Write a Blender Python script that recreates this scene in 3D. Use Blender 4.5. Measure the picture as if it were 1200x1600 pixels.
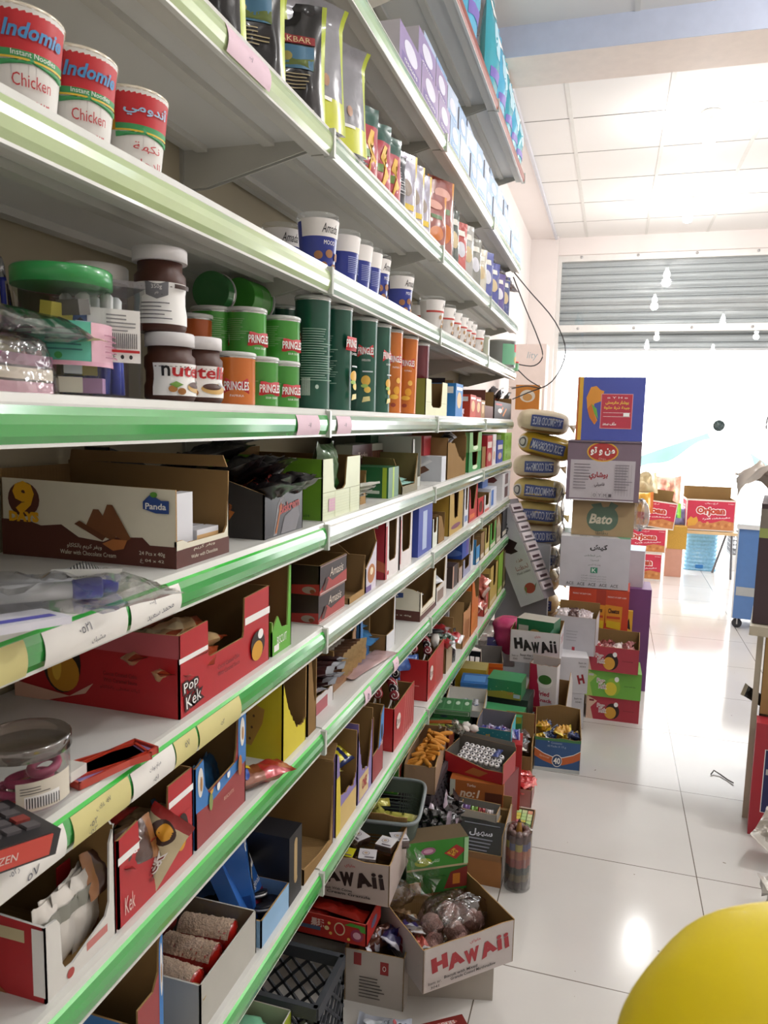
import bpy, bmesh, math, random, unicodedata
from mathutils import Vector, Matrix, Euler, noise
PI = math.pi
R = math.radians
rnd = random.Random(7)
for o in list(bpy.data.objects): bpy.data.objects.remove(o)
SC = bpy.context.scene
COL = SC.collection

# ---------------------------------------------------------------- camera
CAM_H = 1.58
cd = bpy.data.cameras.new('camera'); cam = bpy.data.objects.new('camera', cd); COL.objects.link(cam)
YAW, PITCH, ROLL, FPX = R(16.698), R(7.030), R(-1.370), 1169.4
fwd = Vector((-math.sin(YAW)*math.cos(PITCH), math.cos(YAW)*math.cos(PITCH), -math.sin(PITCH)))
r0 = Vector((math.cos(YAW), math.sin(YAW), 0)); d0 = fwd.cross(r0)
right = math.cos(ROLL)*r0 + math.sin(ROLL)*d0
down = -math.sin(ROLL)*r0 + math.cos(ROLL)*d0
m3 = Matrix((right, -down, -fwd)).transposed()
cam.matrix_world = Matrix.Translation((0, 0, CAM_H)) @ m3.to_4x4()
cd.sensor_fit = 'VERTICAL'; cd.sensor_height = 36.0; cd.lens = FPX*36.0/1600.0
cd.clip_start = .02; cd.clip_end = 200
cd.dof.use_dof = True; cd.dof.focus_distance = 2.0; cd.dof.aperture_fstop = cd.lens/1.5
SC.camera = cam
SC.view_settings.view_transform = 'Standard'; SC.view_settings.look = 'None'
SC.view_settings.gamma = 1; SC.view_settings.use_curve_mapping = False
SC.view_settings.exposure = 0.28

# ---------------------------------------------------------------- daylight
W = bpy.data.worlds.new('bright_overcast_sky'); SC.world = W; W.use_nodes = True
bg = W.node_tree.nodes['Background']; bg.inputs[0].default_value = (1.0, .995, .99, 1); bg.inputs[1].default_value = 4.1

# ---------------------------------------------------------------- materials
_mc = {}
def srgb(c):
    if isinstance(c, str):
        c = c.lstrip('#'); c = [int(c[i:i+2], 16)/255 for i in (0, 2, 4)]
    return tuple((x/12.92 if x <= .04045 else ((x+.055)/1.055)**2.4) for x in c)
def M(c, rough=.45, metal=0., var=.05, scale=18., bump=0., bscale=120., spec=.5, coat=0., emit=0., kind='', sss=0.):
    key = (str(c), rough, metal, var, scale, bump, bscale, spec, coat, emit, kind, sss)
    if key in _mc: return _mc[key]
    m = bpy.data.materials.new((kind or 'print') + '_' + str(c).strip('#'))
    m.use_nodes = True; nt = m.node_tree; N = nt.nodes; L = nt.links
    p = N['Principled BSDF']; col = srgb(c)
    p.inputs['Roughness'].default_value = rough; p.inputs['Metallic'].default_value = metal
    p.inputs['Specular IOR Level'].default_value = spec
    p.inputs['Coat Weight'].default_value = coat; p.inputs['Coat Roughness'].default_value = .08
    tc = N.new('ShaderNodeTexCoord'); nz = N.new('ShaderNodeTexNoise'); nz.inputs['Scale'].default_value = scale
    nz.inputs['Detail'].default_value = 3
    L.new(tc.outputs['Object'], nz.inputs['Vector'])
    mx = N.new('ShaderNodeMix'); mx.data_type = 'RGBA'
    mx.inputs['A'].default_value = (*[x*(1-var*1.6) for x in col], 1); mx.inputs['B'].default_value = (*[min(1, x*(1+var*1.2)) for x in col], 1)
    L.new(nz.outputs['Fac'], mx.inputs['Factor']); L.new(mx.outputs['Result'], p.inputs['Base Color'])
    if bump:
        n2 = N.new('ShaderNodeTexNoise'); n2.inputs['Scale'].default_value = bscale; n2.inputs['Detail'].default_value = 2
        L.new(tc.outputs['Object'], n2.inputs['Vector'])
        b = N.new('ShaderNodeBump'); b.inputs['Strength'].default_value = bump; b.inputs['Distance'].default_value = .004
        L.new(n2.outputs['Fac'], b.inputs['Height']); L.new(b.outputs['Normal'], p.inputs['Normal'])
    if emit:
        p.inputs['Emission Color'].default_value = (*col, 1); p.inputs['Emission Strength'].default_value = emit
    m.diffuse_color = (*col, 1)
    _mc[key] = m; return m
def film(name='clear_film', tint=(1, 1, 1), rough=.06, mixf=.10, bump=.5, bscale=26., fr=.55):
    if name in _mc: return _mc[name]
    m = bpy.data.materials.new(name); m.use_nodes = True; nt = m.node_tree; N = nt.nodes; L = nt.links
    N.remove(N['Principled BSDF']); out = N['Material Output']
    t = N.new('ShaderNodeBsdfTransparent'); t.inputs[0].default_value = (*tint, 1)
    g = N.new('ShaderNodeBsdfGlossy'); g.inputs['Roughness'].default_value = rough
    lw = N.new('ShaderNodeLayerWeight'); lw.inputs['Blend'].default_value = .35
    ma = N.new('ShaderNodeMath'); ma.operation = 'MULTIPLY_ADD'; ma.inputs[1].default_value = fr; ma.inputs[2].default_value = mixf
    L.new(lw.outputs['Fresnel'], ma.inputs[0])
    mix = N.new('ShaderNodeMixShader'); L.new(ma.outputs[0], mix.inputs[0]); L.new(t.outputs[0], mix.inputs[1]); L.new(g.outputs[0], mix.inputs[2])
    if bump:
        tc = N.new('ShaderNodeTexCoord'); nz = N.new('ShaderNodeTexNoise'); nz.inputs['Scale'].default_value = bscale
        L.new(tc.outputs['Object'], nz.inputs['Vector'])
        b = N.new('ShaderNodeBump'); b.inputs['Strength'].default_value = bump; b.inputs['Distance'].default_value = .01
        L.new(nz.outputs['Fac'], b.inputs['Height']); L.new(b.outputs['Normal'], g.inputs['Normal']); L.new(b.outputs['Normal'], lw.inputs['Normal'])
    L.new(mix.outputs[0], out.inputs['Surface'])
    _mc[name] = m; return m
def kraft(c='8f7148'):
    key = 'kraft' + c
    if key in _mc: return _mc[key]
    m = M(c, rough=.85, var=.07, scale=9, spec=.2, kind='cardboard'); m = m.copy(); m.name = 'corrugated_cardboard'
    nt = m.node_tree; N = nt.nodes; L = nt.links; p = N['Principled BSDF']
    tc = N.new('ShaderNodeTexCoord'); w = N.new('ShaderNodeTexWave'); w.inputs['Scale'].default_value = 45; w.inputs['Distortion'].default_value = .4
    L.new(tc.outputs['Object'], w.inputs['Vector'])
    b = N.new('ShaderNodeBump'); b.inputs['Strength'].default_value = .12; b.inputs['Distance'].default_value = .002
    L.new(w.outputs['Fac'], b.inputs['Height']); L.new(b.outputs['Normal'], p.inputs['Normal'])
    _mc[key] = m; return m
def foil(c, rough=.28, bump=.55, bscale=38.): return M(c, rough=rough, metal=.15, var=.10, scale=30, bump=bump, bscale=bscale, spec=.8, coat=.5, kind='foil')
KR = kraft(); KR2 = kraft('8b6d45'); KRL = kraft('ab8a5c')
WHITE = M('eceae6', rough=.5, kind='white_card'); PAPER = M('f2f0ea', rough=.7, kind='paper')
RED = M('c32128'); DRED = M('8a1c20'); GREEN = M('3f9a2e'); LIME = M('7fbf3a'); BLUE = M('2c6cb4'); NAVY = M('1d2c5e'); BLACK = M('15131a')
YEL = M('e6c81e'); ORANGE = M('e2761c'); CHOC = M('4a2618'); CREAM = M('e6dfc4'); PINK = M('e08aa6'); PURP = M('6d4a96'); TEAL = M('1f8a96'); GOLD = M('c99a34')
GREY = M('8c8c8e'); LGREY = M('c4c3c0'); INK = M('1c1a1c', rough=.6); WHT = M('fbfaf6', rough=.45); TAN = M('c79a5e')
CLEAR = film(); CLEAR2 = film('clear_rigid_plastic', (.97, .98, .98), .03, .02, .0, fr=.30)
CHEST = [(c) for c in ()]

# ---------------------------------------------------------------- geometry collector
class G:
    def __init__(s): s.v = []; s.f = []; s.fm = []; s.sm = []; s.m = []
    def mi(s, m):
        if m not in s.m: s.m.append(m)
        return s.m.index(m)
    def add(s, vs, fs, m, smooth=False):
        b = len(s.v); s.v += [tuple(x) for x in vs]
        ms = m if isinstance(m, (list, tuple)) else None
        for i, f in enumerate(fs):
            s.f.append([b+j for j in f]); s.fm.append(s.mi(ms[i] if ms else m)); s.sm.append(smooth)
        return s
    def box(s, x0, x1, y0, y1, z0, z1, m):
        v = [(x, y, z) for z in (z0, z1) for y in (y0, y1) for x in (x0, x1)]
        return s.add(v, [(0, 2, 3, 1), (4, 5, 7, 6), (0, 1, 5, 4), (2, 6, 7, 3), (0, 4, 6, 2), (1, 3, 7, 5)], m)
    def prism(s, pts, o, u, vv, n, t, mf, ms=None, mb=None):
        # polygon pts (a,b) in frame o,u,vv; front face at o, body extends against n by t
        o, u, vv, n = Vector(o), Vector(u), Vector(vv), Vector(n); k = len(pts)
        A = [o + u*a + vv*b for a, b in pts]; B = [p - n*t for p in A]
        fs = [list(range(k)), list(range(2*k-1, k-1, -1))]; mm = [mf, mb or mf]
        for i in range(k):
            j = (i+1) % k; fs.append([i, k+i, k+j, j]); mm.append(ms or mf)
        return s.add(A+B, fs, mm)
    def lathe(s, prof, mats, seg=28, c=(0, 0, 0), smooth=True, cap0=True, cap1=True, M4=None, sx=1., sy=1.):
        vs = []; fs = []; mm = []; n = len(prof)
        for (r, z) in prof:
            for k in range(seg):
                a = 2*PI*k/seg; p = Vector((c[0]+r*sx*math.cos(a), c[1]+r*sy*math.sin(a), c[2]+z))
                vs.append(M4 @ p if M4 else p)
        if not isinstance(mats, (list, tuple)): mats = [mats]*(n-1)
        for i in range(n-1):
            # separate verts at material changes keep crisp looks through flat normals otherwise
            for k in range(seg):
                j = (k+1) % seg; fs.append([i*seg+k, i*seg+j, (i+1)*seg+j, (i+1)*seg+k]); mm.append(mats[i])
        b = len(s.v); s.v += [tuple(v) for v in vs]
        for f, m in zip(fs, mm): s.f.append([b+q for q in f]); s.fm.append(s.mi(m)); s.sm.append(smooth)
        if cap0 and prof[0][0] > 1e-5: s.f.append([b+q for q in range(seg-1, -1, -1)]); s.fm.append(s.mi(mats[0])); s.sm.append(False)
        if cap1 and prof[-1][0] > 1e-5: s.f.append([b+(n-1)*seg+q for q in range(seg)]); s.fm.append(s.mi(mats[-1])); s.sm.append(False)
        return s
    def tube(s, pts, r, m, seg=8, closed=False):
        pts = [Vector(p) for p in pts]; n = len(pts); vs = []; up = Vector((0, 0, 1))
        for i, p in enumerate(pts):
            a = pts[max(0, i-1)]; b = pts[min(n-1, i+1)]; t = (b-a).normalized()
            x = t.cross(up); x = x.normalized() if x.length > 1e-4 else Vector((1, 0, 0)); y = t.cross(x)
            rr = r[i] if isinstance(r, (list, tuple)) else r
            vs += [p + x*rr*math.cos(2*PI*k/seg) + y*rr*math.sin(2*PI*k/seg) for k in range(seg)]
        fs = [[i*seg+k, i*seg+(k+1) % seg, (i+1)*seg+(k+1) % seg, (i+1)*seg+k] for i in range(n-1) for k in range(seg)]
        s.add(vs, fs, m, True)
        s.add(vs[:seg], [list(range(seg))[::-1]], m); s.add(vs[-seg:], [list(range(seg))], m)
        return s
    def ell(s, c, r, m, nu=14, nv=9, wob=0., sd=0, M4=None):
        vs = []
        for j in range(nv+1):
            th = PI*j/nv
            for i in range(nu):
                ph = 2*PI*i/nu; d = Vector((math.sin(th)*math.cos(ph), math.sin(th)*math.sin(ph), math.cos(th)))
                q = 1+(wob*noise.noise(d*2.3+Vector((sd, sd*.7, 3))) if wob else 0)
                p = Vector((c[0]+d.x*r[0]*q, c[1]+d.y*r[1]*q, c[2]+d.z*r[2]*q)); vs.append(M4 @ p if M4 else p)
        fs = [[j*nu+i, (j+1)*nu+i, (j+1)*nu+(i+1) % nu, j*nu+(i+1) % nu] for j in range(nv) for i in range(nu)]
        return s.add(vs, fs, m, True)
    def grid(s, fn, nu, nv, m, smooth=True, flip=False):
        vs = [fn(i/nu, j/nv) for j in range(nv+1) for i in range(nu+1)]
        fs = []; mm = []
        for j in range(nv):
            for i in range(nu):
                a = j*(nu+1)+i; q = [a, a+1, a+nu+2, a+nu+1]; fs.append(q[::-1] if flip else q)
                mm.append(m((i+.5)/nu, (j+.5)/nv) if callable(m) else m)
        return s.add(vs, fs, mm, smooth)
    def xf(s, M4, start=0):
        for i in range(start, len(s.v)): s.v[i] = tuple(M4 @ Vector(s.v[i]))
        return s
    def build(s, name, parent=None, merge=False):
        me = bpy.data.meshes.new(name); me.from_pydata(s.v, [], s.f)
        for m in s.m: me.materials.append(m)
        me.polygons.foreach_set('material_index', s.fm); me.polygons.foreach_set('use_smooth', s.sm)
        me.validate(); me.update()
        o = bpy.data.objects.new(name, me); COL.objects.link(o)
        if parent: o.parent = parent
        return o
def tag(o, label=None, cat=None, group=None, kind=None):
    if label: o['label'] = label
    if cat: o['category'] = cat
    if group: o['group'] = group
    if kind: o['kind'] = kind
    return o
def thing(name, label, cat, loc=(0, 0, 0), rot=0., group=None):
    o = bpy.data.objects.new(name, None); COL.objects.link(o); o.empty_display_size = .02
    o.location = loc; o.rotation_euler = rot if isinstance(rot, (tuple, list, Euler)) else (0, 0, rot)
    return tag(o, label, cat, group)
def dup(o, loc, rot=None, label=None, group=None):
    kids = list(o.children)
    r = o.copy(); COL.objects.link(r); r.location = loc
    if rot is not None: r.rotation_euler = rot if isinstance(rot, (tuple, list, Euler)) else (0, 0, rot)
    if label: r['label'] = label
    if group: r['group'] = group
    for k in kids: _dk(k, r)
    return r
def _dk(k, r):
    c = k.copy(); COL.objects.link(c); c.parent = r
    for g in list(k.children): _dk(g, c)
def struct(name, g):
    return tag(g.build(name), kind='structure')

# ---------------------------------------------------------------- lettering
_forms = {}
for cp in range(0xFE70, 0xFF00):
    d = unicodedata.decomposition(chr(cp)).split()
    if len(d) == 2: _forms.setdefault(int(d[1], 16), {})[d[0]] = chr(cp)
    if len(d) == 3 and d[1] == '0644': _forms.setdefault((0x644, int(d[2], 16)), {})[d[0]] = chr(cp)
for cp in list(range(0xFB50, 0xFBFF)):
    d = unicodedata.decomposition(chr(cp)).split()
    if len(d) == 2: _forms.setdefault(int(d[1], 16), {})[d[0]] = chr(cp)
def arabic(s):
    out = []; n = len(s); i = 0; prev = False
    while i < n:
        c = ord(s[i]); f = _forms.get(c)
        if c == 0x644 and i+1 < n and (0x644, ord(s[i+1])) in _forms:
            f = _forms[(0x644, ord(s[i+1]))]; out.append(f['<final>'] if prev and '<final>' in f else f['<isolated>']); prev = False; i += 2; continue
        if not f: out.append(s[i]); prev = False; i += 1; continue
        nxt = _forms.get(ord(s[i+1])) if i+1 < n else None
        jn = bool(nxt and '<final>' in nxt and '<initial>' in f)
        k = '<medial>' if prev and jn else '<final>' if prev else '<initial>' if jn else '<isolated>'
        out.append(f.get(k) or f.get('<isolated>') or s[i]); prev = jn; i += 1
    return ''.join(out[::-1])
_tx = {}
def text_geo(s, off=0., shear=0.):
    key = (s, off, shear)
    if key in _tx: return _tx[key]
    t = arabic(s) if any(0x600 <= ord(c) <= 0x6ff for c in s) else s
    cu = bpy.data.curves.new('t', 'FONT'); cu.body = t; cu.resolution_u = 2; cu.offset = off; cu.shear = shear
    ob = bpy.data.objects.new('t', cu)
    me = bpy.data.meshes.new_from_object(ob)
    vs = [(v.co.x, v.co.y) for v in me.vertices]; fs = [list(p.vertices) for p in me.polygons]
    bpy.data.objects.remove(ob); bpy.data.curves.remove(cu); bpy.data.meshes.remove(me)
    if not vs: vs = [(0, 0), (1, 0), (1, 1), (0, 1)]; fs = []
    _tx[key] = (vs, fs); return _tx[key]
def text_norm(s, off=0., shear=0.):
    # normalise by the un-offset outline so that an outline layer registers with its fill
    base, _ = text_geo(s, 0., shear); vs, fs = text_geo(s, off, shear)
    x0, x1 = min(p[0] for p in base), max(p[0] for p in base); y0, y1 = min(p[1] for p in base), max(p[1] for p in base)
    h = max(1e-3, y1-y0); cx, cy = (x0+x1)/2, (y0+y1)/2
    return [((x-cx)/h, (y-cy)/h) for x, y in vs], fs, (x1-x0)/h
def clip(poly, a, b, c):
    # keep a*x+b*y<=c
    out = []
    for i in range(len(poly)):
        p, q = poly[i], poly[(i+1) % len(poly)]; dp = a*p[0]+b*p[1]-c; dq = a*q[0]+b*q[1]-c
        if dp <= 0: out.append(p)
        if (dp < 0 and dq > 0) or (dp > 0 and dq < 0):
            t = dp/(dp-dq); out.append((p[0]+(q[0]-p[0])*t, p[1]+(q[1]-p[1])*t))
    return out
def decorate(parent, mapf, Wd, Hd, elems, wall=None, curved=False, start=0.0):
    """printed artwork and lettering on a surface. mapf(u,v,off)->point, u,v in metres over Wd x Hd; elems use fractions."""
    ga, gl = G(), G(); k = 0
    for e in elems:
        k += 1; off = .0003*k+start; ty = e[0]
        if ty == 'r' and curved:
            _, a, b, c, d, m = e; n1 = max(1, int(abs(c-a)*18)+1)
            ga.grid(lambda s, t: mapf((a+(c-a)*s)*Wd, (b+(d-b)*t)*Hd, off), n1, max(2, int(abs(d-b)*8)), m)
        elif ty in 'rep':
            if ty == 'r': _, a, b, c, d, m = e; pl = [(a, b), (c, b), (c, d), (a, d)]
            elif ty == 'e':
                _, a, b, c, d, m = e; pl = [(a+c*math.cos(2*PI*i/20), b+d*math.sin(2*PI*i/20)) for i in range(20)]
            else: _, pl, m = e
            pl = [(x*Wd, y*Hd) for x, y in pl]
            def cvx(pl):
                sg = 0
                for i in range(len(pl)):
                    a_, b_, c_ = pl[i], pl[(i+1) % len(pl)], pl[(i+2) % len(pl)]; cr = (b_[0]-a_[0])*(c_[1]-b_[1])-(b_[1]-a_[1])*(c_[0]-b_[0])
                    if abs(cr) < 1e-12: continue
                    if sg and cr*sg < 0: return False
                    sg = cr
                return True
            if wall and ty == 'p' and not cvx(pl):
                tp = min(y for x, y in wall if y > .02*Hd) if any(y > .02*Hd for x, y in wall) else Hd
                for a_, b_, c_ in ((1, 0, Wd), (-1, 0, 0), (0, 1, Hd), (0, -1, 0)): pl = clip(pl, a_, b_, c_)
                if len(pl) < 3: continue
            elif wall:
                res = list(wall); ar = sum(pl[i][0]*pl[(i+1) % len(pl)][1]-pl[(i+1) % len(pl)][0]*pl[i][1] for i in range(len(pl)))
                if ar < 0: pl = pl[::-1]
                for i in range(len(pl)):
                    p, q = pl[i], pl[(i+1) % len(pl)]; ex, ey = q[0]-p[0], q[1]-p[1]
                    res = clip(res, ey, -ex, ey*p[0]-ex*p[1])
                    if len(res) < 3: break
                if len(res) < 3: continue
                pl = res
            if curved:
                cx = sum(p[0] for p in pl)/len(pl); cy = sum(p[1] for p in pl)/len(pl); n = len(pl); vs = []; 
                for rr in (1, .66, .33): vs += [mapf(cx+(x-cx)*rr, cy+(y-cy)*rr, off) for x, y in pl]
                vs.append(mapf(cx, cy, off))
                fs = [[r_*n+i, r_*n+(i+1) % n, (r_+1)*n+(i+1) % n, (r_+1)*n+i] for r_ in (0, 1) for i in range(n)]+[[2*n+i, 2*n+(i+1) % n, 3*n] for i in range(n)]
                ga.add(vs, fs, m, True)
            else: ga.add([mapf(x, y, off) for x, y in pl], [list(range(len(pl)))], m)
        elif ty == 't':
            _, s, cu, cv, hf, m = e[:6]; o = e[6] if len(e) > 6 else {}
            vs, fs, ar = text_norm(s, o.get('off', 0), o.get('shear', 0)); hh = hf*Hd; sx = hh
            if 'w' in o: sx = o['w']*Wd/ar
            ca, sa = math.cos(R(o.get('rot', 0))), math.sin(R(o.get('rot', 0)))
            P = []
            for x, y in vs:
                x, y = x*sx, y*hh; P.append(mapf(cu*Wd+x*ca-y*sa, cv*Hd+x*sa+y*ca, off+.0002))
            gl.add(P, fs, m)
    if ga.f: ga.build('printed_artwork', parent)
    if gl.f: gl.build('lettering', parent)
def outlined(s, u, v, h, m, mo, o=None, off=.05):
    o = dict(o or {}); a = dict(o); a['off'] = off
    return [('t', s, u, v, h, mo, a), ('t', s, u, v, h, m, o)]
def lines(u0, u1, v, dv, n, m, th=.012, sd=1):
    r_ = random.Random(sd); return [('r', u0, v-dv*i, u1-(u1-u0)*r_.random()*.35, v-dv*i+th, m) for i in range(n)]

# ---------------------------------------------------------------- cartons
SIDES = {'F': lambda w, d, h: ((-w/2, -d/2, 0), (1, 0, 0), (0, 0, 1), (0, -1, 0), w, h),
         'B': lambda w, d, h: ((w/2, d/2, 0), (-1, 0, 0), (0, 0, 1), (0, 1, 0), w, h),
         'L': lambda w, d, h: ((-w/2, d/2, 0), (0, -1, 0), (0, 0, 1), (-1, 0, 0), d, h),
         'R': lambda w, d, h: ((w/2, -d/2, 0), (0, 1, 0), (0, 0, 1), (1, 0, 0), d, h),
         'T': lambda w, d, h: ((-w/2, -d/2, h), (1, 0, 0), (0, 1, 0), (0, 0, 1), w, d)}
def rag(prof, amt, sd):
    r_ = random.Random(sd); out = []
    for i in range(len(prof)-1):
        (a, b), (c, d) = prof[i], prof[i+1]; n = 7
        for k in range(n):
            t = k/n; out.append((a+(c-a)*t, b+(d-b)*t+(r_.uniform(-amt, amt) if 0 < k else 0)))
    out.append(prof[-1]); return out
def carton(name, label, cat, loc, rot, w, d, h, col, prof=None, decor=None, inner=None, edge=None, closed=False, flaps=(), group=None, t=.003, side_col=None, torn=0, tape=None):
    root = thing(name, label, cat, loc, rot, group); prof = prof or {}; decor = decor or {}; inner = inner or KR; edge = edge or KRL
    side_col = side_col or {}; g = G(); walls = {}
    if closed:
        b = min(.0025, h*.08)
        for s in 'FBLRT':
            o, u, v, n, a, c = SIDES[s](w, d, h); pts = [(0, 0), (a, 0), (a, c), (0, c)]
            g.add([Vector(o)+Vector(u)*p+Vector(v)*q for p, q in pts], [[0, 1, 2, 3]], side_col.get(s, col))
        g.add([(-w/2, -d/2, 0), (-w/2, d/2, 0), (w/2, d/2, 0), (w/2, -d/2, 0)], [[0, 1, 2, 3]], col)
    else:
        g.box(-w/2+t, w/2-t, -d/2+t, d/2-t, 0, t, inner)
        for s in 'FBLR':
            o, u, v, n, a, c = SIDES[s](w, d, h); pr = prof.get(s, [(0, 1), (1, 1)])
            if pr is None: continue
            if torn and s in torn: pr = rag(pr, .03, hash(label+s) % 999 if False else sum(map(ord, label+s)))
            pts = [(0, 0), (a, 0)]+[(x*a, max(.01, y)*c) for x, y in pr[::-1]]
            if pr[-1][0] < 1: pts.insert(2, (a, .001))
            walls[s] = pts; g.prism(pts, o, u, v, n, t, side_col.get(s, col), edge, inner)
    g.build('carton_body', root)
    for s, el in decor.items():
        o, u, v, n, a, c = SIDES[s](w, d, h); o, u, v, n = map(Vector, (o, u, v, n))
        decorate(root, lambda x, y, f, o=o, u=u, v=v, n=n: o+u*x+v*y+n*f, a, c, el, wall=walls.get(s))
    for (s, ln, ang, mcol) in flaps:
        # flap hinged on the top edge of side s, opened by ang degrees outwards from vertical
        o, u, v, n, a, c = SIDES[s](w, d, h); o, u, v, n = map(Vector, (o, u, v, n)); top = max(y for x, y in prof.get(s, [(0, 1)]))*c
        ca, sa = math.cos(R(ang)), math.sin(R(ang)); vd = v*ca+n*sa; nd = n*ca-v*sa
        fg = G(); fg.prism([(.002, 0), (a-.002, 0), (a-.008, ln), (.008, ln)], o+v*top, u, vd, nd, .0025, mcol or side_col.get(s, col), edge, inner); fg.build('flap', root)
    return root
def UN(a=.22, b=.78, lo=.35, hi=1.): return [(0, hi), (a, hi), (a+.04, lo+.06), (a+.10, lo), (b-.10, lo), (b-.04, lo+.06), (b, hi), (1, hi)]
def LOW(lo=.35): return [(0, lo), (1, lo)]
def RAMP(f=.35, b=1., s=.35): return [(0, b), (1-s, b), (1-s*.6, f+.1), (1-s*.4, f), (1, f)]       # L side runs back->front
def RAMPR(f=.35, b=1., s=.35): return [(x, y) for x, y in [(0, f), (s*.4, f), (s*.6, f+.1), (s, b), (1, b)]]

# ---------------------------------------------------------------- soft packs
def packet_mesh(l, w, t, mid, ends=None, sd=0, band=None, bandm=None, wr=.06):
    """pillow pack lying flat: l along x, w along y, crimped ends at +-x"""
    g = G(); nu, nv = 18, 8
    def surf(s, q, sg):
        x = (s-.5)*l; e = min(s, 1-s)
        pu = 0 if e < .07 else min(1, ((e-.07)/.16))**.55; c = 2*q-1; pv = max(0, 1-abs(c)**2.6)**.6
        ww = w*(1-.10*pu*(1 if True else 0)); y = c*ww/2
        z = sg*t/2*pu*pv+noise.noise(Vector((s*7+sd, q*5, sg+sd*.3)))*t*wr*2*pu*pv
        if e < .07: z = sg*.0004+.004*math.sin(q*22+sd)*(1-e/.07)*w*3
        return Vector((x, y, z+t/2))
    def mf(s, q):
        if band and band[0] <= s <= band[1]: return bandm
        if ends and (s < .12 or s > .88): return ends
        return mid
    g.grid(lambda s, q: surf(s, q, 1), nu, nv, mf); g.grid(lambda s, q: surf(s, q, -1), nu, nv, mf, flip=True)
    g.surf = surf
    return g
def packet(name, label, cat, loc, rot, l, w, t, mid, ends=None, sd=0, band=None, bandm=None, elems=None, group=None, wr=.06):
    g = packet_mesh(l, w, t, mid, ends, sd, band, bandm, wr)
    o = g.build(name); o.location = loc; o.rotation_euler = rot if isinstance(rot, (tuple, list)) else (0, 0, rot); tag(o, label, cat, group)
    if elems:
        o['haskids'] = 1
        decorate(o, lambda x, y, f: g.surf(min(1, max(0, x/l)), min(1, max(0, y/w)), 1)+Vector((0, 0, .0008+f)), l, w, elems, curved=True)
    return o
def pouch(name, label, cat, loc, rot, w, h, t, mat, edge=None, sd=0, elems=None, group=None, bulge=.45, top=.9, fold=0., zones=None):
    """standing bag, front to -y"""
    root = thing(name, label, cat, loc, rot, group); g = G()
    def surf(s, q, sg):
        c = 2*s-1; pu = max(0, 1-abs(c)**3)**.8; pv = max(0, min(1, (top-q)/max(.01, top-bulge)))**.7 if q > bulge else .75+.25*math.sin(q/bulge*PI/2)
        x = c*w/2*(1-.05*math.sin(q*PI)); z = q*h; y = sg*-1*(t/2*pu*pv+noise.noise(Vector((s*5+sd, q*6, sg*2)))*t*.10*pu*min(1, q*4))
        if q > top: y += fold*(q-top)/(1-top)
        return Vector((x, y, z))
    def mf(s, q):
        if edge and (s < .07 or s > .93): return edge
        if zones:
            for a, b, m in zones:
                if a <= q <= b: return m
        return mat
    g.grid(lambda s, q: surf(s, q, 1), 14, 16, mf); g.grid(lambda s, q: surf(s, q, -1), 14, 16, mf, flip=True)
    g.add([surf(i/14, 0, 1) for i in range(15)]+[surf(i/14, 0, -1) for i in range(14, -1, -1)], [list(range(29, -1, -1))], mat)
    g.build('bag_body', root)
    if elems: decorate(root, lambda x, y, f: surf(min(1, max(0, x/w)), min(1, max(0, y/h)), 1)+Vector((0, -.0008-f, 0)), w, h, elems, curved=True)
    return root
def can(name, label, cat, loc, r, h, body, lid, face, elems=None, rim=None, r1=None, lidh=.008, group=None, rot=None, bodyname='can_body', lidname='lid', clearlid=False, seg=32, profile=None, span=180., extra=None, mats=None):
    """round pack; r bottom radius, r1 top radius; face = bearing (deg) the artwork points to"""
    root = thing(name, label, cat, loc, rot or 0., group); r1 = r1 or r
    g = G(); prof = profile or [(r*.97, 0), (r, .002), (r1, h-.004), (r1*1.03, h-.003), (r1*1.03, h)]
    g.lathe(prof, mats or [body]*(len(prof)-3)+[rim or body]*2, seg); g.build(bodyname, root)
    if lid:
        g = G(); rl = r1*1.05; g.lathe([(rl, h-.001), (rl, h+lidh-.002), (rl*.96, h+lidh), (rl*.9, h+lidh-.001), (0, h+lidh-.001)], lid, seg); g.build(lidname, root)
    if elems:
        def mp(x, y, f, sp=R(span)):
            u = x/(span/180*PI*r); th = R(face)+(u-.5)*sp; rr = r
            P = [(a, b) for a, b in prof]
            for i in range(len(P)-1):
                if P[i][1] <= y <= P[i+1][1] and P[i+1][1] > P[i][1]: rr = P[i][0]+(P[i+1][0]-P[i][0])*(y-P[i][1])/(P[i+1][1]-P[i][1]); break
            rr += .0006+f; return Vector((rr*math.cos(th), rr*math.sin(th), y))
        decorate(root, mp, span/180*PI*r, h, elems, curved=True)
    return root

# ---------------------------------------------------------------- shelf geometry
BOT = {2: 2.433, 3: 2.091, 4: 1.829, 5: 1.543, 6: 1.308, 7: 1.085, 8: .858, 9: .530}
TOP = {k: v+.056 for k, v in BOT.items()}
XF = -.575; XB = -.885; JY = [.2, 1.45, 2.45, 3.45, 4.47]
ORD = {2: 'second', 3: 'third', 4: 'fourth', 5: 'fifth', 6: 'sixth', 7: 'seventh', 8: 'eighth', 9: 'lowest'}
def onshelf(s, y0, y1, d, x=XF, dz=0.): return (x-d/2, (y0+y1)/2, TOP[s]+dz)
def sc(name, label, cat, s, y0, y1, d, h, col, x=XF, dz=0., rz=0., **k):
    return carton(name, label, cat, onshelf(s, y0, y1, d, x, dz), PI/2+rz, y1-y0-.002, d, h, col, **k)

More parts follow.
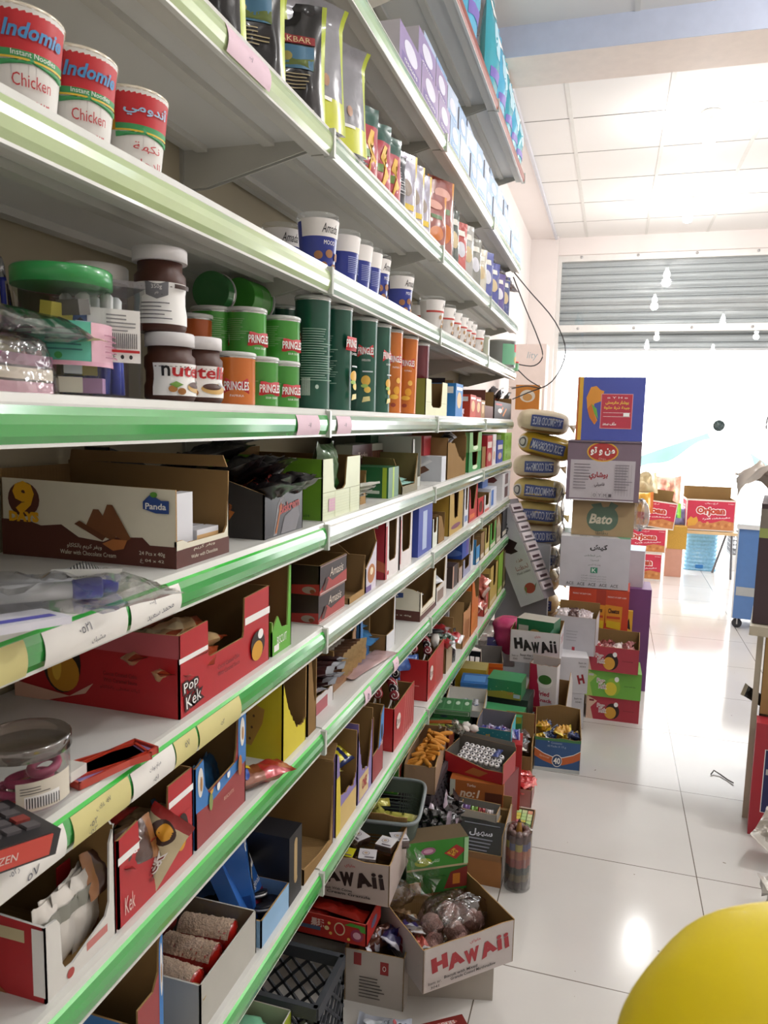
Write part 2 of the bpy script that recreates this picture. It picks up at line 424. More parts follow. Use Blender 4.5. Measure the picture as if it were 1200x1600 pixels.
# ================================================================ THE ROOM
YW = 8.15; ZC = 3.47; XW = -.905; XR = 3.2; YB = -3.6
def tile_mat():
    m = bpy.data.materials.new('polished_porcelain_tile'); m.use_nodes = True; nt = m.node_tree; N = nt.nodes; L = nt.links; p = N['Principled BSDF']
    tc = N.new('ShaderNodeTexCoord'); mp = N.new('ShaderNodeMapping'); L.new(tc.outputs['Object'], mp.inputs[0])
    mp.inputs['Location'].default_value = (-.378, -2.045, 0)
    sep = N.new('ShaderNodeSeparateXYZ'); L.new(mp.outputs[0], sep.inputs[0])
    fs = []
    for ax in (0, 1):
        a = N.new('ShaderNodeMath'); a.operation = 'DIVIDE'; a.inputs[1].default_value = .652; L.new(sep.outputs[ax], a.inputs[0])
        b = N.new('ShaderNodeMath'); b.operation = 'PINGPONG'; b.inputs[1].default_value = .5; L.new(a.outputs[0], b.inputs[0])
        c = N.new('ShaderNodeMath'); c.operation = 'LESS_THAN'; c.inputs[1].default_value = .0028; L.new(b.outputs[0], c.inputs[0]); fs.append(c)
    mx = N.new('ShaderNodeMath'); mx.operation = 'MAXIMUM'; L.new(fs[0].outputs[0], mx.inputs[0]); L.new(fs[1].outputs[0], mx.inputs[1])
    nz = N.new('ShaderNodeTexNoise'); nz.inputs['Scale'].default_value = 2.2; nz.inputs['Detail'].default_value = 6; L.new(tc.outputs['Object'], nz.inputs['Vector'])
    sm = N.new('ShaderNodeTexNoise'); sm.inputs['Scale'].default_value = 38; sm.inputs['Detail'].default_value = 1; L.new(tc.outputs['Object'], sm.inputs['Vector'])
    gt = N.new('ShaderNodeMath'); gt.operation = 'GREATER_THAN'; gt.inputs[1].default_value = .80; L.new(sm.outputs[0], gt.inputs[0])
    c1 = N.new('ShaderNodeMix'); c1.data_type = 'RGBA'; c1.inputs['A'].default_value = (*srgb('cbc8c4'), 1); c1.inputs['B'].default_value = (*srgb('dedcd8'), 1); L.new(nz.outputs['Fac'], c1.inputs['Factor'])
    c3 = N.new('ShaderNodeMix'); c3.data_type = 'RGBA'; c3.inputs['B'].default_value = (*srgb('8a7f72'), 1); L.new(gt.outputs[0], c3.inputs['Factor']); L.new(c1.outputs['Result'], c3.inputs['A'])
    c2 = N.new('ShaderNodeMix'); c2.data_type = 'RGBA'; c2.inputs['B'].default_value = (*srgb('6d6459'), 1); L.new(mx.outputs[0], c2.inputs['Factor']); L.new(c3.outputs['Result'], c2.inputs['A'])
    L.new(c2.outputs['Result'], p.inputs['Base Color'])
    rr = N.new('ShaderNodeMapRange'); rr.inputs['To Min'].default_value = .07; rr.inputs['To Max'].default_value = .17; L.new(nz.outputs['Fac'], rr.inputs['Value']); L.new(rr.outputs[0], p.inputs['Roughness'])
    bp = N.new('ShaderNodeBump'); bp.inputs['Strength'].default_value = .02; bp.inputs['Distance'].default_value = .01; L.new(nz.outputs['Fac'], bp.inputs['Height']); L.new(bp.outputs[0], p.inputs['Normal'])
    return m
WALLM = M('e8e0dc', rough=.75, var=.03, scale=3, bump=.05, bscale=30, kind='painted_plaster')
BEIGE = M('b8ae94', rough=.7, var=.03, kind='painted_steel_panel')
struct('floor', G().box(-1.2, XR+.2, YB-.2, 13, -.06, 0, tile_mat()))
struct('wall_left', G().box(XW-.15, XW, YB, YW, 0, 3.8, WALLM))
struct('wall_right', G().box(XR, XR+.15, YB, YW, 0, 3.8, WALLM))
struct('wall_back', G().box(XW-.15, XR+.15, YB-.15, YB, 0, 3.8, WALLM))
# street wall: jamb pillar at the left, lintel above the shutter, jamb far right
g = G(); g.box(XW, -.63, YW-.10, YW+.25, 0, 3.8, WALLM); struct('wall_front', g)
struct('trim_1', G().box(-.64, XR, YW-.02, YW+.25, 3.30, 3.8, WALLM))
# suspended ceiling grid
CT = M('e6e3df', rough=.8, var=.02, scale=2, kind='ceiling_tile'); CT2 = M('d9d9dc', rough=.8, kind='ceiling_tile'); GRD = M('d8d6d0', rough=.6, kind='ceiling_grid'); LINE = M('8d8a84', rough=.8, kind='ceiling_joint')
g = G(); g.box(-.66, XR, 4.2, YW, ZC, ZC+.05, CT); g.box(-.66, XR, YB, 3.86, ZC, ZC+.05, CT); struct('ceiling', g)
g = G()
for i in range(8):
    x = .21+.565*i-.565*1
    if x > -.6: g.box(x-.012, x+.012, 4.2, YW, ZC-.003, ZC, GRD)
for i in range(7):
    y = 4.42+.62*i
    if y < YW: g.box(-.66, XR, y-.003, y+.003, ZC-.002, ZC, LINE)
for i in range(12):
    y = 3.5-.62*i
    if y > YB: g.box(-.66, XR, y-.003, y+.003, ZC-.002, ZC, LINE)
for i in range(8):
    x = .0+.565*i
    g.box(x-.012, x+.012, YB, 3.86, ZC-.003, ZC, GRD)
struct('trim_2', g)
# plaster soffit along the left wall
struct('trim_3', G().box(XW, -.66, YB, YW-.02, ZC-.02, ZC+.3, WALLM))
struct('trim_4', G().box(-.665, -.645, YB, YW-.02, ZC-.035, ZC-.001, M('c9c9cf', kind='ceiling_angle')))
# downstand beam
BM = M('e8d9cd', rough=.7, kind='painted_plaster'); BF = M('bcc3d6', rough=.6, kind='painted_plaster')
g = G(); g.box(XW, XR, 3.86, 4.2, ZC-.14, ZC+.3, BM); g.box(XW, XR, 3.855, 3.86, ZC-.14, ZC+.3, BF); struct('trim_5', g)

# shop front: glazed transom with roller shutter part lowered behind it
FRM = M('e4e2de', rough=.35, metal=.2, kind='aluminium_frame')
SH = M('d2d7d9', rough=.45, metal=.1, var=.06, scale=4, kind='galvanised_slat')
g = G(); nsl = 12; zt, zb = 3.28, 2.36
for i in range(nsl):
    z1 = zt-(zt-zb)*i/nsl; hh = (zt-zb)/nsl
    for k in range(6):
        a0, a1 = k/6, (k+1)/6; f = lambda a: YW+.16-.022*math.sin(PI*min(1, a*1.15))
        g.add([(-.62, f(a0), z1-hh*a0), (XR, f(a0), z1-hh*a0), (XR, f(a1), z1-hh*a1), (-.62, f(a1), z1-hh*a1)], [[0, 1, 2, 3]], SH, True)
    g.box(-.62, XR, YW+.15, YW+.163, z1-.006, z1, M('6d7275', metal=.3))
g.box(-.62, XR, YW+.14, YW+.18, zb-.012, zb+.012, M('e9e9e9', metal=.1))
sh = g.build('roller_shutter'); tag(sh, 'grey ribbed roller shutter half lowered behind the transom glass', 'shutter')
rt = thing('window_1', None, None, (0, 0, 0)); rt['kind'] = 'structure'
g = G()
for z0, z1 in ((3.24, 3.32), (2.53, 2.60)): g.box(-.63, XR, YW+.02, YW+.08, z0, z1, FRM)
g.box(-.63, -.595, YW+.018, YW+.079, 0, 3.24, FRM)
for i in range(7):
    for z in (3.28, 2.565):
        g.lathe([(.014, 0), (.014, .006), (0, .008)], M('c0c0c0', metal=.5), 10, M4=Matrix.Translation((-.4+.55*i, YW+.02, z)) @ Matrix.Rotation(PI/2, 4, 'X'))
g.build('window_frame', rt)
pn = G(); pn.box(-.6, XR, YW+.045, YW+.05, 2.60, 3.24, film('pane_glass', (.97, .98, .98), .01, .03, 0)); pn.box(-.6, XR, YW+.045, YW+.05, 2.30, 2.53, film('pane_glass', (.97, .98, .98), .01, .03, 0)); pn.build('window_pane', rt)
g = G()
for x, z, w_, h_ in ((2.45, 3.10, .10, .07),): g.box(x, x+w_, YW+.03, YW+.034, z, z+h_, PAPER)
o = g.build('paper_sticker'); tag(o, 'small white paper sticker on the glass above the shop door', 'sticker')

# ceiling bulbs on batten holders
BULB = M('ffffff', emit=14, kind='lit_bulb_glass'); HOLD = M('e4e2df', rough=.4)
def bulb(x, y, lab, pw=4):
    r = thing('ceiling_bulb', lab, 'light bulb', (x, y, ZC), 0, 'bare bulbs under the ceiling')
    G().lathe([(.055, -.001), (.055, -.018), (.03, -.03), (.022, -.075), (.022, -.08)], HOLD, 24).build('lamp_holder', r)
    G().lathe([(.015, -.08), (.02, -.10), (.036, -.135), (.04, -.165), (.03, -.19), (0, -.20)], BULB, 24).build('bulb_globe', r)
    l = bpy.data.lights.new('bulb_light', 'POINT'); l.energy = pw; l.shadow_soft_size = .05; l.color = (1, .99, .98)
    o = bpy.data.objects.new('bulb_light', l); COL.objects.link(o); o.location = (0, 0, -.24); o.parent = r
bulb(.46, 5.12, 'bare bulb in a white ceiling holder, the one nearer the grey beam', 15); bulb(.50, 6.95, 'bare glowing bulb in a white ceiling holder, the one nearer the shutter', 19)
for y, x, pw in ((3.05, 1.6, 66), (1.2, .7, 16), (-.6, .6, 5), (5.1, 2.4, 14), (1.2, 2.4, 9), (-1.6, 2.0, 6)):  # out-of-view bulbs added as fill for the shelves and the far pile
    bulb(x, y, 'unseen added fill bulb in a white ceiling holder over the aisle', pw)

# ================================================================ THE SHELVING
BRD = M('dcdcd8', rough=.42, var=.03, scale=6, kind='painted_steel'); BRDU = M('c9c8c0', rough=.5, var=.03, kind='painted_steel')
STRIP_W = M('dfe0da', rough=.3, coat=.4, kind='plastic_edge')
def strip_mat(c, nm): return M(c, rough=.22, var=.10, scale=7, spec=.8, coat=.9, kind=nm)
STG = strip_mat('3aa84a', 'green_price_strip'); ST_REFL = strip_mat('93b094', 'reflection_tinted_price_strip'); STL = strip_mat('74b47a', 'light_green_price_strip'); STP = strip_mat('b9cf96', 'pale_green_price_strip'); STM = strip_mat('a3c79c', 'sage_price_strip'); LIP = M('46d24e', rough=.2, coat=1, kind='bright_green_lip'); CLP = M('c9cdc6', rough=.3, coat=.3, kind='clip_plastic'); RST = M('8e4638', rough=.4, kind='red_painted_strip')  # price strips of the farther bays: cover reflections painted in as paler green
BAYN = ['bay nearest the camera', 'second bay along the aisle', 'third bay along the aisle', 'farthest bay by the shop door']
def shelf(s, b, zt, red=False, ins=None):
    y0, y1 = JY[b]+.003, JY[b+1]-.003; zb = zt-.056; ym = (y0+y1)/2
    nm = 'topmost' if red else ORD[s]
    r = thing('gondola_shelf', '%s %s shelf, %s in the %s' % ('white steel' if not red else 'red-edged steel', 'price-stripped' if not red else 'high', nm + (' from the top' if nm not in ('topmost', 'lowest') else ' shelf'), BAYN[b]), 'shelf', (0, ym, zt), 0, None)
    L_ = y1-y0; a, c = -L_/2, L_/2
    g = G(); g.box(XB, XF+.004, a, c, -.022, 0, BRD)
    for x in (XB+.05, XB+.20): g.box(x-.012, x+.012, a+.02, c-.02, -.034, -.022, BRDU)
    g.box(XF-.03, XF+.004, a, c, -.05, -.022, BRDU)
    g.build('shelf_board', r)
    pr = [(XF+.004, 0), (XF+.010, -.001), (XF+.012, -.010), (XF+.016, -.013), (XF+.019, -.022), (XF+.020, -.032), (XF+.018, -.044), (XF+.013, -.052), (XF+.013, -.056), (XF+.004, -.056)]
    n = len(pr); mats = [STRIP_W, STRIP_W, LIP if (s >= 8 or s >= 6 and ins is STG) and not red else STRIP_W] + [ins]*4 + [STRIP_W]*2
    g = G(); ny = 1
    for i in range(n-1):
        (xa, za), (xb, zb_) = pr[i], pr[i+1]; g.add([(xa, a, za), (xb, a, zb_), (xb, c, zb_), (xa, c, za)], [[0, 1, 2, 3]], mats[i], 2 < i < 7)
    for q in (a, c): g.add([(x, q, z) for x, z in pr], [list(range(n))], STRIP_W)
    g.build('price_rail', r)
    for q in (a+.004, c-.004):
        g = G(); g.prism([(XB, -.022), (XB, -.10), (XB+.05, -.098), (XF-.03, -.040), (XF-.03, -.022)], (0, q+.0015, 0), (1, 0, 0), (0, 0, 1), (0, 1, 0), .003, BRDU)
        g.build('shelf_bracket', r)
    if b < 3 or red:
        g = G(); g.box(XF+.002, XF+.0225, c-.004, c+.006, -.058, -.004, CLP); g.build('end_clip', r)
    return r
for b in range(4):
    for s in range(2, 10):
        shelf(s, b, TOP[s], ins=STP if s in (3, 4) and b == 0 else ST_REFL if s in (3, 4, 5, 6) and b > 0 or (s == 7 and b > 0) else STM if s == 2 else STG if b == 0 else STL)  # pale inserts on the upper shelves have backlight put into their green
for b in (2, 3): shelf(1, b, 2.985, True, RST)
PST = M('b9b8b0', rough=.5, metal=.2, kind='perforated_post')
for i, y in enumerate([.2, 1.45, 2.45, 3.45, 4.47]):
    g = G(); g.box(XB-.018, XB, y-.014, y+.014, 0, 3.1, PST)
    for k in range(60): g.box(XB-.0002, XB+.0006, y-.006, y-.002, .1+k*.05, .13+k*.05, M('33302c'))
    o = g.build('shelving_post'); tag(o, ['slotted steel post at the near end of the shelving', 'slotted steel post between the first and second bays', 'slotted steel post between the second and third bays', 'slotted steel post between the third and farthest bays', 'slotted steel post at the door end of the shelving'][i], 'shelving post')
for b in range(4):
    g = G()
    for k in range(10):
        z0 = .08+k*.30; g.box(XB-.012, XB-.008, JY[b]+.014, JY[b+1]-.014, z0, z0+.296, BEIGE); g.box(XB-.009, XB-.0055, JY[b]+.014, JY[b+1]-.014, z0+.284, z0+.296, BEIGE)
    o = g.build('shelving_back_panel'); tag(o, 'beige steel back panel behind the goods in the ' + BAYN[b], 'back panel')
# handwritten paper price tickets slid into the rails
def ticket(s, y0, y1, col, txts, lab, skew=0.):
    r = thing('price_ticket', lab, 'price ticket', (XF+.0205, (y0+y1)/2, TOP[s]-.0325), 0, 'price tickets on the shelf edges')
    w_ = y1-y0; g = G()
    def f(u, v, o=0):
        z = -.019+.038*v; x = .0012-((v-.45)**2)*.018+.0006+o; return Vector((x, -w_/2+u*w_+skew*(v-.5)*.01, z))
    g.grid(lambda s_, q: f(s_, q), 2, 8, PAPER if col == 'w' else M('d9d08e', rough=.6, kind='paper') if col == 'y' else M('e6c9d6', rough=.6, kind='paper')); g.build('ticket_card', r)
    decorate(r, lambda x, y, o: f(x/w_, y/.038, o+.0006), w_, .038, [('t', t, u, v, h, M('5a5a66', rough=.7), {'rot': rt_}) for t, u, v, h, rt_ in txts], curved=True)
TK = 'handwritten %s price ticket on the %s shelf edge, %s'
ticket(6, .625, .765, 'w', [('١٢٥٠', .45, .72, .25, 3), ('مشبك', .6, .25, .22, 4)], 'white price ticket under the clear bag of pens, near the frame edge')
ticket(6, .772, .885, 'w', [('١٠٠٠', .4, .72, .22, 0), ('محمد سعيد', .55, .25, .22, 6)], 'white price ticket under the right end of the wafer carton')
ticket(6, .50, .60, 'y', [], 'yellow price ticket at the left frame edge on the sixth shelf')
ticket(7, .52, .648, 'w', [('٧٥', .6, .3, .3, 5), ('ر٢٥٠', .4, .7, .2, 5)], 'large white handwritten ticket under the calculator')
ticket(7, .66, .765, 'y', [('٧٥٠ غلاب', .5, .75, .18, 4), ('٢٥٠', .3, .45, .2, 4), ('٢٥٠', .3, .18, .2, 4)], 'crowded yellow handwritten ticket left of the white one', 0)
ticket(7, .77, .865, 'w', [('مزام بوات', .5, .7, .2, 3), ('١٥٠', .5, .3, .2, 3)], 'white handwritten ticket between two yellow ones')
ticket(7, .868, .925, 'y', [('٧٥', .5, .7, .22, 3)], 'narrow yellow ticket below the big red carton corner')
ticket(7, .93, 1.06, 'y', [('٢٥٠', .5, .5, .2, 3)], 'long yellow ticket below the red carton front')
ticket(4, 1.02, 1.10, 'w', [], 'pale blank ticket on the fourth shelf edge')if False else None
ticket(3, 1.02, 1.16, 'p', [('٨٠٠', .5, .5, .25, 0)], 'pale pink ticket under the black tea bags')
ticket(5, 1.28, 1.39, 'p', [('٧٠٠', .5, .5, .25, 0)], 'faded pink ticket under the small green crisp tubes')
ticket(5, 1.49, 1.58, 'p', [('٧٠٠', .5, .5, .25, 0)], 'faded pink ticket under the tall dark green tubes')
ticket(8, 1.72, 1.77, 'p', [('٥', .5, .5, .4, 0)], 'tiny pink ticket on the eighth shelf, nearer of two')
ticket(8, 1.98, 2.03, 'p', [('٦', .5, .5, .4, 0)], 'tiny pink ticket on the eighth shelf, farther of two')

# ================================================================ SHELF FIVE (eye level): jars, tubes, boxes
Z5 = TOP[5]
# pens in a cup, far left
r = thing('pen_cup', 'clear cup of blue pens standing at the far left of the eye-level shelf', 'pen cup', (-.80, .868, Z5))
G().lathe([(.034, 0), (.036, .10), (.034, .10), (.032, .003), (0, .003)], CLEAR2, 24).build('cup', r)
for k, (dx, dy, tz) in enumerate([(-.012, .0, 4), (.012, .012, -5), (.004, -.014, 2), (.016, -.004, -8), (-.004, .018, 6)]):
    p = thing('ballpoint_pen', 'blue ballpoint pen with a silver tip standing in the clear cup', 'pen', (-.80+dx, .868+dy, Z5+.005), (R(tz), R(-tz), 0), 'blue pens in the clear cup')
    G().lathe([(.004, 0), (.0045, .15), (.0045, .155)], M('2438a8', rough=.25), 12).build('barrel', p)
    G().lathe([(.0046, .155), (.0035, .172), (.001, .182)], M('c9ccd2', rough=.2, metal=.9), 12).build('tip', p)
    G().box(.0042, .0062, -.0015, .0015, .11, .15, M('c9ccd2', rough=.2, metal=.9)).build('clip', p)
g = G()
for i in range(3): g.box(-.030, .030, -.045, .045, .008+.0145*i, .020+.0145*i, [M('e7b7c6'), M('f0ead0'), M('7d3f64')][i])
o = g.build('eraser_pack'); o.location = (-.625, .655, Z5-.008); o.rotation_euler = (0, 0, .1); tag(o, 'stack of pink and cream erasers in crinkled wrap at the far left', 'stationery pack')
def wrapfn(cx, cy, cz, a, b, h, sd):
    def f(s, q):
        ph = 2*PI*s; th = PI*.5*q; rr = 1+.12*noise.noise(Vector((math.cos(ph)*2, math.sin(ph)*2, q*3+sd)))
        return Vector((cx+a*math.cos(ph)*math.cos(th)**.5*rr, cy+b*math.sin(ph)*math.cos(th)**.5*rr, cz+h*math.sin(th)**.7*rr))
    return f
o = G().grid(wrapfn(0, 0, 0, .046, .062, .062, 1), 28, 10, film('crinkled_wrap', (.98, .96, .97), .1, .16, .9, 30)).build('plastic_wrap'); o.location = (-.625, .655, Z5+.001); tag(o, 'crinkled clear wrap around the pink erasers at the far left', 'plastic wrap')
o = packet('sweet_bag', 'crinkled white and yellow plastic bag slumped on the pink erasers at the far left', 'plastic bag', (-.625, .672, Z5+.062), (.12, .1, 1.35), .17, .10, .03, film('milky_bag', (.92, .92, .86), .15, .3, .8, 30), M('e2dca0', rough=.3), 5)
o = carton('eraser_box', 'small yellow box with a dark red top behind the wrapped erasers', 'box', (-.665, .735, Z5), PI/2+.1, .05, .03, .066, M('e3d98a'), closed=True, side_col={'T': M('8a2440')})
# big clear tub with green lid
cy = .5*(0.700+0.828)
r = can('clear_tub', 'round clear plastic tub with a green screw lid full of small erasers', 'plastic jar', (-.635, cy, Z5), .054, .128, CLEAR2, M('2f9a4e', rough=.3, coat=.4), -42,
    [('r', .0, .30, .62, .66, M('5cb8a2')), ('r', .62, .30, 1, .66, M('e6b6c6')), ('r', .0, .27, 1, .31, M('dfa9bd'))] + lines(.05, .33, .58, .045, 6, M('2f6a6a'), .014, 3) + lines(.36, .56, .58, .045, 5, M('2f6a6a'), .014, 4) + lines(.7, .95, .55, .05, 5, M('a86a80'), .014, 5) + [('t', 'CE', .10, .345, .06, INK), ('e', .24, .35, .02, .03, RED), ('e', .33, .35, .02, .03, M('b0453a')), ('e', .43, .35, .02, .03, M('2f8a3e'))],
    r1=.054, lidh=.020, span=200, bodyname='tub', clearlid=True)
k = 0
for (dx, dy, z, c) in [(.02, -.02, 0, 'e9e4d0'), (-.02, -.01, 0, 'e7da62'), (.0, .025, 0, '9fc6d8'), (.028, .012, 0, 'caa0cc'), (-.01, -.03, .022, 'f0a6bc'), (.022, -.012, .022, 'dfe9ee'), (-.025, .015, .022, 'f2ecc8'), (.01, .02, .022, 'e7da62'),
                       (.0, -.03, .062, 'cfe0a8'), (.02, .0, .066, 'b9d8e8'), (-.02, -.015, .064, 'f4f1e6'), (.005, -.018, .086, 'e7da62'), (-.018, .012, .084, 'a9c8d2'), (.024, -.01, .09, '6e6a66')]:
    k += 1; q = G().box(-.015, .015, -.010, .010, 0, .018, M(c, rough=.5)).build('small_eraser'); q.location = (-.635+dx, cy+dy, Z5+.004+z); q.rotation_euler = (.15*(k % 3-1) if z > .05 else 0, 0, k*.9)
    tag(q, 'small pastel eraser block loose inside the green-lidded tub', 'eraser', 'erasers in the green-lidded tub')
# white-lidded jars behind
can('chocolate_spread_jar', 'white-lidded jar of dark spread standing behind the green-lidded tub', 'jar', (-.765, .885, Z5), .034, .155, CHOC, WHT, -40, None, lidh=.022)
can('chocolate_spread_jar', 'white-lidded jar of dark spread between the tub and the tall upper jar', 'jar', (-.715, .93, Z5), .042, .163, CHOC, M('e9e6e2', rough=.45), -40, None, lidh=.024)
# clear rectangular box of glue sticks
yb = (0.761+0.875)/2
r = thing('clear_box', 'tall clear rectangular tub of blue and white glue sticks with a barcode label', 'plastic box', (-.63, yb+.003, Z5), PI/2-.72)
G().lathe([(.062, 0), (.062, .126), (.066, .128), (.066, .134), (.060, .135), (.058, .002), (0, .002)], CLEAR2, 4, M4=Matrix.Rotation(PI/4, 4, 'Z'), smooth=False).build('tub', r)
G().lathe([(.067, .134), (.067, .142), (0, .144)], film('frosted_lid', (.85, .9, .97), .2, .25, 0), 4, M4=Matrix.Rotation(PI/4, 4, 'Z'), smooth=False).build('lid', r)
decorate(r, lambda x, y, f: Vector((-.042+x, -.0478-f, y)), .084, .13, [('r', .0, .30, .26, .80, M('41609c')), ('p', [(.05, .66), (.15, .72), (.25, .66), (.23, .52), (.15, .46), (.07, .52)], M('1d2446')), ('e', .15, .38, .09, .06, M('6a9ad0')), ('r', .24, .33, .98, .82, WHT)] +
    lines(.5, .92, .76, .035, 5, GREY, .012, 2)+[('r', .55+.027*i, .46, .55+.027*i+.013, .60, INK) for i in range(14)]+[('r', .52, .42, .95, .445, RED), ('t', 'CE', .56, .38, .04, INK), ('e', .70, .38, .025, .02, INK), ('e', .82, .38, .025, .02, INK)])
for k, (dx, dy, a, b_) in enumerate([(-.028, -.02, 6, 4), (-.01, -.025, -5, 5), (.012, -.022, 8, -3), (.03, -.02, -6, 2), (-.026, .008, -8, -6), (0, .006, 10, 4), (.026, .01, -9, -4), (-.012, .028, 3, -8), (.018, .03, -4, -7)]):
    p = thing('glue_stick', 'blue glue stick with a white cap upright in the clear rectangular tub', 'glue stick', (-.63+dx*.9, yb-.005+dy*.9, Z5+.004), (R(a*.5), R(b_*.5), 0), 'glue sticks in the clear tub')
    G().lathe([(.007, 0), (.007, .075)], M('2d42b4', rough=.3), 12).build('barrel', p); G().lathe([(.0075, .075), (.0075, .118), (.004, .122)], WHT, 12).build('cap', p)

# spread jars
def nut(loc, h, lab, face, big=True, back=False):
    r_ = .036 if big else .0345
    prof = [(r_*.9, 0), (r_, .006), (r_, h*.28), (r_*.94, h*.36), (r_*.94, h*.55), (r_, h*.62), (r_*.99, h*.80), (r_*.86, h*.86), (r_*.86, h)]
    el = [('r', .0, .10, 1, .68, WHT)]
    if back: el += [('r', .05, .16, .30, .62, M('bcd6e4'))]+lines(.42, .62, .60, .05, 3, INK, .02, 3)+[('p', [(.40, .68), (.66, .68), (.66, .5), (.53, .44), (.40, .5)], M('77777c')), ('t', '350g', .53, .60, .07, WHT), ('t', 'تام', .53, .52, .05, WHT)]+lines(.34, .7, .38, .055, 5, M('55555a'), .014, 8)+[('r', .72, .60, .95, .66, M('3a2218'))]
    else: el += [('t', 'n', .16, .54, .17, INK, {'off': .02}), ('t', 'utella', .57, .56, .22, RED, {'off': .02, 'w': .66}), ('e', .62, .26, .20, .10, M('d8b06a')), ('e', .58, .30, .14, .06, CHOC), ('e', .24, .22, .05, .06, M('b98042')), ('e', .34, .18, .05, .06, M('a36c32')), ('p', [(.2, .3), (.28, .36), (.36, .30), (.28, .24)], M('6d9a3c')), ('p', [(.66, .34), (.86, .24), (.88, .28), (.7, .40)], M('dadada'))]
    return can('chocolate_spread_jar', lab, 'jar', loc, r_, h, CHOC, None, face, el, profile=prof, span=190)
def lidw(r, h, R_=.035): G().lathe([(R_, h-.001), (R_, h+.016), (R_*.96, h+.018), (0, h+.018)], M('ebe9ea', rough=.45), 32).build('lid', r)
jA = ((-.618, 0.964, Z5)); jB = ((-.612, 1.037, Z5))
r = nut(jA, .078, 'jar of hazelnut spread with a white lid carrying a second jar on top', -2); lidw(r, .078)
r = nut((jA[0]-.012, jA[1]-.004, Z5+.097), .098, 'large jar of hazelnut spread stacked on another jar, back label showing', -70, back=True); lidw(r, .098, .038)
r = nut(jB, .080, 'jar of hazelnut spread between the stacked jars and the orange tube', -42, big=False); lidw(r, .080, .033)

# crisp tubes
def tube_can(x, y, z, h, c, lab, face, txt=None, flavour='', name='crisp_tube', tall=False, r_=.037, back=None, group=None, rot=None, logo=.5, lid=None):
    el = []
    if back: el += lines(back[0], back[1], .80 if not tall else .72, .045 if not tall else .022, 11 if not tall else 22, M('b9d0a8') if not tall else M('8fb0a0'), .008, 5)
    if back and tall: el += [('r', back[0]+.02+.012*i, .12, back[0]+.027+.012*i, .28, M('d8e4dc')) for i in range(9)]+[('e', back[0]+.2, .20, .02, .02, M('cfe0d6'))]
    vv, hh = (.38, .17) if not tall else (.66, .075)
    if txt: el += [('p', [(logo-.15, vv-hh*.9), (logo+.15, vv-hh*.9), (logo+.13, vv+hh*.9), (logo-.13, vv+hh*.9)], RED), ('t', 'PRINGLES', logo, vv, hh, WHT, {'w': .28, 'off': .02})]
    if flavour: el += [('t', flavour, logo, vv-(.20 if not tall else .10), .045 if not tall else .022, WHT, {'w': .15})]
    if tall and txt and flavour == 'PAPRIKA': el += [('e', logo+.02, .28, .07, .05, M('e8a42a')), ('e', logo-.03, .20, .09, .03, M('f0b93c')), ('e', logo+.05, .40, .05, .035, M('eebb55')), ('e', logo-.05, .10, .05, .025, M('9a3a1e'))]
    elif tall and txt: el += [('e', logo+.0, .34, .08, .055, M('e2b34a')), ('e', logo+.03, .24, .06, .035, M('e9c45c')), ('e', logo-.02, .28, .06, .02, M('a8c86a')), ('p', [(logo-.06, .10), (logo+.08, .12), (logo+.07, .17), (logo-.04, .16)], M('eadf9c')), ('r', logo-.06, .43, logo+.12, .445, M('c9d2d6'))]
    g1 = M(c, rough=.28, metal=.1, coat=.5, var=.03)
    return can(name, lab, 'crisp tube', (x, y, z), r_, h, g1, lid or M('d9dcd8', rough=.25, coat=.3), face, el, rim=M('cfd2d0', metal=.8, rough=.25), group=group, rot=rot, span=230, lidh=.006)
GS = '4aa63a'; x5 = -.615
tube_can(x5, 1.148, Z5, .080, 'e07a28', 'small orange crisp tube on the shelf beside the spread jars', -52, 1, 'PAPRIKA')
tube_can(x5, 1.239, Z5, .080, GS, 'small green crisp tube on the shelf, nearer one of the lower pair', -26, 1, 'SOUR CREAM', back=(0, .35), logo=.5)
tube_can(x5, 1.334, Z5, .080, GS, 'small green crisp tube on the shelf, touching the tall dark green tube', -26, 1, 'SOUR CREAM', back=(0, .35))
tube_can(x5-.030, 1.252, Z5+.087, .080, GS, 'small green crisp tube in the upper layer, nearer one of its front pair', -24, 1, 'SOUR CREAM', back=(0, .40))
tube_can(x5-.012, 1.363, Z5+.087, .080, GS, 'small green crisp tube in the upper layer beside the tall dark green tube', -28, 1, 'SOUR CREAM', back=(0, .40))
tube_can(-.70, 1.224, Z5, .080, GS, 'small green crisp tube standing behind the spread jars, lower layer', 14, 1, '', back=(0, .4))
tube_can(-.70, 1.229+.002, Z5+.087, .080, GS, 'small green crisp tube peeping above the spread jar, upper layer', 14, 1, '', back=(0, .4))
tube_can(-.72, 1.209-.01, Z5+.0, .150, 'c8622a', 'orange tube sliver showing behind the large spread jar', 0, None)
tube_can(-.72, 1.365, Z5+.215, .085, GS, 'green crisp tube lying on its side on top of the others', 90, None, '', rot=(0, 0, 0), back=(0, .6)).rotation_euler = (R(-90), 0, 0)
tube_can(-.735, 1.285-.0, Z5+.213, .03, '2f7a3a', 'short dark green tube end lying behind the sideways green tube', 90, None, '').rotation_euler = (R(-90), 0, R(8))
tube_can(-.73, 1.470, Z5, .22, '1e5a48', 'tall dark green crisp tube at the back behind the small green tubes, nearer', -30, None, tall=True)
tube_can(-.72, 1.572, Z5, .22, '1e5a48', 'tall dark green crisp tube at the back behind the small green tubes, farther', -30, None, tall=True)
TALLC = '1f5f4c'
tube_can(x5, 1.496, Z5, .226, TALLC, 'tall dark green crisp tube with its back label turned to the camera', -62, 1, '', tall=True, back=(.33, .78), logo=.20)
tube_can(x5, 1.635, Z5, .226, TALLC, 'tall dark green crisp tube, second of the row, back label showing', -34, 1, 'CHEESE', tall=True, back=(.04, .38), logo=.62)
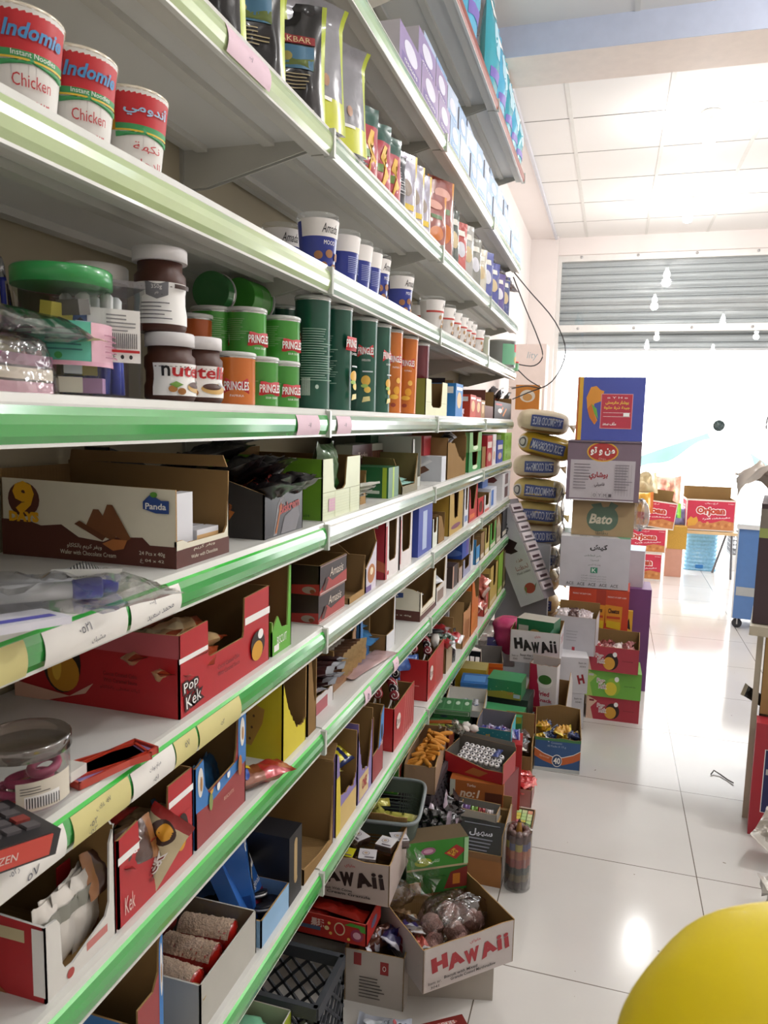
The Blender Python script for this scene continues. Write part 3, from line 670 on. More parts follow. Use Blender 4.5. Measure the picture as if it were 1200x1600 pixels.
tube_can(x5, 1.835-.01, Z5, .226, TALLC, 'tall dark green crisp tube with cheese picture facing the aisle', -60, 1, 'CHEESE & ONION', tall=True, logo=.52)
tube_can(x5, 1.932+.015, Z5, .226, TALLC, 'tall dark green crisp tube tucked before the orange ones', -40, 1, 'CHEESE', tall=True, logo=.62)
tube_can(x5, 2.065, Z5, .226, 'dd7a24', 'tall orange crisp tube, nearer of the two on the eye-level shelf', -52, 1, 'PAPRIKA', tall=True, logo=.55)
tube_can(x5, 2.230, Z5, .226, 'dd7a24', 'tall orange crisp tube, farther one leaning slightly', -60, 1, 'PAPRIKA', tall=True, logo=.50).rotation_euler = (R(-3), 0, 0)
tube_can(x5, 2.387, Z5, .222, '6e2430', 'tall maroon crisp tube after the orange ones', -8, None, '', tall=True)
tube_can(x5-.085, 2.678, Z5, .222, '5a1e28', 'tall dark maroon tube half hidden behind the first maroon one', -8, None, '', tall=True, back=(.2, .5))
PALE = M('e4e6c0', rough=.5); OLV = M('8e9a4a')
sc('display_carton', 'pale yellow-green display carton with a deep U cut on the eye-level shelf', 'carton', 5, 2.329+.02, 2.677, .25, .115, PALE, side_col={'L': OLV}, prof={'F': UN(.22, .75, .22)}, decor={'F': [('r', 0, .35, 1, .37, M('c9cca0'))]})
packet('foil_sachet', 'silver foil sachet propped beside the yellow-green carton', 'sachet', (-.60, 2.733+.03, Z5+.002), (R(90), 0, R(85)), .075, .14, .02, foil('c9cbd0'), None, 3, wr=.2).rotation_euler = (0, R(-80), R(10))
for i, (a, c_, h, lab, col) in enumerate([(711, 728, .125, 'upright blue and white tube carton standing past the silver sachet', '2d7fc4'), (734, 745, .095, 'orange-red box standing right of the blue carton', 'c8442a'), (746, 757, .09, 'red box with a picture standing next to the orange-red box', 'b5402e'), (757, 768, .08, 'tan box beside the red picture box', 'a87c44')]):
    y0, y1 = 2.699, 0
    y0 = {711: 2.828, 734: 3.137, 746: 3.276, 757: 3.410}[a]; y1 = {711: 2.968, 734: 3.276, 746: 3.410, 757: 3.518}[a]
    sc('product_box', lab, 'box', 5, y0, y1, .10, h, M(col), closed=True, decor={'F': [('e', .5, .5, .3, .25, M('e6c08a')), ('r', .1, .8, .9, .9, WHT)], 'L': [('r', .1, .7, .9, .9, WHT)]})
sc('display_carton', 'dark brown open carton behind the tube boxes at the end of the eye-level shelf', 'carton', 5, 2.929, 3.093, .22, .15, M('2b1c1c'), x=-.64, prof={'F': LOW(.4)})
sc('display_carton', 'tall maroon-brown carton near the door end of the eye-level shelf', 'carton', 5, 3.518, 3.774, .24, .13, M('6d4038'), prof={'F': LOW(.45)})
packet('clear_sachet', 'little clear packet lying on the eye-level shelf by the orange-red box', 'sachet', (-.59, 3.036, Z5+.002), (0, R(-75), R(0)), .06, .10, .015, M('d6c2cc', rough=.2), None, 6, wr=.2)
sc('display_carton', 'black wafer-roll display carton at the door end of the eye-level shelf', 'carton', 5, 3.817, 4.470, .24, .12, M('241c1e'), prof={'F': LOW(.75)}, decor={'F': [('p', [(.35, .2), (.5, .5), (.45, .55), (.3, .25)], ORANGE), ('p', [(.5, .1), (.7, .45), (.65, .5), (.45, .15)], M('d8802a')), ('e', .3, .35, .12, .1, WHT), ('r', .05, .58, .4, .66, RED)]})
for k in range(7):
    packet('wafer_roll_pack', 'black foil wafer-roll pack sticking out of the carton at the shelf end', 'snack pack', (-.62-.02*(k % 3), 3.861+.06+.10*k, Z5+.10+.012*(k % 2)), (R(-20+11*(k % 4)), R(-55), R(20*(k % 3)-20)), .13, .05, .02, foil('231c20'), foil('3a3438'), k, band=(.3, .5), bandm=foil('8a4a30'), group='black packs in the carton at the shelf end', wr=.15)
sc('blue_crate', 'stack of blue and white boxes high at the door end of the eye-level shelf', 'box', 5, 4.045+.03, 4.529, .12, .06, M('3f6f9c'), x=-.74, dz=.13, closed=True, decor={'L': [('r', 0, .2+.15*i, .6, .26+.15*i, M('9fc0d8')) for i in range(5)]+[('r', .62, .1, 1, .9, WHT)]}) if False else None

# ================================================================ SHELF FOUR: noodle cups and biscuit tubs
Z4 = TOP[4]
def noodle(y, x, lab, ar, face):
    el = [('r', 0, .0, 1, 1, M('e8e6e0')), ('r', 0, .52, .30, 1, M('e3a22c')), ('r', .30, .60, 1, .96, RED), ('r', .3, .53, 1, .60, M('3c9a58')), ('r', .3, .515, 1, .535, M('e6c23c')), ('p', [(.3, .50), (.6, .58), (1, .50), (1, .44), (.6, .52), (.3, .44)], M('3c9a58')),
          ('e', .14, .60, .03, .05, M('3a3a5c'))]
    if ar: el += [('t', 'أندومي', .65, .78, .18, M('9ecbe8'), {'w': .5, 'off': .02}), ('t', 'نكهة', .66, .34, .12, RED, {'w': .34}), ('t', 'الدجاج', .66, .15, .12, RED, {'w': .4})]
    else: el += [('t', 'Indomie', .65, .78, .14, M('4a90c4'), {'w': .52, 'off': .03, 'shear': .3}), ('t', 'Instant Noodles', .65, .57, .05, WHT, {'w': .4}), ('t', 'Chicken', .63, .33, .12, RED, {'w': .36}), ('t', 'Flavour', .63, .14, .11, RED, {'w': .34})]
    r = can('noodle_cup', lab, 'noodle cup', (x, y, Z4), .036, .104, M('e8e6e0', rough=.3), M('e6dcc8', rough=.2, coat=.6, metal=.2), face, el, r1=.047, lidh=.004, rim=M('f0ebe0', rough=.2), span=150)
    G().lathe([(.0365, 0), (.0485, .104), (.0490, .106)], film('shrink_wrap', (1, 1, 1), .05, .06, .2), 32, cap0=False, cap1=False).build('shrink_wrap', r)
noodle(0.704, -.635, 'instant noodle cup at the far left of the fourth shelf, cut by the frame', False, -48)
noodle(0.796, -.635, 'instant noodle cup in the middle of the three on the fourth shelf', False, -50)
noodle(0.904, -.635, 'instant noodle cup with Arabic lettering, right of the three', True, -50)
def tub(y, x, lab, blue=True, face=-10, back=False, h=.105):
    body = M('2a3c9a', rough=.3, coat=.4) if blue else M('e9e4e0', rough=.3, coat=.4)
    el = [('r', 0, .66, 1, 1, M('eeeae6'))]
    if back: el += lines(.3, .7, .55, .04, 9, M('9aa6d8'), .014, 3)+[('r', .75, .05, .95, .6, WHT)]+[('r', .76+.015*i, .1, .768+.015*i, .3, INK) for i in range(10)]
    elif blue: el += [('t', 'Amada', .5, .82, .18, INK, {'w': .3, 'shear': .35}), ('t', 'MOOD', .5, .55, .08, WHT, {'w': .22})]+[('e', u, v, .075, .08, M('9a6a44')) for u, v in ((.3, .30), (.5, .34), (.7, .30), (.4, .10), (.62, .08))]
    else: el += [('r', 0, .60, 1, .66, M('c0443a')), ('t', 'Amada', .6, .82, .17, INK, {'w': .26, 'shear': .35})]+[('e', u, v, .05, .07, M('b0885a')) for u, v in ((.42, .45), (.56, .32), (.5, .16), (.66, .44), (.7, .2))]+[('e', .5, .04, .2, .08, CHOC)]
    r = can('biscuit_tub', lab, 'biscuit tub', (x, y, Z4), .035, h, body, CLEAR2, face, el, r1=.043, lidh=.012, rim=WHT, span=180)
tub(1.531, -.62, 'blue biscuit tub leading the row on the fourth shelf', face=-30)
tub(1.590, -.73, 'dark-printed biscuit tub set back behind the leading blue tub', face=-38)
for i, (px, bk) in enumerate([(538, 1), (560, 1), (577, 1), (586, 0)]):
    yy = [1.673, 1.768, 1.847, 1.922][i]
    tub(yy, -.62, 'blue biscuit tub, ' + ['second', 'third', 'fourth', 'fifth'][i] + ' of the blue row on the fourth shelf', face=-10, back=bk)
tub(2.162, -.62, 'blue biscuit tub standing alone past the gap, before the white and red tubs', face=-22)
tub(2.703, -.70, 'white and red biscuit tub set back behind the row', False, -20)
WR = [2.587, 2.773, 2.899, 3.024, 3.132, 3.232, 3.436]
for i, yy in enumerate(WR): tub(yy, -.62, 'white and red biscuit tub, ' + ['first', 'second', 'third', 'fourth', 'fifth', 'sixth', 'last'][i] + ' in its row on the fourth shelf', False, -14)
can('snack_tub', 'slim clear-sided tub after the white and red biscuit tubs', 'snack tub', (-.62, 3.666, Z4), .03, .10, M('b8bca8'), M('dcdcd8'), -10, [('r', .4, .1, .6, .9, WHT)])
can('food_can', 'green and orange food can near the door end of the fourth shelf', 'food can', (-.625, 4.286, Z4), .085, .14, M('9a9c98', metal=.5, rough=.3), M('b9bab6', metal=.8, rough=.3), -20, [('r', .2, .1, .8, .9, M('6fb08a')), ('r', .5, .6, .8, .9, RED), ('e', .62, .3, .12, .16, M('c89a4a'))])
can('red_can', 'small round red and green tin at the very end of the fourth shelf', 'tin', (-.60, 4.596-.06, Z4), .05, .045, M('7dba86'), M('d8332c', rough=.3, coat=.5), 0, None)

# ================================================================ SHELF THREE: tea and coffee bags
Z3 = TOP[3]; LG = M('b9c93a', rough=.3, coat=.4); BKF = M('17161a', rough=.22, coat=.6, bump=.3, bscale=16, kind='glossy_pouch')
def tea(y, x, lab, sd, face=1.05, h=.215):
    el = [('r', .18, .62, .82, .70, M('9a2a2e')), ('t', 'AKBAR', .5, .66, .055, M('e6cfa0'), {'w': .5}), ('r', .2, .40, .8, .60, M('4a7a9a')), ('p', [(.2, .40), (.8, .40), (.8, .50), (.5, .47), (.2, .53)], M('6a7a3a')), ('e', .35, .50, .10, .04, M('b8a860'))] + lines(.25, .78, .35, .028, 5, M('c9b890'), .008, sd) + [('e', .5, .16, .05, .025, M('cfa88a')), ('r', .2, .02, .8, .08, M('cfd0b0'))]
    return pouch('tea_bag', lab, 'tea bag', (x, y, Z3), PI/2-face, .125, h, .06, BKF, LG, sd, el)
tea(1.089, -.63, 'black and lime glossy tea bag, leftmost on the third shelf', 1)
tea(1.235, -.63, 'black and lime glossy tea bag, second from the left on the third shelf', 2)
tea(1.410, -.625, 'black and lime glossy tea bag with red banner, third from the left', 3)
for i, (yy, x, ang, lab) in enumerate([(1.385, -.592, .35, 'silver-backed glossy tea pouch leaning at the second bay, nearer'), (1.52, -.590, .35, 'silver-backed glossy tea pouch with yellow foot leaning at the second bay, farther')]):
    pouch('tea_pouch', lab, 'tea pouch', (x, yy+.06, Z3), (R(-4), 0, PI/2-.55), .15, .235-.02*i, .035, foil('8f8f96', rough=.16, bump=.9, bscale=22), LG, 11+i, [('e', .6, .38, .06, .05, M('a87a5a')), ('r', .3, .22, .7, .25, WHT)], zones=[(0, .24, M('cbd02e', rough=.3, coat=.4))], fold=-.02)
for i, yy in enumerate([2.021, 2.166, 2.290]):
    packet('coffee_pack', 'dark brown foil coffee pack lying on top behind the silver pouches, ' + ['nearest', 'middle', 'farthest'][i], 'coffee pack', (-.70, yy, Z3+.15), (R(20), R(15*i), R(70+20*i)), .19, .11, .04, foil('3a2226'), foil('c9c9cc'), 20+i, wr=.2)
for i, (yy, c) in enumerate([(1.962, '1d1d20'), (2.044, '1d2a26')]):
    pouch('tea_pouch', 'dark pouch standing behind the leaning silver pouches, ' + ['nearer', 'farther'][i], 'tea pouch', (-.70, yy, Z3), PI/2-.5, .12, .21, .05, BKF, M('8a8f96', metal=.3, rough=.3), 14+i)
packet('tray_pack', 'small clear plastic tray pack hanging over the third shelf edge at the first joint', 'snack pack', (-.600, 1.636+.02, Z3+.002), (0, 0, R(88)), .13, .05, .028, M('3a3c3a', rough=.15), foil('9a9c9c'), 30)
RB = [(1.807, '1f4f44', 'e', 'red and dark green coffee bag, first of the trio past the silver pouches'), (1.918, 'a8283a', 'r', 'crimson coffee bag with a yellow swirl, middle of the trio'), (2.016, '9a2434', 'r', 'crimson dotted coffee bag, last of the trio')]
for i, (yy, c, k, lab) in enumerate(RB):
    pouch('coffee_bag', lab, 'coffee bag', (-.628, yy, Z3), PI/2-.5, .13, .19, .055, M('b02a3c', rough=.3, coat=.5, bump=.2, bscale=20), None, 40+i, zones=[(.72, 1, M('1f5348', rough=.3, coat=.5))], elems=[('e', .3, .62, .06, .04, M('e8d8c8')), ('p', [(.6, .1), (.8, .3), (.62, .5), (.8, .68), (.7, .7), (.52, .5), (.7, .3), (.52, .1)], M('e8b84a')), ('r', .15, .32, .6, .42, M('6a8a3a'))])
pouch('coffee_bag', 'black coffee bag with small lettering after the crimson trio', 'coffee bag', (-.628, 2.103, Z3), PI/2-.5, .10, .17, .05, M('22252c', rough=.3, coat=.4), None, 44, lines(.2, .8, .8, .05, 10, M('c9c9cc'), .012, 3))
for i, yy in enumerate([2.183, 2.276, 2.369]):
    pouch('nut_bag', 'silver and yellow-edged snack bag, ' + ['first', 'second', 'third'][i] + ' of the three on the third shelf', 'snack bag', (-.620, yy, Z3), PI/2-.45, .12, .20, .03, foil('a9a5b4', rough=.2, bump=.7, bscale=20), M('e2c23a', rough=.35), 50+i, [('e', .5, .5, .2, .12, M('8a7a6a')), ('r', .2, .2, .8, .28, M('e2c23a')), ('t', 'GOLD', .5, .14, .05, M('f0d87a'), {'w': .5})])
for i, yy in enumerate([2.548, 2.663]):
    pouch('snack_bag', 'rust red snack bag with orange edge, ' + ['shorter one', 'taller one'][i], 'snack bag', (-.620, yy, Z3), PI/2-.45, .15, .19+.08*i, .05, M('8e3a26', rough=.3, coat=.5, bump=.3, bscale=18), M('d8923a'), 55+i, [('e', .5, .30, .25, .12, M('c9702a')), ('r', .3, .55, .7, .62, M('5a7a4a')), ('e', .5, .8, .3, .08, M('d8a090'))])
col3 = ['2a2c34', '3a4a44', 'b03a34', 'a8a8a4', '7a7c74', 'c9c4b4', '3a4a9a', '2c3c94', '4a3a8a', '2a3c7c']
W3 = [.09, .09, .11, .11, .12, .13, .14, .15, .15, .14]
l3 = ['dark bag with pale lettering', 'dark green and silver bag', 'brick red bag in clear wrap', 'greyish clear bag', 'muted grey-green bag', 'cream coloured bag', 'royal blue foil bag', 'deep blue foil bag', 'violet-blue foil bag', 'navy bag']
Y3 = [2.789, 2.889, 3.023, 3.170, 3.348, 3.490, 3.665, 3.858, 4.071, 4.281]
for i in range(10):
    pouch('snack_bag', l3[i] + ', standing beyond the rust red bags near the door end', 'snack bag', (-.625, Y3[i], Z3), PI/2-.45, W3[i], .24-.012*(i % 3), .035, foil(col3[i], rough=.25), None, 60+i, [('e', .5, .5, .25, .14, M('c9b48a' if i % 2 else 'd0d0d8')), ('r', .2, .75, .8, .85, M('e6e2d8'))])
for i, yy in enumerate([4.148, 4.496]):
    packet('foil_pack', 'crumpled dark foil pack on top of the bags near the cable, ' + ['nearer', 'farther'][i], 'snack pack', (-.66, yy, Z3+.225), (R(20), R(10), R(80)), .26, .13, .04, foil('2c2a4a', rough=.2, bump=.9), foil('b0b0b8'), 80+i, wr=.25)

# ================================================================ SHELF TWO: tissue boxes in stacks
Z2 = TOP[2]; LIL = M('9a86b4', rough=.35, coat=.4); LBL = M('7fa9d4', rough=.35, coat=.4); SIL = M('b4b2ba', rough=.5); WB = M('b4c8e2', rough=.35, coat=.4)
YS = [1.934, 2.164, 2.383, 2.553, 2.727, 2.912, 3.093, 3.281, 3.474, 3.671, 3.867, 4.085, 4.301, 4.540]
nth = ['first', 'second', 'third', 'fourth', 'fifth', 'sixth', 'seventh', 'eighth', 'ninth', 'tenth', 'eleventh', 'twelfth', 'last']
for i in range(13):
    y0, y1 = YS[i], YS[i+1]
    for lv in range(3 if i >= 2 else 2):
        if i == 0 and lv == 1: continue
        pur = i < 3 and not (i == 2 and lv == 2); fr = LIL if pur else (LBL if (i+lv) % 2 else WB)
        dec = [('r', .1, .1, .9, .35, M('7a6aa0') if pur else M('7aa6d0')), ('e', .5, .6, .3, .25, M('d8d8e6')), ('t', 'tissues', .5, .22, .12, WHT, {'w': .6})]
        sc('tissue_box', ('lilac' if pur else 'pale blue') + ' tissue box, ' + nth[i] + ' stack along the second shelf, ' + ['bottom', 'middle', 'top'][lv] + ' of its stack', 'tissue box', 2, y0+.004, y1-.002, .115+.01*lv, .094, fr, x=-.57-.012*lv+(-.03 if lv == 2 else 0), dz=.0945*lv, rz=.04*((i+lv) % 3-1) if i > 3 else 0, closed=True, side_col={'L': SIL, 'T': WB}, decor={'F': dec, 'T': [('r', .1, .3, .9, .7, M('c2b4d8') if pur else M('8fb8e0'))], 'L': [('r', .0, .0, .18, 1, fr)]})
# ================================================================ TOPMOST RED SHELF: nappies and boards
ZT = 2.985
for i, (ya, yb_, hh, lab) in enumerate([(2.50, 2.78, .30, 'cardboard carton at the near end of the topmost red shelf'), (3.05, 3.28, .22, 'small cardboard carton jutting out on the topmost red shelf')]):
    carton('storage_carton', lab, 'carton', (-.70, (ya+yb_)/2, ZT), PI/2, yb_-ya, .09, hh, M('c9b288', rough=.8), closed=True)
DI = M('3fa6b8', rough=.25, coat=.5, bump=.3, bscale=14); DI2 = M('5ab4d8', rough=.25, coat=.5, bump=.3, bscale=14)
for i, (yy, hh) in enumerate([(2.90, .40), (3.40, .36), (3.64, .32), (3.88, .30), (4.10, .28), (4.32, .26)]):
    pouch('nappy_pack', 'glossy turquoise nappy pack on the topmost shelf, ' + ['first', 'second', 'third', 'fourth', 'fifth', 'last'][i] + ' from the camera', 'nappy pack', (-.60, yy, ZT), PI/2, .20, hh*1.15, .09, DI if i % 2 else DI2, None, 90+i, [('e', .5, .5, .3, .2, M('b8dce8')), ('r', .15, .75, .85, .88, WHT), ('r', .1, .1, .9, .2, M('7a6ab8'))])

# ================================================================ SHELF SIX
Z6 = TOP[6]; Z7 = TOP[7]; Z8 = TOP[8]; Z9 = TOP[9]
MAR = M('5a2c22', rough=.45); IVO = M('e8e3cf', rough=.5)
def pk(name, label, cat, s, y, x, dz, rot, l, w, t, c, e=None, sd=0, group=None, elems=None, band=None, bm=None, wr=.1):
    return packet(name, label, cat, (x, y, TOP[s]+dz), rot, l, w, t, foil(c) if isinstance(c, str) else c, foil(e) if isinstance(e, str) else e, sd, band, foil(bm) if isinstance(bm, str) else bm, elems, group, wr)
y0, y1 = 0.906, 1.060
sc('wafer_carton', 'cream and brown wafer carton with a big yellow number nine on its side', 'carton', 6, y0, y1, .30, .130, IVO, inner=KR,
   prof={'F': [(0, .30), (.12, .30), (.2, .26), (.9, .26), (.96, .34), (1, .92)], 'L': [(0, .9), (1, .86)], 'R': [(0, 1), (.97, 1.05), (1, 1.05)], 'B': LOW(1)},
   decor={'L': [('p', [(0, 0), (1, 0), (1, .24), (.86, .24), (.82, .32), (.66, .30), (.60, .24), (.46, .27), (.36, .40), (.24, .37), (.16, .42), (0, .42)], MAR), ('e', .14, .66, .095, .20, MAR), ('t', '9', .14, .68, .32, M('f2b71e'), {'w': .10, 'off': .06}), ('t', 'DAYS', .14, .46, .10, M('f2b71e'), {'w': .17, 'off': .07}),
                 ('p', [(.50, .38), (.55, .60), (.58, .60), (.68, .32), (.66, .26)], M('7a4a28')), ('p', [(.44, .42), (.47, .46), (.62, .30), (.60, .25)], M('6a3c20')), ('p', [(.58, .40), (.63, .66), (.66, .66), (.76, .30), (.73, .26)], M('7d4c2a')), ('p', [(.60, .22), (.66, .28), (.74, .28), (.72, .18), (.66, .15)], M('b8713a')),
                 ('p', [(.83, .72), (.87, .80), (.93, .74), (.97, .74), (.97, .60), (.90, .60), (.83, .64)], M('2c4c92')), ('t', 'Panda', .90, .675, .065, WHT, {'w': .11, 'off': .02}), ('e', .89, .80, .02, .03, M('5a9a3c')),
                 ('t', 'ويفر كريم بالكاكاو', .50, .17, .07, IVO, {'w': .20}), ('t', 'Wafer with Chocolate Cream', .52, .10, .05, IVO, {'w': .32}), ('t', '24 Pcs x 40g', .88, .15, .055, IVO, {'w': .14}), ('t', '24 x 40 غ', .88, .07, .05, IVO, {'w': .13})],
          'F': [('r', 0, 0, 1, .20, MAR), ('t', 'ويفر كريم', .5, .17, .05, IVO, {'w': .4}), ('t', 'Wafer with Chocolate', .5, .09, .04, IVO, {'w': .5}), ('r', .0, .20, .1, .30, IVO)]},
   flaps=[('R', .018, -8, KRL)])
WP = M('e4e6ec', rough=.35, coat=.3)
q0 = None
for i in range(7):
    o = G().box(-.032, .032, -.011, .011, 0, .018, WP).add([(-.032, -.0112, .004), (.032, -.0112, .004), (.032, -.0112, .010), (-.032, -.0112, .010)], [[0, 1, 2, 3]], M('d9b07a')).build('wafer_pack')
    o.location = (XF-.022-.026*i, (y0+y1)/2+.030, Z6+.003+.024); o.rotation_euler = (0, 0, PI/2); tag(o, 'white wafer pack in the row at the open front of the number nine carton', 'wafer pack', 'white packs in the number nine carton')
for i in range(9):
    o = G().box(-.030, .030, -.010, .010, 0, .100, WP).build('wafer_pack'); o.location = (XF-.025-.028*i, y0+.040, Z6+.0035); o.rotation_euler = (0, 0, PI/2); tag(o, 'white wafer pack standing along the left wall of the number nine carton', 'wafer pack', 'standing white packs in the number nine carton')
# bag with blue-capped sticks, far left
o = packet('stationery_bag', 'clear plastic bag with a barcode label lying over the shelf edge, far left', 'plastic bag', (-.575, .655, Z6+.004), (R(-4), R(3), R(52)), .26, .13, .035, CLEAR, None, 3, elems=[('p', [(.50, .35), (.78, .30), (.80, .62), (.52, .68)], WHT), ('r', .56, .42, .74, .58, LGREY)]+[('r', .57+.012*i, .42, .576+.012*i, .58, INK) for i in range(14)], wr=.3)
for i, (dx, dy) in enumerate([(0, 0), (.016, -.032)]):
    r = thing('marker_pen', 'fat marker with a ribbed blue cap inside the clear bag, ' + ['nearer the wafer carton', 'nearer the frame edge'][i], 'marker', (-.560+dx*.2, .735+dy, Z6+.018), (R(90), 0, R(-45)))
    g = G().lathe([(.011, -.012), (.0125, -.010), (.0125, .016), (.010, .020)], M('2a32a8', rough=.3, coat=.5), 20); g.build('cap', r); G().lathe([(.010, .020), (.0105, .115)], M('d8dade', rough=.3), 16).build('barrel', r)
carton('exercise_book', 'white and violet card packet crossing the sixth shelf edge at the far left', 'card pack', (-.552, .578, Z6+.006), (0, R(4), R(75)), .10, .05, .008, M('dcdce6'), closed=True, side_col={'R': M('5a58b8')}, decor={'T': [('r', .1, .2, .9, .45, M('5a58b8'))]})
# black wafer-roll carton
y0, y1 = 1.185, 1.359
sc('display_carton', 'black carton of chocolate wafer rolls next to the number nine carton', 'carton', 6, y0, y1, .26, .112, M('231e20', rough=.3), prof={'F': [(0, .72), (1, .72)], 'L': [(0, 1), (.6, 1), (1, .72)], 'R': [(0, .95), (.5, .95), (1, .72)]},
   decor={'F': [('p', [(.22, .02), (.32, .5), (.42, .68), (.5, .68), (.38, .4), (.30, .02)], M('8e8c90')), ('p', [(.40, .02), (.5, .3), (.85, .45), (.9, .25), (.8, .02)], M('77757a')), ('t', 'Biskrem', .62, .46, .15, M('b03a34'), {'w': .52, 'rot': 6, 'off': .03}), ('p', [(.25, .05), (.29, .05), (.42, .5), (.40, .55)], M('b5672c'))],
          'L': [('p', [(.55, .72), (.60, .76), (.76, .52), (.70, .46)], M('a85e26')), ('p', [(.62, .12), (.68, .10), (.78, .42), (.72, .46)], M('b5682c')), ('p', [(.55, .2), (.58, .2), (.60, .6), (.57, .6)], M('9a5424')), ('e', .73, .49, .03, .05, M('7a3c18'))]})
for i in range(12):
    pk('wafer_roll_pack', 'black foil wafer-roll pack heaped in the black carton beside the cream one', 'snack pack', 6, y0+.035+.027*(i % 5), -.605-.05*(i//5)-.01*(i % 2), .066+.030*(i//5)+.004*(i % 3), (R(8*(i % 3-1)), R(-14-6*(i % 2)), R(14*(i % 4)-20)), .18, .055, .026, '1b181b', '3a383c', i, 'black packs in the wafer-roll carton', elems=[('t', 'Biskrem', .55, .5, .35, M('b8473c'), {'w': .4, 'rot': 0}), ('p', [(.2, .2), (.28, .2), (.34, .8), (.26, .8)], M('a8602c'))] if i < 3 else None, wr=.3)
pk('wafer_roll_pack', 'black wafer-roll pack propped against the green carton, silver end up', 'snack pack', 6, 1.325, -.64, .088, (R(0), R(-30), R(75)), .15, .06, .025, '1d1a1c', 'dadade', 77, elems=[('t', 'Biskrem', .5, .5, .4, RED, {'w': .5}), ('e', .28, .5, .06, .3, M('8a4a20'))], wr=.3)
sc('display_carton', 'black sloping carton lid standing at the back behind the black wafer rolls', 'carton', 6, 1.060+.03, 1.185+.1, .05, .158, M('1c1a1e'), x=-.82, prof={'F': [(0, 1), (.3, .9), (1, .55)], 'R': LOW(.5), 'L': LOW(1), 'B': [(0, .55), (.7, .9), (1, 1)]})
# green U-cut carton
y0, y1 = 1.462, 1.711
GRC = M('6a9c2a', rough=.4); PG = M('dfe6c4', rough=.4)
sc('display_carton', 'bright green carton with a pale striped U-shaped front on the sixth shelf', 'carton', 6, y0, y1, .27, .130, PG, side_col={'L': GRC, 'R': GRC}, prof={'F': UN(.24, .62, .46), 'L': [(0, 1.05), (1, 1)], 'B': LOW(1.1)},
   decor={'F': [('r', 0, .445, 1, .455, M('9aa070')), ('r', .30, 0, .31, .45, M('c9cfa0')), ('r', .70, 0, .71, .45, M('c9cfa0')), ('r', .14, .12, .30, .34, M('d8a9c0'))]+[('r', 0, .08+.05*i, 1, .085+.05*i, M('cdd6b0')) for i in range(7)], 'L': [('t', 'Biscuit', .80, .08, .05, M('2f5a1a'), {'w': .2})]})
pk('snack_pack', 'dark green foil pack standing inside the bright green carton', 'snack pack', 6, (y0+y1)/2-.01, -.64, .10, (R(90), 0, R(90)), .10, .13, .05, '2f5a28', None, 5)
sc('display_carton', 'small open brown carton of white paper sachets right of the bright green carton', 'carton', 6, 1.730, 1.824+.01, .16, .085, KRL, x=-.60, prof={'F': [(0, .25), (.8, .25), (1, 1)], 'L': [(0, 1), (1, .25)]}, inner=KR2)
for i in range(4): pk('paper_sachet', 'white paper sachet lying in the small open brown carton', 'sachet', 6, 1.771, -.64+.012*i, .010+.011*i, (0, R(-12), R(6*i)), .12, .06, .010, PAPER, None, i, 'white sachets in the small brown carton')
y0, y1 = 1.988, 2.053
sc('product_box', 'dark green box with a lime stripe in the second bay of the sixth shelf', 'box', 6, y0-.02, y1+.02, .25, .085, M('22673e', rough=.35), x=-.58, closed=True, decor={'L': [('r', .93, 0, .98, 1, M('a8c83a')), ('r', .1, .14, .9, .24, M('c8d8cc')), ('t', 'Assorted Baking', .55, .32, .07, WHT, {'w': .35}), ('e', .12, .7, .04, .06, M('dfe8df'))], 'F': [('r', .4, 0, .55, 1, M('a8c83a'))]})
sc('display_carton', 'open olive-brown carton behind the dark green box with the lime stripe', 'carton', 6, 2.094, 2.275, .28, .115, M('6d6438'), prof={'F': [(0, .2), (.8, .2), (1, 1)], 'L': [(0, 1), (.9, .9), (1, .2)]}, inner=M('6e6238', rough=.8))
for i in range(4): pk('teal_sachet', 'pale teal sachet spilling from the olive-brown carton', 'sachet', 6, 2.166+.012*i, -.61-.02*i, .018+.01*i, (R(10*i), R(-8), R(60+20*i)), .10, .05, .012, 'a8dcd0', None, i, 'teal sachets in the olive carton')
NO1 = M('4c1a1e'); sc('wafer_box', 'maroon and grey chocolate bar box set back on the sixth shelf, second bay', 'box', 6, 2.006, 2.545, .05, .142, M('a9ab9e'), x=-.70, closed=True, decor={'F': [('r', 0, .15, .34, 1, NO1), ('t', 'no:1', .17, .45, .30, M('e0d4c4'), {'w': .28, 'shear': .2}), ('t', 'Torku', .17, .78, .12, M('d8c8b8'), {'w': .16}), ('r', .34, .35, .72, .85, M('5a3222'))]+[('r', .36+.045*i, .37, .372+.045*i, .83, M('7a4a34')) for i in range(8)]})
sc('wafer_box', 'dark green box lying on top of the maroon chocolate bar box', 'box', 6, 2.220, 2.725, .05, .028, M('2a5038'), x=-.715, dz=.143, closed=True, decor={'F': [('r', .3, .2, .5, .8, M('b0453a'))]})
sc('display_carton', 'tall pale grey open carton at the joint of the second and third bays', 'carton', 6, 2.300, 2.412, .28, .165, M('b8bdb4'), x=-.60, prof={'F': [(0, .95), (.2, .95), (.3, .2), (1, .2)], 'R': LOW(1)}, inner=M('a9ada4'))
sc('product_box', 'white box with a brown bar picture on the sixth shelf, start of the third bay', 'box', 6, 2.638-.02, 2.682+.01, .22, .09, M('c9cdd4'), closed=True, decor={'L': [('p', [(.25, .2), (.25, .55), (.72, .6), (.80, .45), (.6, .2)], M('6a4636')), ('p', [(.2, .1), (.3, .1), (.85, .8), (.8, .85)], M('e2e4e8'))]})
sc('product_box', 'red box lying on the white one with the brown bar picture', 'box', 6, 2.628-.02, 2.704+.02, .16, .07, M('a8323a'), x=-.64, dz=.091, closed=True)
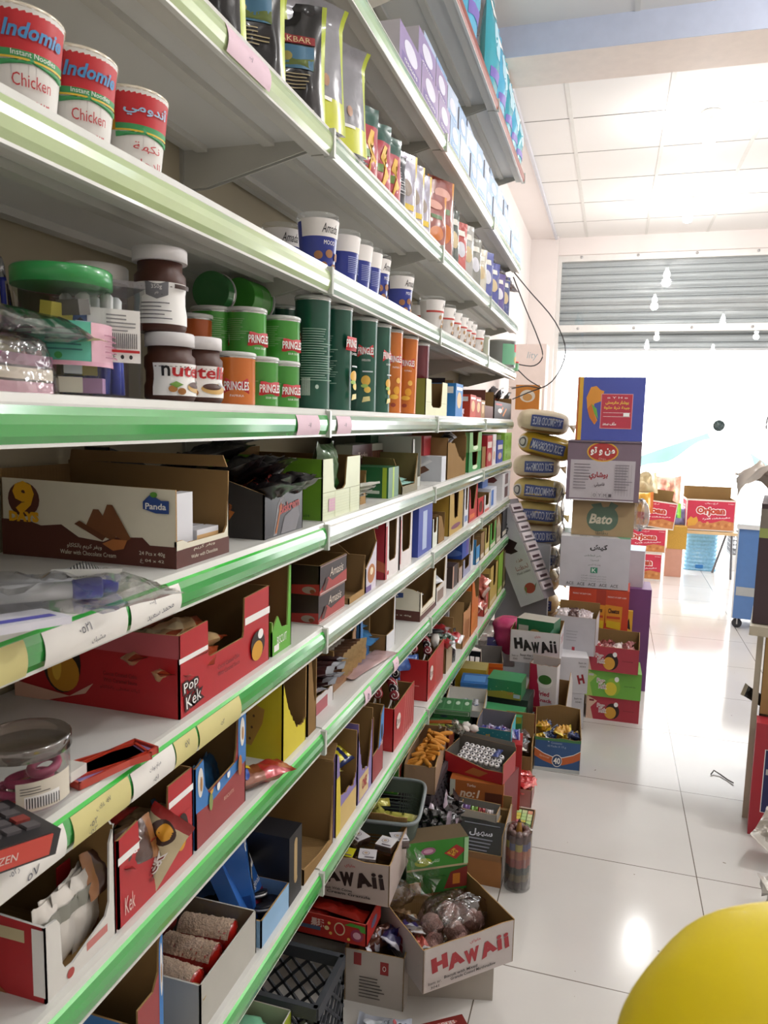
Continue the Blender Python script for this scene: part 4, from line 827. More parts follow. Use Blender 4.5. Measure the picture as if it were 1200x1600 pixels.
sc('display_carton', 'tall torn brown carton in the third bay of the sixth shelf', 'carton', 6, 2.715, 3.083, .26, .155, KR, prof={'F': [(0, .9), (.35, .85), (.6, .5), (.85, .35), (1, .45)]}, torn='F', flaps=[('R', .02, 10, KR)])
for i in range(3): pk('silver_pack', 'black and silver foil pack on top of the tall torn brown carton', 'snack pack', 6, 2.808+.06*i, -.63, .12+.01*i, (R(20*i), R(-25), R(40*i)), .11, .05, .02, '2a282c', 'd0d0d4', i, 'foil packs in the torn brown carton', wr=.3)
for lv, (c, hh, dz, lab) in enumerate([('2f8a42', .085, 0, 'green U-cut carton, lower of two stacked in the third bay'), ('7fae6e', .085, .0855, 'pale green carton, upper of two stacked in the third bay')]):
    sc('display_carton', lab, 'carton', 6, 3.171-.02, 3.466, .2, hh, M(c), dz=dz, prof={'F': UN(.25, .7, .3)}, decor={'F': [('e', .5, .2, .2, .12, M('d8e8c8'))]})
sc('display_carton', 'plain brown carton edge beside the stacked green cartons', 'carton', 6, 3.484, 3.595, .22, .10, KR, prof={'F': LOW(1)})
for (a, b, h, c, lab) in [(760, 768, .15, 'a8262e', 'deep red box in the farthest bay of the sixth shelf'), (769, 774, .155, 'e0dcdc', 'tall white box beside the deep red one'), (775, 785, .12, '34469c', 'royal blue box in the farthest bay of the sixth shelf')]:
    sc('product_box', lab, 'box', 6, {760: 3.634, 769: 3.817, 775: 3.973}[a], {760: 3.796, 769: 3.927, 775: 4.191}[a], .2, h, M(c), closed=True, decor={'F': [('r', .1, .6, .9, .8, M('d8d0c8')), ('e', .5, .3, .3, .15, M('c8a890'))]})
for lv in range(3):
    sc('product_box', 'lime green box at the door end of the sixth shelf, ' + ['bottom', 'middle', 'top'][lv] + ' of three', 'box', 6, 4.243, 4.612-.06, .2, .052, M('8fbf3e'), dz=.0525*lv, closed=True, decor={'F': [('r', 0, 0, .06, 1, M('5a8a2a')), ('t', '25', .3, .5, .4, M('3f5a1a'), {'w': .2})], 'L': [('r', .6, .3, .9, .8, M('c8d890'))]})

# ================================================================ SHELF SEVEN
REDK = M('b8222a', rough=.35)
def popart(u=.5):
    return [('e', u, .55, .10, .36, M('2c1712')), ('e', u+.015, .42, .085, .24, M('d89a2c')), ('e', u-.01, .48, .03, .14, M('f0c44a')), ('e', u+.03, .78, .045, .14, M('f2ece2'))]
def popk(u, v, w, h, rot=0): return outlined('Pop', u, v+h*.55, h, WHT, M('5a1a1a'), {'w': w*.75, 'rot': rot}, .09)+outlined('Kek', u+w*.1, v-h*.55, h*.9, WHT, M('5a1a1a'), {'w': w*.8, 'rot': rot}, .09)
y0, y1 = 0.911, 1.210
sc('cake_carton', 'large red cake carton with a U-cut front on the seventh shelf', 'carton', 7, y0, y1, .29, .125, REDK, inner=KR,
   prof={'F': [(0, 1), (.27, 1.02), (.275, .58), (.30, .55), (.66, .55), (.67, .62), (.68, 1.08), (1, 1.1)], 'L': [(0, .86), (.3, .96), (1, 1)], 'R': [(0, 1.1), (1, 1.05)], 'B': LOW(.9)},
   decor={'L': [('r', 0, .72, 1, 1, M('c8626a')), ('e', .30, .50, .12, .38, M('2c1712')), ('e', .31, .38, .10, .24, M('d0922a')), ('e', .27, .45, .03, .18, M('f0c44a')), ('e', .42, .78, .05, .13, M('f0e8da')), ('t', 'With Caramel Sauce', .66, .37, .05, M('5a1216'), {'w': .2}), ('t', 'Cocoa Coated Cake', .66, .45, .05, M('5a1216'), {'w': .2}), ('t', 'كيك مغطى بالكاكاو', .66, .28, .05, M('5a1216'), {'w': .24}), ('p', [(.0, 0), (.2, 0), (.45, .16), (.5, .3), (.35, .1), (.0, .2)], M('e0b4a0'))]+outlined('pop', .06, .86, .18, M('6a2018'), WHT, {'w': .16}, .06)+outlined('kek', .08, .66, .16, M('6a2018'), WHT, {'w': .14}, .06),
          'F': [('r', .0, .66, .27, .72, WHT), ('r', .68, .70, 1, .80, WHT), ('t', 'Pop', .10, .34, .16, M('3a0d0e'), {'w': .13, 'off': .14, 'rot': 6}), ('t', 'Pop', .10, .34, .16, WHT, {'w': .13, 'rot': 6}), ('t', 'Kek', .12, .17, .15, M('3a0d0e'), {'w': .14, 'off': .14, 'rot': 6}), ('t', 'Kek', .12, .17, .15, WHT, {'w': .14, 'rot': 6}), ('t', 'Cocoa Coated Cake', .48, .36, .06, M('5a1216'), {'w': .24}), ('t', 'With Caramel Sauce', .48, .27, .06, M('5a1216'), {'w': .24}), ('e', .83, .34, .09, .20, M('2c1712')), ('e', .82, .26, .07, .14, M('dba02e')), ('e', .86, .48, .035, .07, WHT)]})
for i in range(10):
    pk('cake_pack', 'beige and orange foil cake pack inside the large red carton', 'cake pack', 7, y0+.03+.030*(i % 4)+(.10 if i > 7 else 0), -.63-.045*(i//4), .045+.022*(i//4)+.015*(i % 2), (R(15*(i % 3-1)), R(-10), R(25*(i % 4)-30)), .12, .055, .022, 'cfae80', 'a8431e', i, 'cake packs in the large red carton', band=(.35, .7), bm='e0cfa8', wr=.25)
# bits at the far left of the seventh shelf
r = can('clear_tub', 'squat clear plastic tub of pink bands with a barcode label, far left', 'plastic jar', (-.585, .640, Z7+.012), .046, .058, CLEAR2, M('b9a79c', rough=.2, coat=.4), -40, [('r', .40, .06, .80, .62, M('ddd6c6')), ('r', .45, .12, .68, .36, WHT)]+[('r', .46+.016*i, .13, .467+.016*i, .33, INK) for i in range(13)]+[('r', .45, .36, .68, .40, INK)]+lines(.43, .6, .54, .05, 3, INK, .015, 2), lidh=.012, span=200, bodyname='tub', lid=None) if False else can('clear_tub', 'squat clear plastic tub of pink bands with a barcode label, far left', 'plastic jar', (-.600, .642, Z7+.014), .046, .058, CLEAR2, film('tinted_lid', (.85, .78, .72), .1, .2, 0), -40, [('r', .40, .06, .80, .62, M('ddd6c6')), ('r', .45, .12, .68, .36, WHT)]+[('r', .46+.016*i, .13, .467+.016*i, .33, INK) for i in range(13)]+lines(.43, .6, .54, .05, 3, INK, .015, 2), lidh=.014, span=200, bodyname='tub')
for i in range(3):
    g = G(); pts = [(.022*math.cos(a*PI/8), .013*math.sin(a*PI/8), 0) for a in range(17)]; g.tube(pts, .005, M('b04a6e', rough=.4)); o = g.build('hair_band'); o.location = (-.600+.010*(i-1), .635+.012*i, Z7+.022+.011*i); o.rotation_euler = (0, 0, i); tag(o, 'pink hair band coiled inside the squat clear tub', 'hair band', 'pink bands in the squat tub')
RR = M('c0402c', rough=.3, coat=.4)
for i, (x, y, rz, lab) in enumerate([(-.60, .72, 62, 'flat red-edged pack of rulers under the squat tub, upper'), (-.577, .775, 76, 'flat red-edged pack with a violet window beside the rulers')]):
    r = thing('ruler_pack', lab, 'stationery pack', (x, y-.02*i, Z7+.001+.0*i), (0, 0, R(rz)))
    g = G().box(-.085+.03*i, .085-.03*i, -.02, .02, 0, .006, M('3a2a26', rough=.3) if i == 0 else M('8a84b8', rough=.3)); g.build('backing_card', r)
    g = G()
    for a in (-.022, .020): g.box(-.09+.03*i, .09-.03*i, a, a+.003, .0, .009, RR)
    for a in (-.09+.03*i, .087-.03*i): g.box(a, a+.003, -.022, .023, 0, .009, RR)
    g.build('red_frame', r)
r = thing('calculator', 'dark desk calculator in a red-edged box hanging over the price rail, far left', 'calculator', (-.566, .540, Z7+.012), (R(6), R(12), R(80)))
g = G().box(-.075, .055, -.045, .038, 0, .026, M('2b2a2c', rough=.35)); g.build('calculator_body', r)
g = G().box(-.074, .045, -.0465, -.045, .003, .024, M('cf4a3c', rough=.35)); g.build('red_band', r)
decorate(r, lambda x, y, f: Vector((-.074+x, -.0466-f, y)), .12, .026, [('t', 'CITIZEN', .50, .5, .30, M('e8d8d0'), {'w': .34}), ('r', .05, .25, .2, .75, M('d8c8c8'))])
g = G()
for i in range(5):
    for j in range(4): g.box(-.062+.022*i, -.046+.022*i, -.030+.016*j, -.019+.016*j, .026, .029, [M('5a5658'), M('8a3a34')][(i*j) % 5 == 4])
g.build('keys', r); G().box(.050, .0555, -.030, .020, .004, .022, M('a84a44')).build('end_label', r)
g = G().box(-.02, .02, -.015, .015, 0, .012, M('e4e2da')); o = g.build('small_box'); o.location = (-.63, .70, Z7+.010); o.location = (-.60, .702, Z7+.010); tag(o, 'tiny white box between the calculator and the ruler packs', 'box') 
# green edged carton
y0, y1 = 1.219, 1.308
GRE = M('5fae2e', rough=.4)
sc('display_carton', 'open brown carton with torn green edges right of the large red one', 'carton', 7, y0, y1, .28, .155, GRE, edge=M('9fc86a'), prof={'F': [(0, .30), (.3, .46), (.5, .30), (.8, .28), (.88, 1.02), (1, 1.02)], 'L': [(0, .75), (.55, .75), (.8, .42), (1, .42)], 'R': LOW(1.02)}, torn='R', decor={'F': [('t', 'BISCUIT', .5, .16, .10, WHT, {'w': .5}), ('r', .1, .04, .35, .12, WHT)]})
sc('display_carton', 'brown carton set back between the green-edged carton and the wafer bar boxes', 'carton', 7, y1+.004, y1+.10, .20, .155, KR, x=-.64, prof={'F': LOW(.6)})
y0, y1 = 1.456, 1.626
AMD = M('2a1a1a', rough=.35)
for lv in range(2):
    sc('bar_box', 'dark red and black chocolate bar box, ' + ['lower' , 'upper open-topped'][lv] + ' of the stacked pair', 'box', 7, y0-.006*lv, y1-.004, .20, .064, AMD, dz=.0645*lv, x=-.578+.004*lv, closed=(lv == 0), prof={} if lv else None,
       decor={'F': [('p', [(0, 0), (1, 0), (1, .45), (.45, .30), (.3, .5), (0, .12)], M('a83a36')), ('t', 'Amasis', .60, .62, .30, M('e8dccc'), {'w': .5, 'shear': .2}), ('r', .02, .02, .98, .06, M('d0c4bc')), ('r', .02, .94, .98, .98, M('9a7a74')), ('p', [(.08, .15), (.22, .5), (.30, .42), (.18, .08)], M('4a2218'))], 'L': [('p', [(.25, 0), (1, 0), (1, .38), (.65, .30), (.45, .42)], M('a82e2a')), ('e', .88, .16, .08, .12, M('9a8a80')), ('e', .92, .12, .03, .07, M('7a3a20')), ('e', .22, .55, .10, .22, M('4a2420'))]+[('e', .2+.03*i, .5+.1*(i % 2), .008, .03, M('c88a6a')) for i in range(4)]})
sc('display_carton', 'plain brown open carton right of the chocolate bar boxes, low front', 'carton', 7, 1.644, 1.765, .26, .10, KRL, prof={'F': [(0, .16), (.85, .16), (1, 1)], 'L': [(0, 1), (.35, 1), (.5, .2), (1, .15)]}, inner=M('8f7148', rough=.8))
pk('black_sachet', 'small black pack inside the low-fronted brown carton', 'sachet', 7, 1.681, -.67, .02, (0, R(-20), R(60)), .08, .05, .03, '1a181a', None, 3)
sc('display_carton', 'white carton with a cake picture and lilac corner, its flap open', 'carton', 7, 1.770, 1.851+.01, .27, .125, M('d8d0dc'), side_col={'L': KR}, prof={'F': [(0, .5), (.5, .7), (1, 1)], 'L': [(0, 1), (.7, 1), (1, .5)]}, decor={'F': [('e', .5, .35, .35, .2, M('b8743a')), ('r', 0, 0, .5, .12, M('6a4a8a')), ('e', .5, .4, .15, .08, M('f0e0c0'))]}, flaps=[('R', .03, -5, KR)])
y0, y1 = 1.939, 2.075
sc('wafer_carton', 'crimson wafer carton with a white U-cut front on the seventh shelf', 'carton', 7, y0, y1, .28, .165, M('ece6e4'), side_col={'L': M('a62430', rough=.4)}, prof={'F': UN(.22, .82, .28), 'L': LOW(1)}, decor={'L': [('r', .15, .86, .92, .95, M('b9b4a4')), ('t', 'WAFERS', .30, .62, .18, M('d8ccc4'), {'w': .45}), ('p', [(.78, .2), (1, .12), (1, .28), (.78, .42)], M('b5623c'))], 'F': [('r', 0, 0, .12, .9, M('b02a34')), ('e', .2, .1, .06, .04, RED)]})
for i in range(2): pk('wafer_pack', 'white printed wafer pack standing in the crimson carton', 'wafer pack', 7, y0+.05+.04*i, -.62, .055, (R(90), R(20*i), R(90)), .10, .11, .02, 'cfccd0', None, i, 'packs in the crimson wafer carton')
sc('display_carton', 'white carton with a tall U cut beside the crimson wafer carton', 'carton', 7, 2.088, 2.229, .28, .165, M('e6e0de'), prof={'F': UN(.14, .85, .3)}, decor={'F': [('r', .02, .1, .08, .9, M('c86a6a'))]})
sc('product_box', 'blue and white upright box with orange stripes on the seventh shelf', 'box', 7, 2.326-.02, 2.498, .2, .16, M('3448a4'), closed=True, decor={'L': [('r', .60, .45, .85, .95, M('9ab0d8')), ('r', .62, .05, .85, .35, M('a9bcdc'))]+[('p', [(.1, .25+.06*i), (.55, .30+.06*i), (.55, .33+.06*i), (.1, .28+.06*i)], M('d89a3c')) for i in range(3)], 'F': [('r', .3, .1, .6, .9, M('b0c0e0'))]})
sc('display_carton', 'small green and white carton next to the blue upright box', 'carton', 7, 2.508, 2.588, .16, .10, M('dfe6d8'), side_col={'L': M('3f8a3e')}, prof={'F': UN(.2, .8, .5)})
sc('display_carton', 'short brown carton at the joint before the tall mustard carton', 'carton', 7, 2.598, 2.706, .2, .105, KR, prof={'F': [(0, 1), (.5, .9), (1, .3)]})
MUS = M('b3923a', rough=.45)
sc('display_carton', 'tall mustard yellow carton with a torn slot in its front', 'carton', 7, 2.786, 3.056, .26, .165, MUS, prof={'F': [(0, 1), (.30, .96), (.36, .4), (.42, .34), (.62, .36), (.66, 1), (1, 1)]}, torn='F', decor={'L': [('t', 'O', .45, .62, .20, M('4a3a1a'), {'w': .14, 'off': .06}), ('r', .55, .10, .80, .22, M('3a2c1a')), ('r', .5, .45, .8, .48, M('6a5020'))], 'F': [('e', .5, .16, .35, .06, M('7a3a5a'))]})
sc('display_carton', 'narrow white carton with a slit beside the mustard one', 'carton', 7, 3.084, 3.187, .24, .165, M('dcdcde'), prof={'F': UN(.3, .75, .4)}, decor={'F': [('r', .2, .1, .8, .25, M('7a90c0'))]})
sc('display_carton', 'red carton with tall torn corners in the third bay of the seventh shelf', 'carton', 7, 3.202, 3.412, .25, .16, M('b83434'), prof={'F': [(0, .95), (.08, .9), (.25, .35), (.6, .32), (.9, 1.05), (1, 1.05)]}, decor={'F': [('r', .1, .08, .7, .2, M('d8743a'))]})
sc('display_carton', 'low bright red carton beside the torn red one', 'carton', 7, 3.430, 3.593, .2, .09, M('c02c34'), prof={'F': LOW(.95)}, decor={'F': [('e', .5, .45, .3, .3, M('5a2a1c'))]})
sc('display_carton', 'low white and red carton after the bright red one', 'carton', 7, 3.612, 3.792, .2, .085, M('e0dadc'), prof={'F': UN(.2, .8, .35)}, decor={'F': [('r', .1, 0, .9, .15, M('c86a60'))]})
sc('product_box', 'white box with blue front in the farthest bay, lower', 'box', 7, 3.813, 4.013, .2, .10, M('d4d8e2'), closed=True, decor={'F': [('r', .1, .1, .5, .9, M('4a78c0'))]})
sc('product_box', 'blue box set on the white one in the farthest bay', 'box', 7, 3.813, 3.990, .15, .065, M('4a70b8'), dz=.1005, x=-.62, closed=True)
for lv in range(2):
    sc('product_box', 'white box with a maroon oval near the door end, ' + ['lower' , 'upper'][lv] + ' of two', 'box', 7, 4.234, 4.597-.03, .2, .075, M('dcdadc'), dz=.0755*lv, closed=True, decor={'L': [('p', [(.25, .3), (.25, .7), (.75, .75), (.85, .5), (.75, .28)], M('6a3030'))], 'F': [('r', .3, .1, .7, .9, M('6a4a4c'))]})
# ================================================================ SHELF EIGHT
y0, y1 = .632, 0.760
sc('cake_carton', 'red-sided carton with a large white-edged opening at the bottom left', 'carton', 8, y0, y1, .27, .150, REDK, edge=M('dcdcd8'), inner=KR, side_col={'F': M('dcdad4', rough=.5)},
   prof={'F': [(0, .62), (.16, .60), (.20, .55), (.22, .20), (.26, .13), (.36, .12), (.84, .24), (.90, .34), (.92, .86), (1, 1.0)], 'L': [(0, .7), (1, .62)], 'R': [(0, 1.0), (.1, 1.02), (.25, .94), (.4, 1.04), (.6, .96), (1, 1)]}, torn='R',
   decor={'L': [('r', .45, .46, .9, .56, M('cfc29a')), ('p', [(.1, 0), (.25, .35), (.55, .3), (.8, .0)], M('a85e34')), ('r', .94, .05, 1, .6, WHT)], 'F': [('r', .55, .10, .86, .17, M('c87a74')), ('e', .32, .06, .05, .04, M('b0403a'))], 'R': [('r', 0, .0, .4, .9, RED)]})
for i in range(5):
    o = pk('biscuit_pack', 'white and brown printed biscuit pack standing in the white-edged carton', 'biscuit pack', 8, y0+.05+.016*i, -.612-.004*(i % 2), .05, (R(90), 0, R(98)), .085, .105, .015, 'e6e2da', None, i, 'packs in the white-edged carton', elems=[('p', [(.5, .0), (.9, .1), (.8, .5), (.6, .55)], M('7a4a34')), ('r', .1, .6, .5, .8, M('8a8a80')), ('e', .6, .75, .08, .06, INK)], wr=.1)
o = G().box(-.012, .012, -.001, .001, 0, .09, M('b8262c')).build('red_card'); o.location = (-.64, y1-.018, Z8+.003); o.rotation_euler = (0, 0, PI/2); tag(o, 'small red card standing upright at the back of the white-edged carton', 'card')
y0, y1 = 0.764, 0.947
sc('cake_carton', 'red cake carton with a torn left corner on the eighth shelf', 'carton', 8, y0, y1, .28, .125, REDK, inner=KR, prof={'F': [(0, .98), (.24, 1.02), (.26, .60), (.30, .52), (.62, .52), (.64, 1.12), (1, 1.12)], 'L': [(0, 1), (.5, .96), (.8, 1.04), (.88, .86), (1, .98)], 'R': LOW(1.12)}, torn='L',
   decor={'F': [('r', .0, .70, .25, .78, WHT), ('r', .64, .84, 1, .92, WHT), ('t', 'Cocoa Coated Cake', .48, .30, .06, M('5a1216'), {'w': .24}), ('t', 'With Caramel Sauce', .48, .22, .06, M('5a1216'), {'w': .24}), ('t', 'Kek', .12, .20, .2, M('e8c8c0'), {'w': .12}), ('e', .82, .44, .09, .22, M('2c1712')), ('e', .81, .36, .07, .15, M('dba02e'))]})
for i in range(8):
    pk('cake_pack', 'cream and red foil cake pack lying in the torn red carton', 'cake pack', 8, y0+.03+.03*(i % 5), -.63-.05*(i//5), .055+.02*(i//5), (R(20*(i % 3-1)), R(-15), R(30*(i % 3)-30)), .12, .055, .022, 'cdb48c', 'a02824', 20+i, 'cake packs in the torn red carton', wr=.25)
pk('cake_pack', 'cream foil cake pack with big dark lettering sticking up out of the red carton', 'cake pack', 8, y0+.105, -.590, .045, (R(62), R(-60), R(35)), .13, .070, .026, 'd6c8a0', 'a82a28', 41, elems=outlined('pop', .38, .62, .24, M('7a2018'), WHT, {'w': .34, 'rot': 0}, .07)+outlined('kek', .46, .30, .22, M('7a2018'), WHT, {'w': .32}, .07)+[('e', .80, .5, .12, .3, M('3a2018')), ('e', .82, .45, .08, .18, M('d89a2c'))], wr=.2)
pk('cake_pack', 'dark brown cake pack with white-outlined lettering in the torn red carton', 'cake pack', 8, y0+.03, -.60, .082, (R(70), R(0), R(80)), .12, .06, .022, '4a2c22', 'a06a3a', 43, elems=outlined('pop', .5, .6, .3, M('8a2a20'), WHT, {'w': .4}, .06), wr=.2)
y0, y1 = 0.953, 1.118
BLC = M('3a7cc0', rough=.4); RDB = M('9a3a3c', rough=.4)
sc('biscuit_carton', 'blue carton with a red lower front and white-topped corners', 'carton', 8, y0, y1, .27, .150, BLC, inner=KR, side_col={'F': RDB}, prof={'F': [(0, .88), (.14, .92), (.17, .62), (.24, .52), (.76, .58), (.80, .72), (.84, 1.1), (1, 1.12)], 'L': [(0, 1), (.6, 1), (.85, .85), (1, .88)], 'R': LOW(1.12), 'B': LOW(1)},
   decor={'F': [('p', [(0, .40), (.0, .88), (.14, .92), (.17, .62), (.24, .50), (1, .62), (1, .50), (.3, .38)], BLC), ('r', .83, .5, 1, 1.12, BLC), ('e', .08, .70, .05, .16, M('e6e2da')), ('e', .915, .88, .05, .17, M('e6e2da')), ('e', .09, .68, .02, .08, M('b98a54')), ('e', .92, .86, .02, .08, M('b98a54')), ('e', .26, .40, .035, .10, M('8a9a5a')), ('e', .27, .52, .03, .04, M('d8a63c')), ('e', .40, .50, .03, .05, WHT), ('e', .60, .54, .03, .05, WHT), ('t', 'BISCUITS', .6, .30, .04, M('d8b8a0'), {'w': .2}), ('e', .84, .52, .04, .12, M('b5723c'))]})
for i in range(5): pk('snack_pack', 'blue foil biscuit pack down inside the blue and red carton', 'biscuit pack', 8, y0+.03+.026*i, -.64, .05, (R(75), 0, R(88+4*i)), .10, .06, .02, '2f6ea4', '7aa0c8', i, 'blue packs in the blue and red carton')
y0, y1 = 1.291-.02, 1.388
YB_ = M('d6c616', rough=.4)
sc('cracker_carton', 'yellow cracker carton torn open at the front on the eighth shelf', 'carton', 8, y0, y1, .24, .160, YB_, prof={'F': [(0, 1), (.15, .75), (.25, .6), (.4, .45), (.55, .30), (.8, .25), (1, .3)], 'L': LOW(1)}, torn='F',
   decor={'L': [('p', [(.02, .30), (.12, .88), (.40, .84), (.44, .30), (.30, .14)], M('a87c2a')), ('p', [(.22, .22), (.34, .86), (.64, .82), (.66, .40), (.52, .16)], M('b98a30')), ('p', [(.42, .20), (.52, .82), (.84, .64), (.82, .46), (.72, .16)], M('c4953a'))]+[('e', .50+.07*(i % 4)+.02*(i//4), .28+.15*(i//4)-.01*(i % 4), .010, .018, M('6a4a14')) for i in range(12)]+[('e', .12+.07*(i % 3), .36+.15*(i//3), .008, .014, M('6a4a14')) for i in range(9)]})
pk('snack_pack', 'red foil biscuit pack with a blue and yellow mark lying before the yellow carton', 'biscuit pack', 8, 1.178, -.590, .002, (0, R(2), R(62)), .15, .06, .028, 'b0222c', 'a01c24', 9, band=(.22, .55), bm='8a4a2c', elems=[('r', .30, .55, .46, .95, M('e2c63a')), ('e', .30, .35, .07, .28, M('3a5cb0')), ('t', '9', .30, .35, .3, WHT, {'w': .05})], wr=.2)
sc('display_carton', 'plain brown torn carton standing at the first joint of the eighth shelf', 'carton', 8, 1.395, 1.445, .17, .158, KR2, prof={'F': [(0, 1), (.4, 1.02), (.7, .5), (1, .3)]}, torn='F', inner=KR2)
# chocolate trays second bay
y0, y1 = 1.487, 1.615
sc('display_carton', 'white tray with a ragged cut-off front holding dark bars, second bay', 'carton', 8, y0, y1, .25, .12, M('d8d4d4'), x=-.600, prof={'F': [(0, .9), (.1, .8), (.15, .35), (.95, .3), (1, .5)], 'L': [(0, .9), (1, .95)]}, torn='F', side_col={'L': M('4a3026')}, decor={'F': [('r', .12, 0, .7, .24, M('b05a62'))]})
for i in range(10):
    pk('chocolate_bar', 'dark plum chocolate bar with a silver end piled in the ragged white tray', 'chocolate bar', 8, y0+.02+.024*(i % 5), -.645+.012*(i//5), .045+.030*(i//5)+.012*(i % 2), (R(12*(i % 3-1)), R(-12), R(8*(i % 3)-8)), .15, .035, .018, '3a1418', 'c4c8d0', i, 'dark bars in the ragged white tray', wr=.15)
y0, y1 = 1.633, 1.823
sc('display_carton', 'printed brown tray of gold-lettered bars in the second bay', 'carton', 8, y0, y1, .23, .11, M('9c7450'), x=-.615, prof={'F': [(0, .95), (.12, .9), (.18, .45), (.8, .5), (.86, 1), (1, 1.2)], 'L': [(0, 1), (1, .95)]}, torn='F', decor={'F': [('e', .4, .2, .2, .12, M('8a5a34')), ('t', 'Tutku', .5, .25, .12, M('3a1a14'), {'w': .3})]})
for i in range(12):
    pk('chocolate_bar', 'brown and gold striped bar stacked in the printed brown tray', 'chocolate bar', 8, y0+.03+.024*(i % 6), -.65, .05+.028*(i//6), (R(35), R(-6), R(4*(i % 3))), .15, .035, .014, '5a3a24', 'c9a878', i, 'gold-striped bars in the printed brown tray', band=(.5, .62), bm='d8d0c4', wr=.15)
packet('snack_sheet', 'flattened clear and red wrapper lying on the bare shelf past the bar trays', 'wrapper', (-.605, 1.879, Z8+.002), (0, 0, R(80)), .26, .07, .008, M('b99a98', rough=.2), None, 8, wr=.5)
sc('display_carton', 'blue carton with blue packs behind the brown bar tray', 'carton', 8, 1.879+.02, 1.957+.03, .22, .155, M('3f7ab8'), x=-.63, prof={'F': [(0, 1), (.2, .9), (.3, .4), (1, .4)], 'L': LOW(1)})
for i in range(3): pk('snack_pack', 'light blue foil pack in the blue carton of the second bay', 'snack pack', 8, 1.939, -.65-.02*i, .03+.018*i, (0, R(-10), R(30*i)), .11, .08, .022, '4a90c8', None, i, 'blue packs in the second bay carton')
sc('display_carton', 'tall open brown carton with a white right edge in the second bay', 'carton', 8, 2.002, 2.096, .27, .17, M('d8dade'), x=-.585, side_col={'L': KR}, prof={'F': [(0, .3), (.8, .3), (.85, 1), (1, 1)], 'L': [(0, 1), (.6, 1), (.75, .3), (1, .3)]})
y0, y1 = 2.371-.01, 2.590
sc('wafer_carton', 'white and brown wafer carton with a stepped cut front, small blue logo', 'carton', 8, y0, y1, .27, .135, IVO, prof={'F': [(0, .72), (.08, .72), (.12, .30), (.8, .34), (.86, 1.0), (1, 1.05)], 'L': [(0, .7), (.3, .98), (.62, 1), (.66, .86), (.9, .80), (1, .72)], 'R': LOW(1.05)},
   decor={'L': [('p', [(0, 0), (1, 0), (1, .26), (.6, .27), (.4, .30), (.3, .26), (0, .40)], MAR), ('p', [(.42, .56), (.44, .72), (.58, .68), (.78, .70), (.78, .58), (.6, .54)], M('2c4480')), ('t', 'Panda', .6, .63, .06, WHT, {'w': .24}), ('t', '24 Pcs x 40g', .72, .13, .05, IVO, {'w': .34})], 'F': [('r', 0, 0, 1, .14, MAR), ('r', .1, .17, .9, .19, MAR)]})
for i in range(4): pk('wafer_pack', 'white wafer pack in the carton with the stepped cut front', 'wafer pack', 8, (y0+y1)/2, -.62-.03*i, .05, (R(10), R(0), R(90)), .10, .03, .02, 'e0e4ea', None, i, 'white packs in the stepped-cut carton')
sc('display_carton', 'white printed carton with a tall brown back beside the stepped wafer carton', 'carton', 8, 2.600, 2.776, .27, .16, M('d6d2cc'), prof={'F': [(0, .4), (.75, .42), (.82, 1), (1, 1)], 'L': [(0, 1), (.7, 1), (.85, .4), (1, .4)]}, decor={'F': [('r', .1, .05, .7, .3, M('8a7468'))]})
for i in range(3): pk('wafer_pack', 'silver-white pack heaped in the tall-backed printed carton', 'wafer pack', 8, 2.674, -.62-.03*i, .065, (R(30), R(-10), R(60+20*i)), .10, .05, .02, 'cfd2d8', None, i, 'packs in the tall-backed printed carton', wr=.3)
sc('bar_box', 'dark brown box with a caramel picture in the third bay of the eighth shelf', 'box', 8, 2.872+.02, 2.962+.03, .22, .09, M('3a2a26'), closed=True, decor={'L': [('e', .5, .45, .12, .25, M('c08a3c')), ('r', .3, .05, .7, .12, M('7a6a60')), ('r', .1, .86, .9, .92, M('b8a090'))], 'F': [('r', .0, .0, .2, 1, M('d0a890'))]})
sc('display_carton', 'small dark and white carton between the caramel box and the blue box stack', 'carton', 8, 3.015, 3.099, .2, .085, M('b09a8c'), prof={'F': LOW(.7)})
sc('display_carton', 'grey-blue carton with white corners beneath the royal blue box', 'carton', 8, 3.113, 3.296, .24, .075, M('9a9cb8'), prof={'F': UN(.2, .8, .4)})
sc('product_box', 'royal blue glossy box with a brown bar, resting on lower cartons', 'box', 8, 3.099-.02, 3.202+.03, .24, .085, M('2c4ea8', rough=.3), dz=.0865, closed=True, decor={'L': [('p', [(.35, .4), (.5, .7), (.7, .66), (.6, .32)], M('6a3a34')), ('e', .7, .3, .3, .2, M('5a7ac8')), ('e', .95, .8, .03, .06, M('d05a44'))], 'F': [('r', .6, .1, .95, .8, M('5a4a9a'))]})
sc('display_carton', 'open dark carton with a torn white tab right of the royal blue box', 'carton', 8, 3.233+.03, 3.395+.02, .2, .075, M('7a74a8'), dz=.0765, x=-.585, prof={'F': [(0, .9), (.2, .5), (.7, .5), (.85, 1.2), (1, 1)]}, torn='F') if False else None
sc('display_carton', 'open dark carton with a torn white tab right of the royal blue box', 'carton', 8, 3.328, 3.412, .2, .15, M('dcdadc'), x=-.585, prof={'F': [(0, .9), (.2, .5), (.7, .5), (.85, 1.0), (1, 1)]}, torn='F')
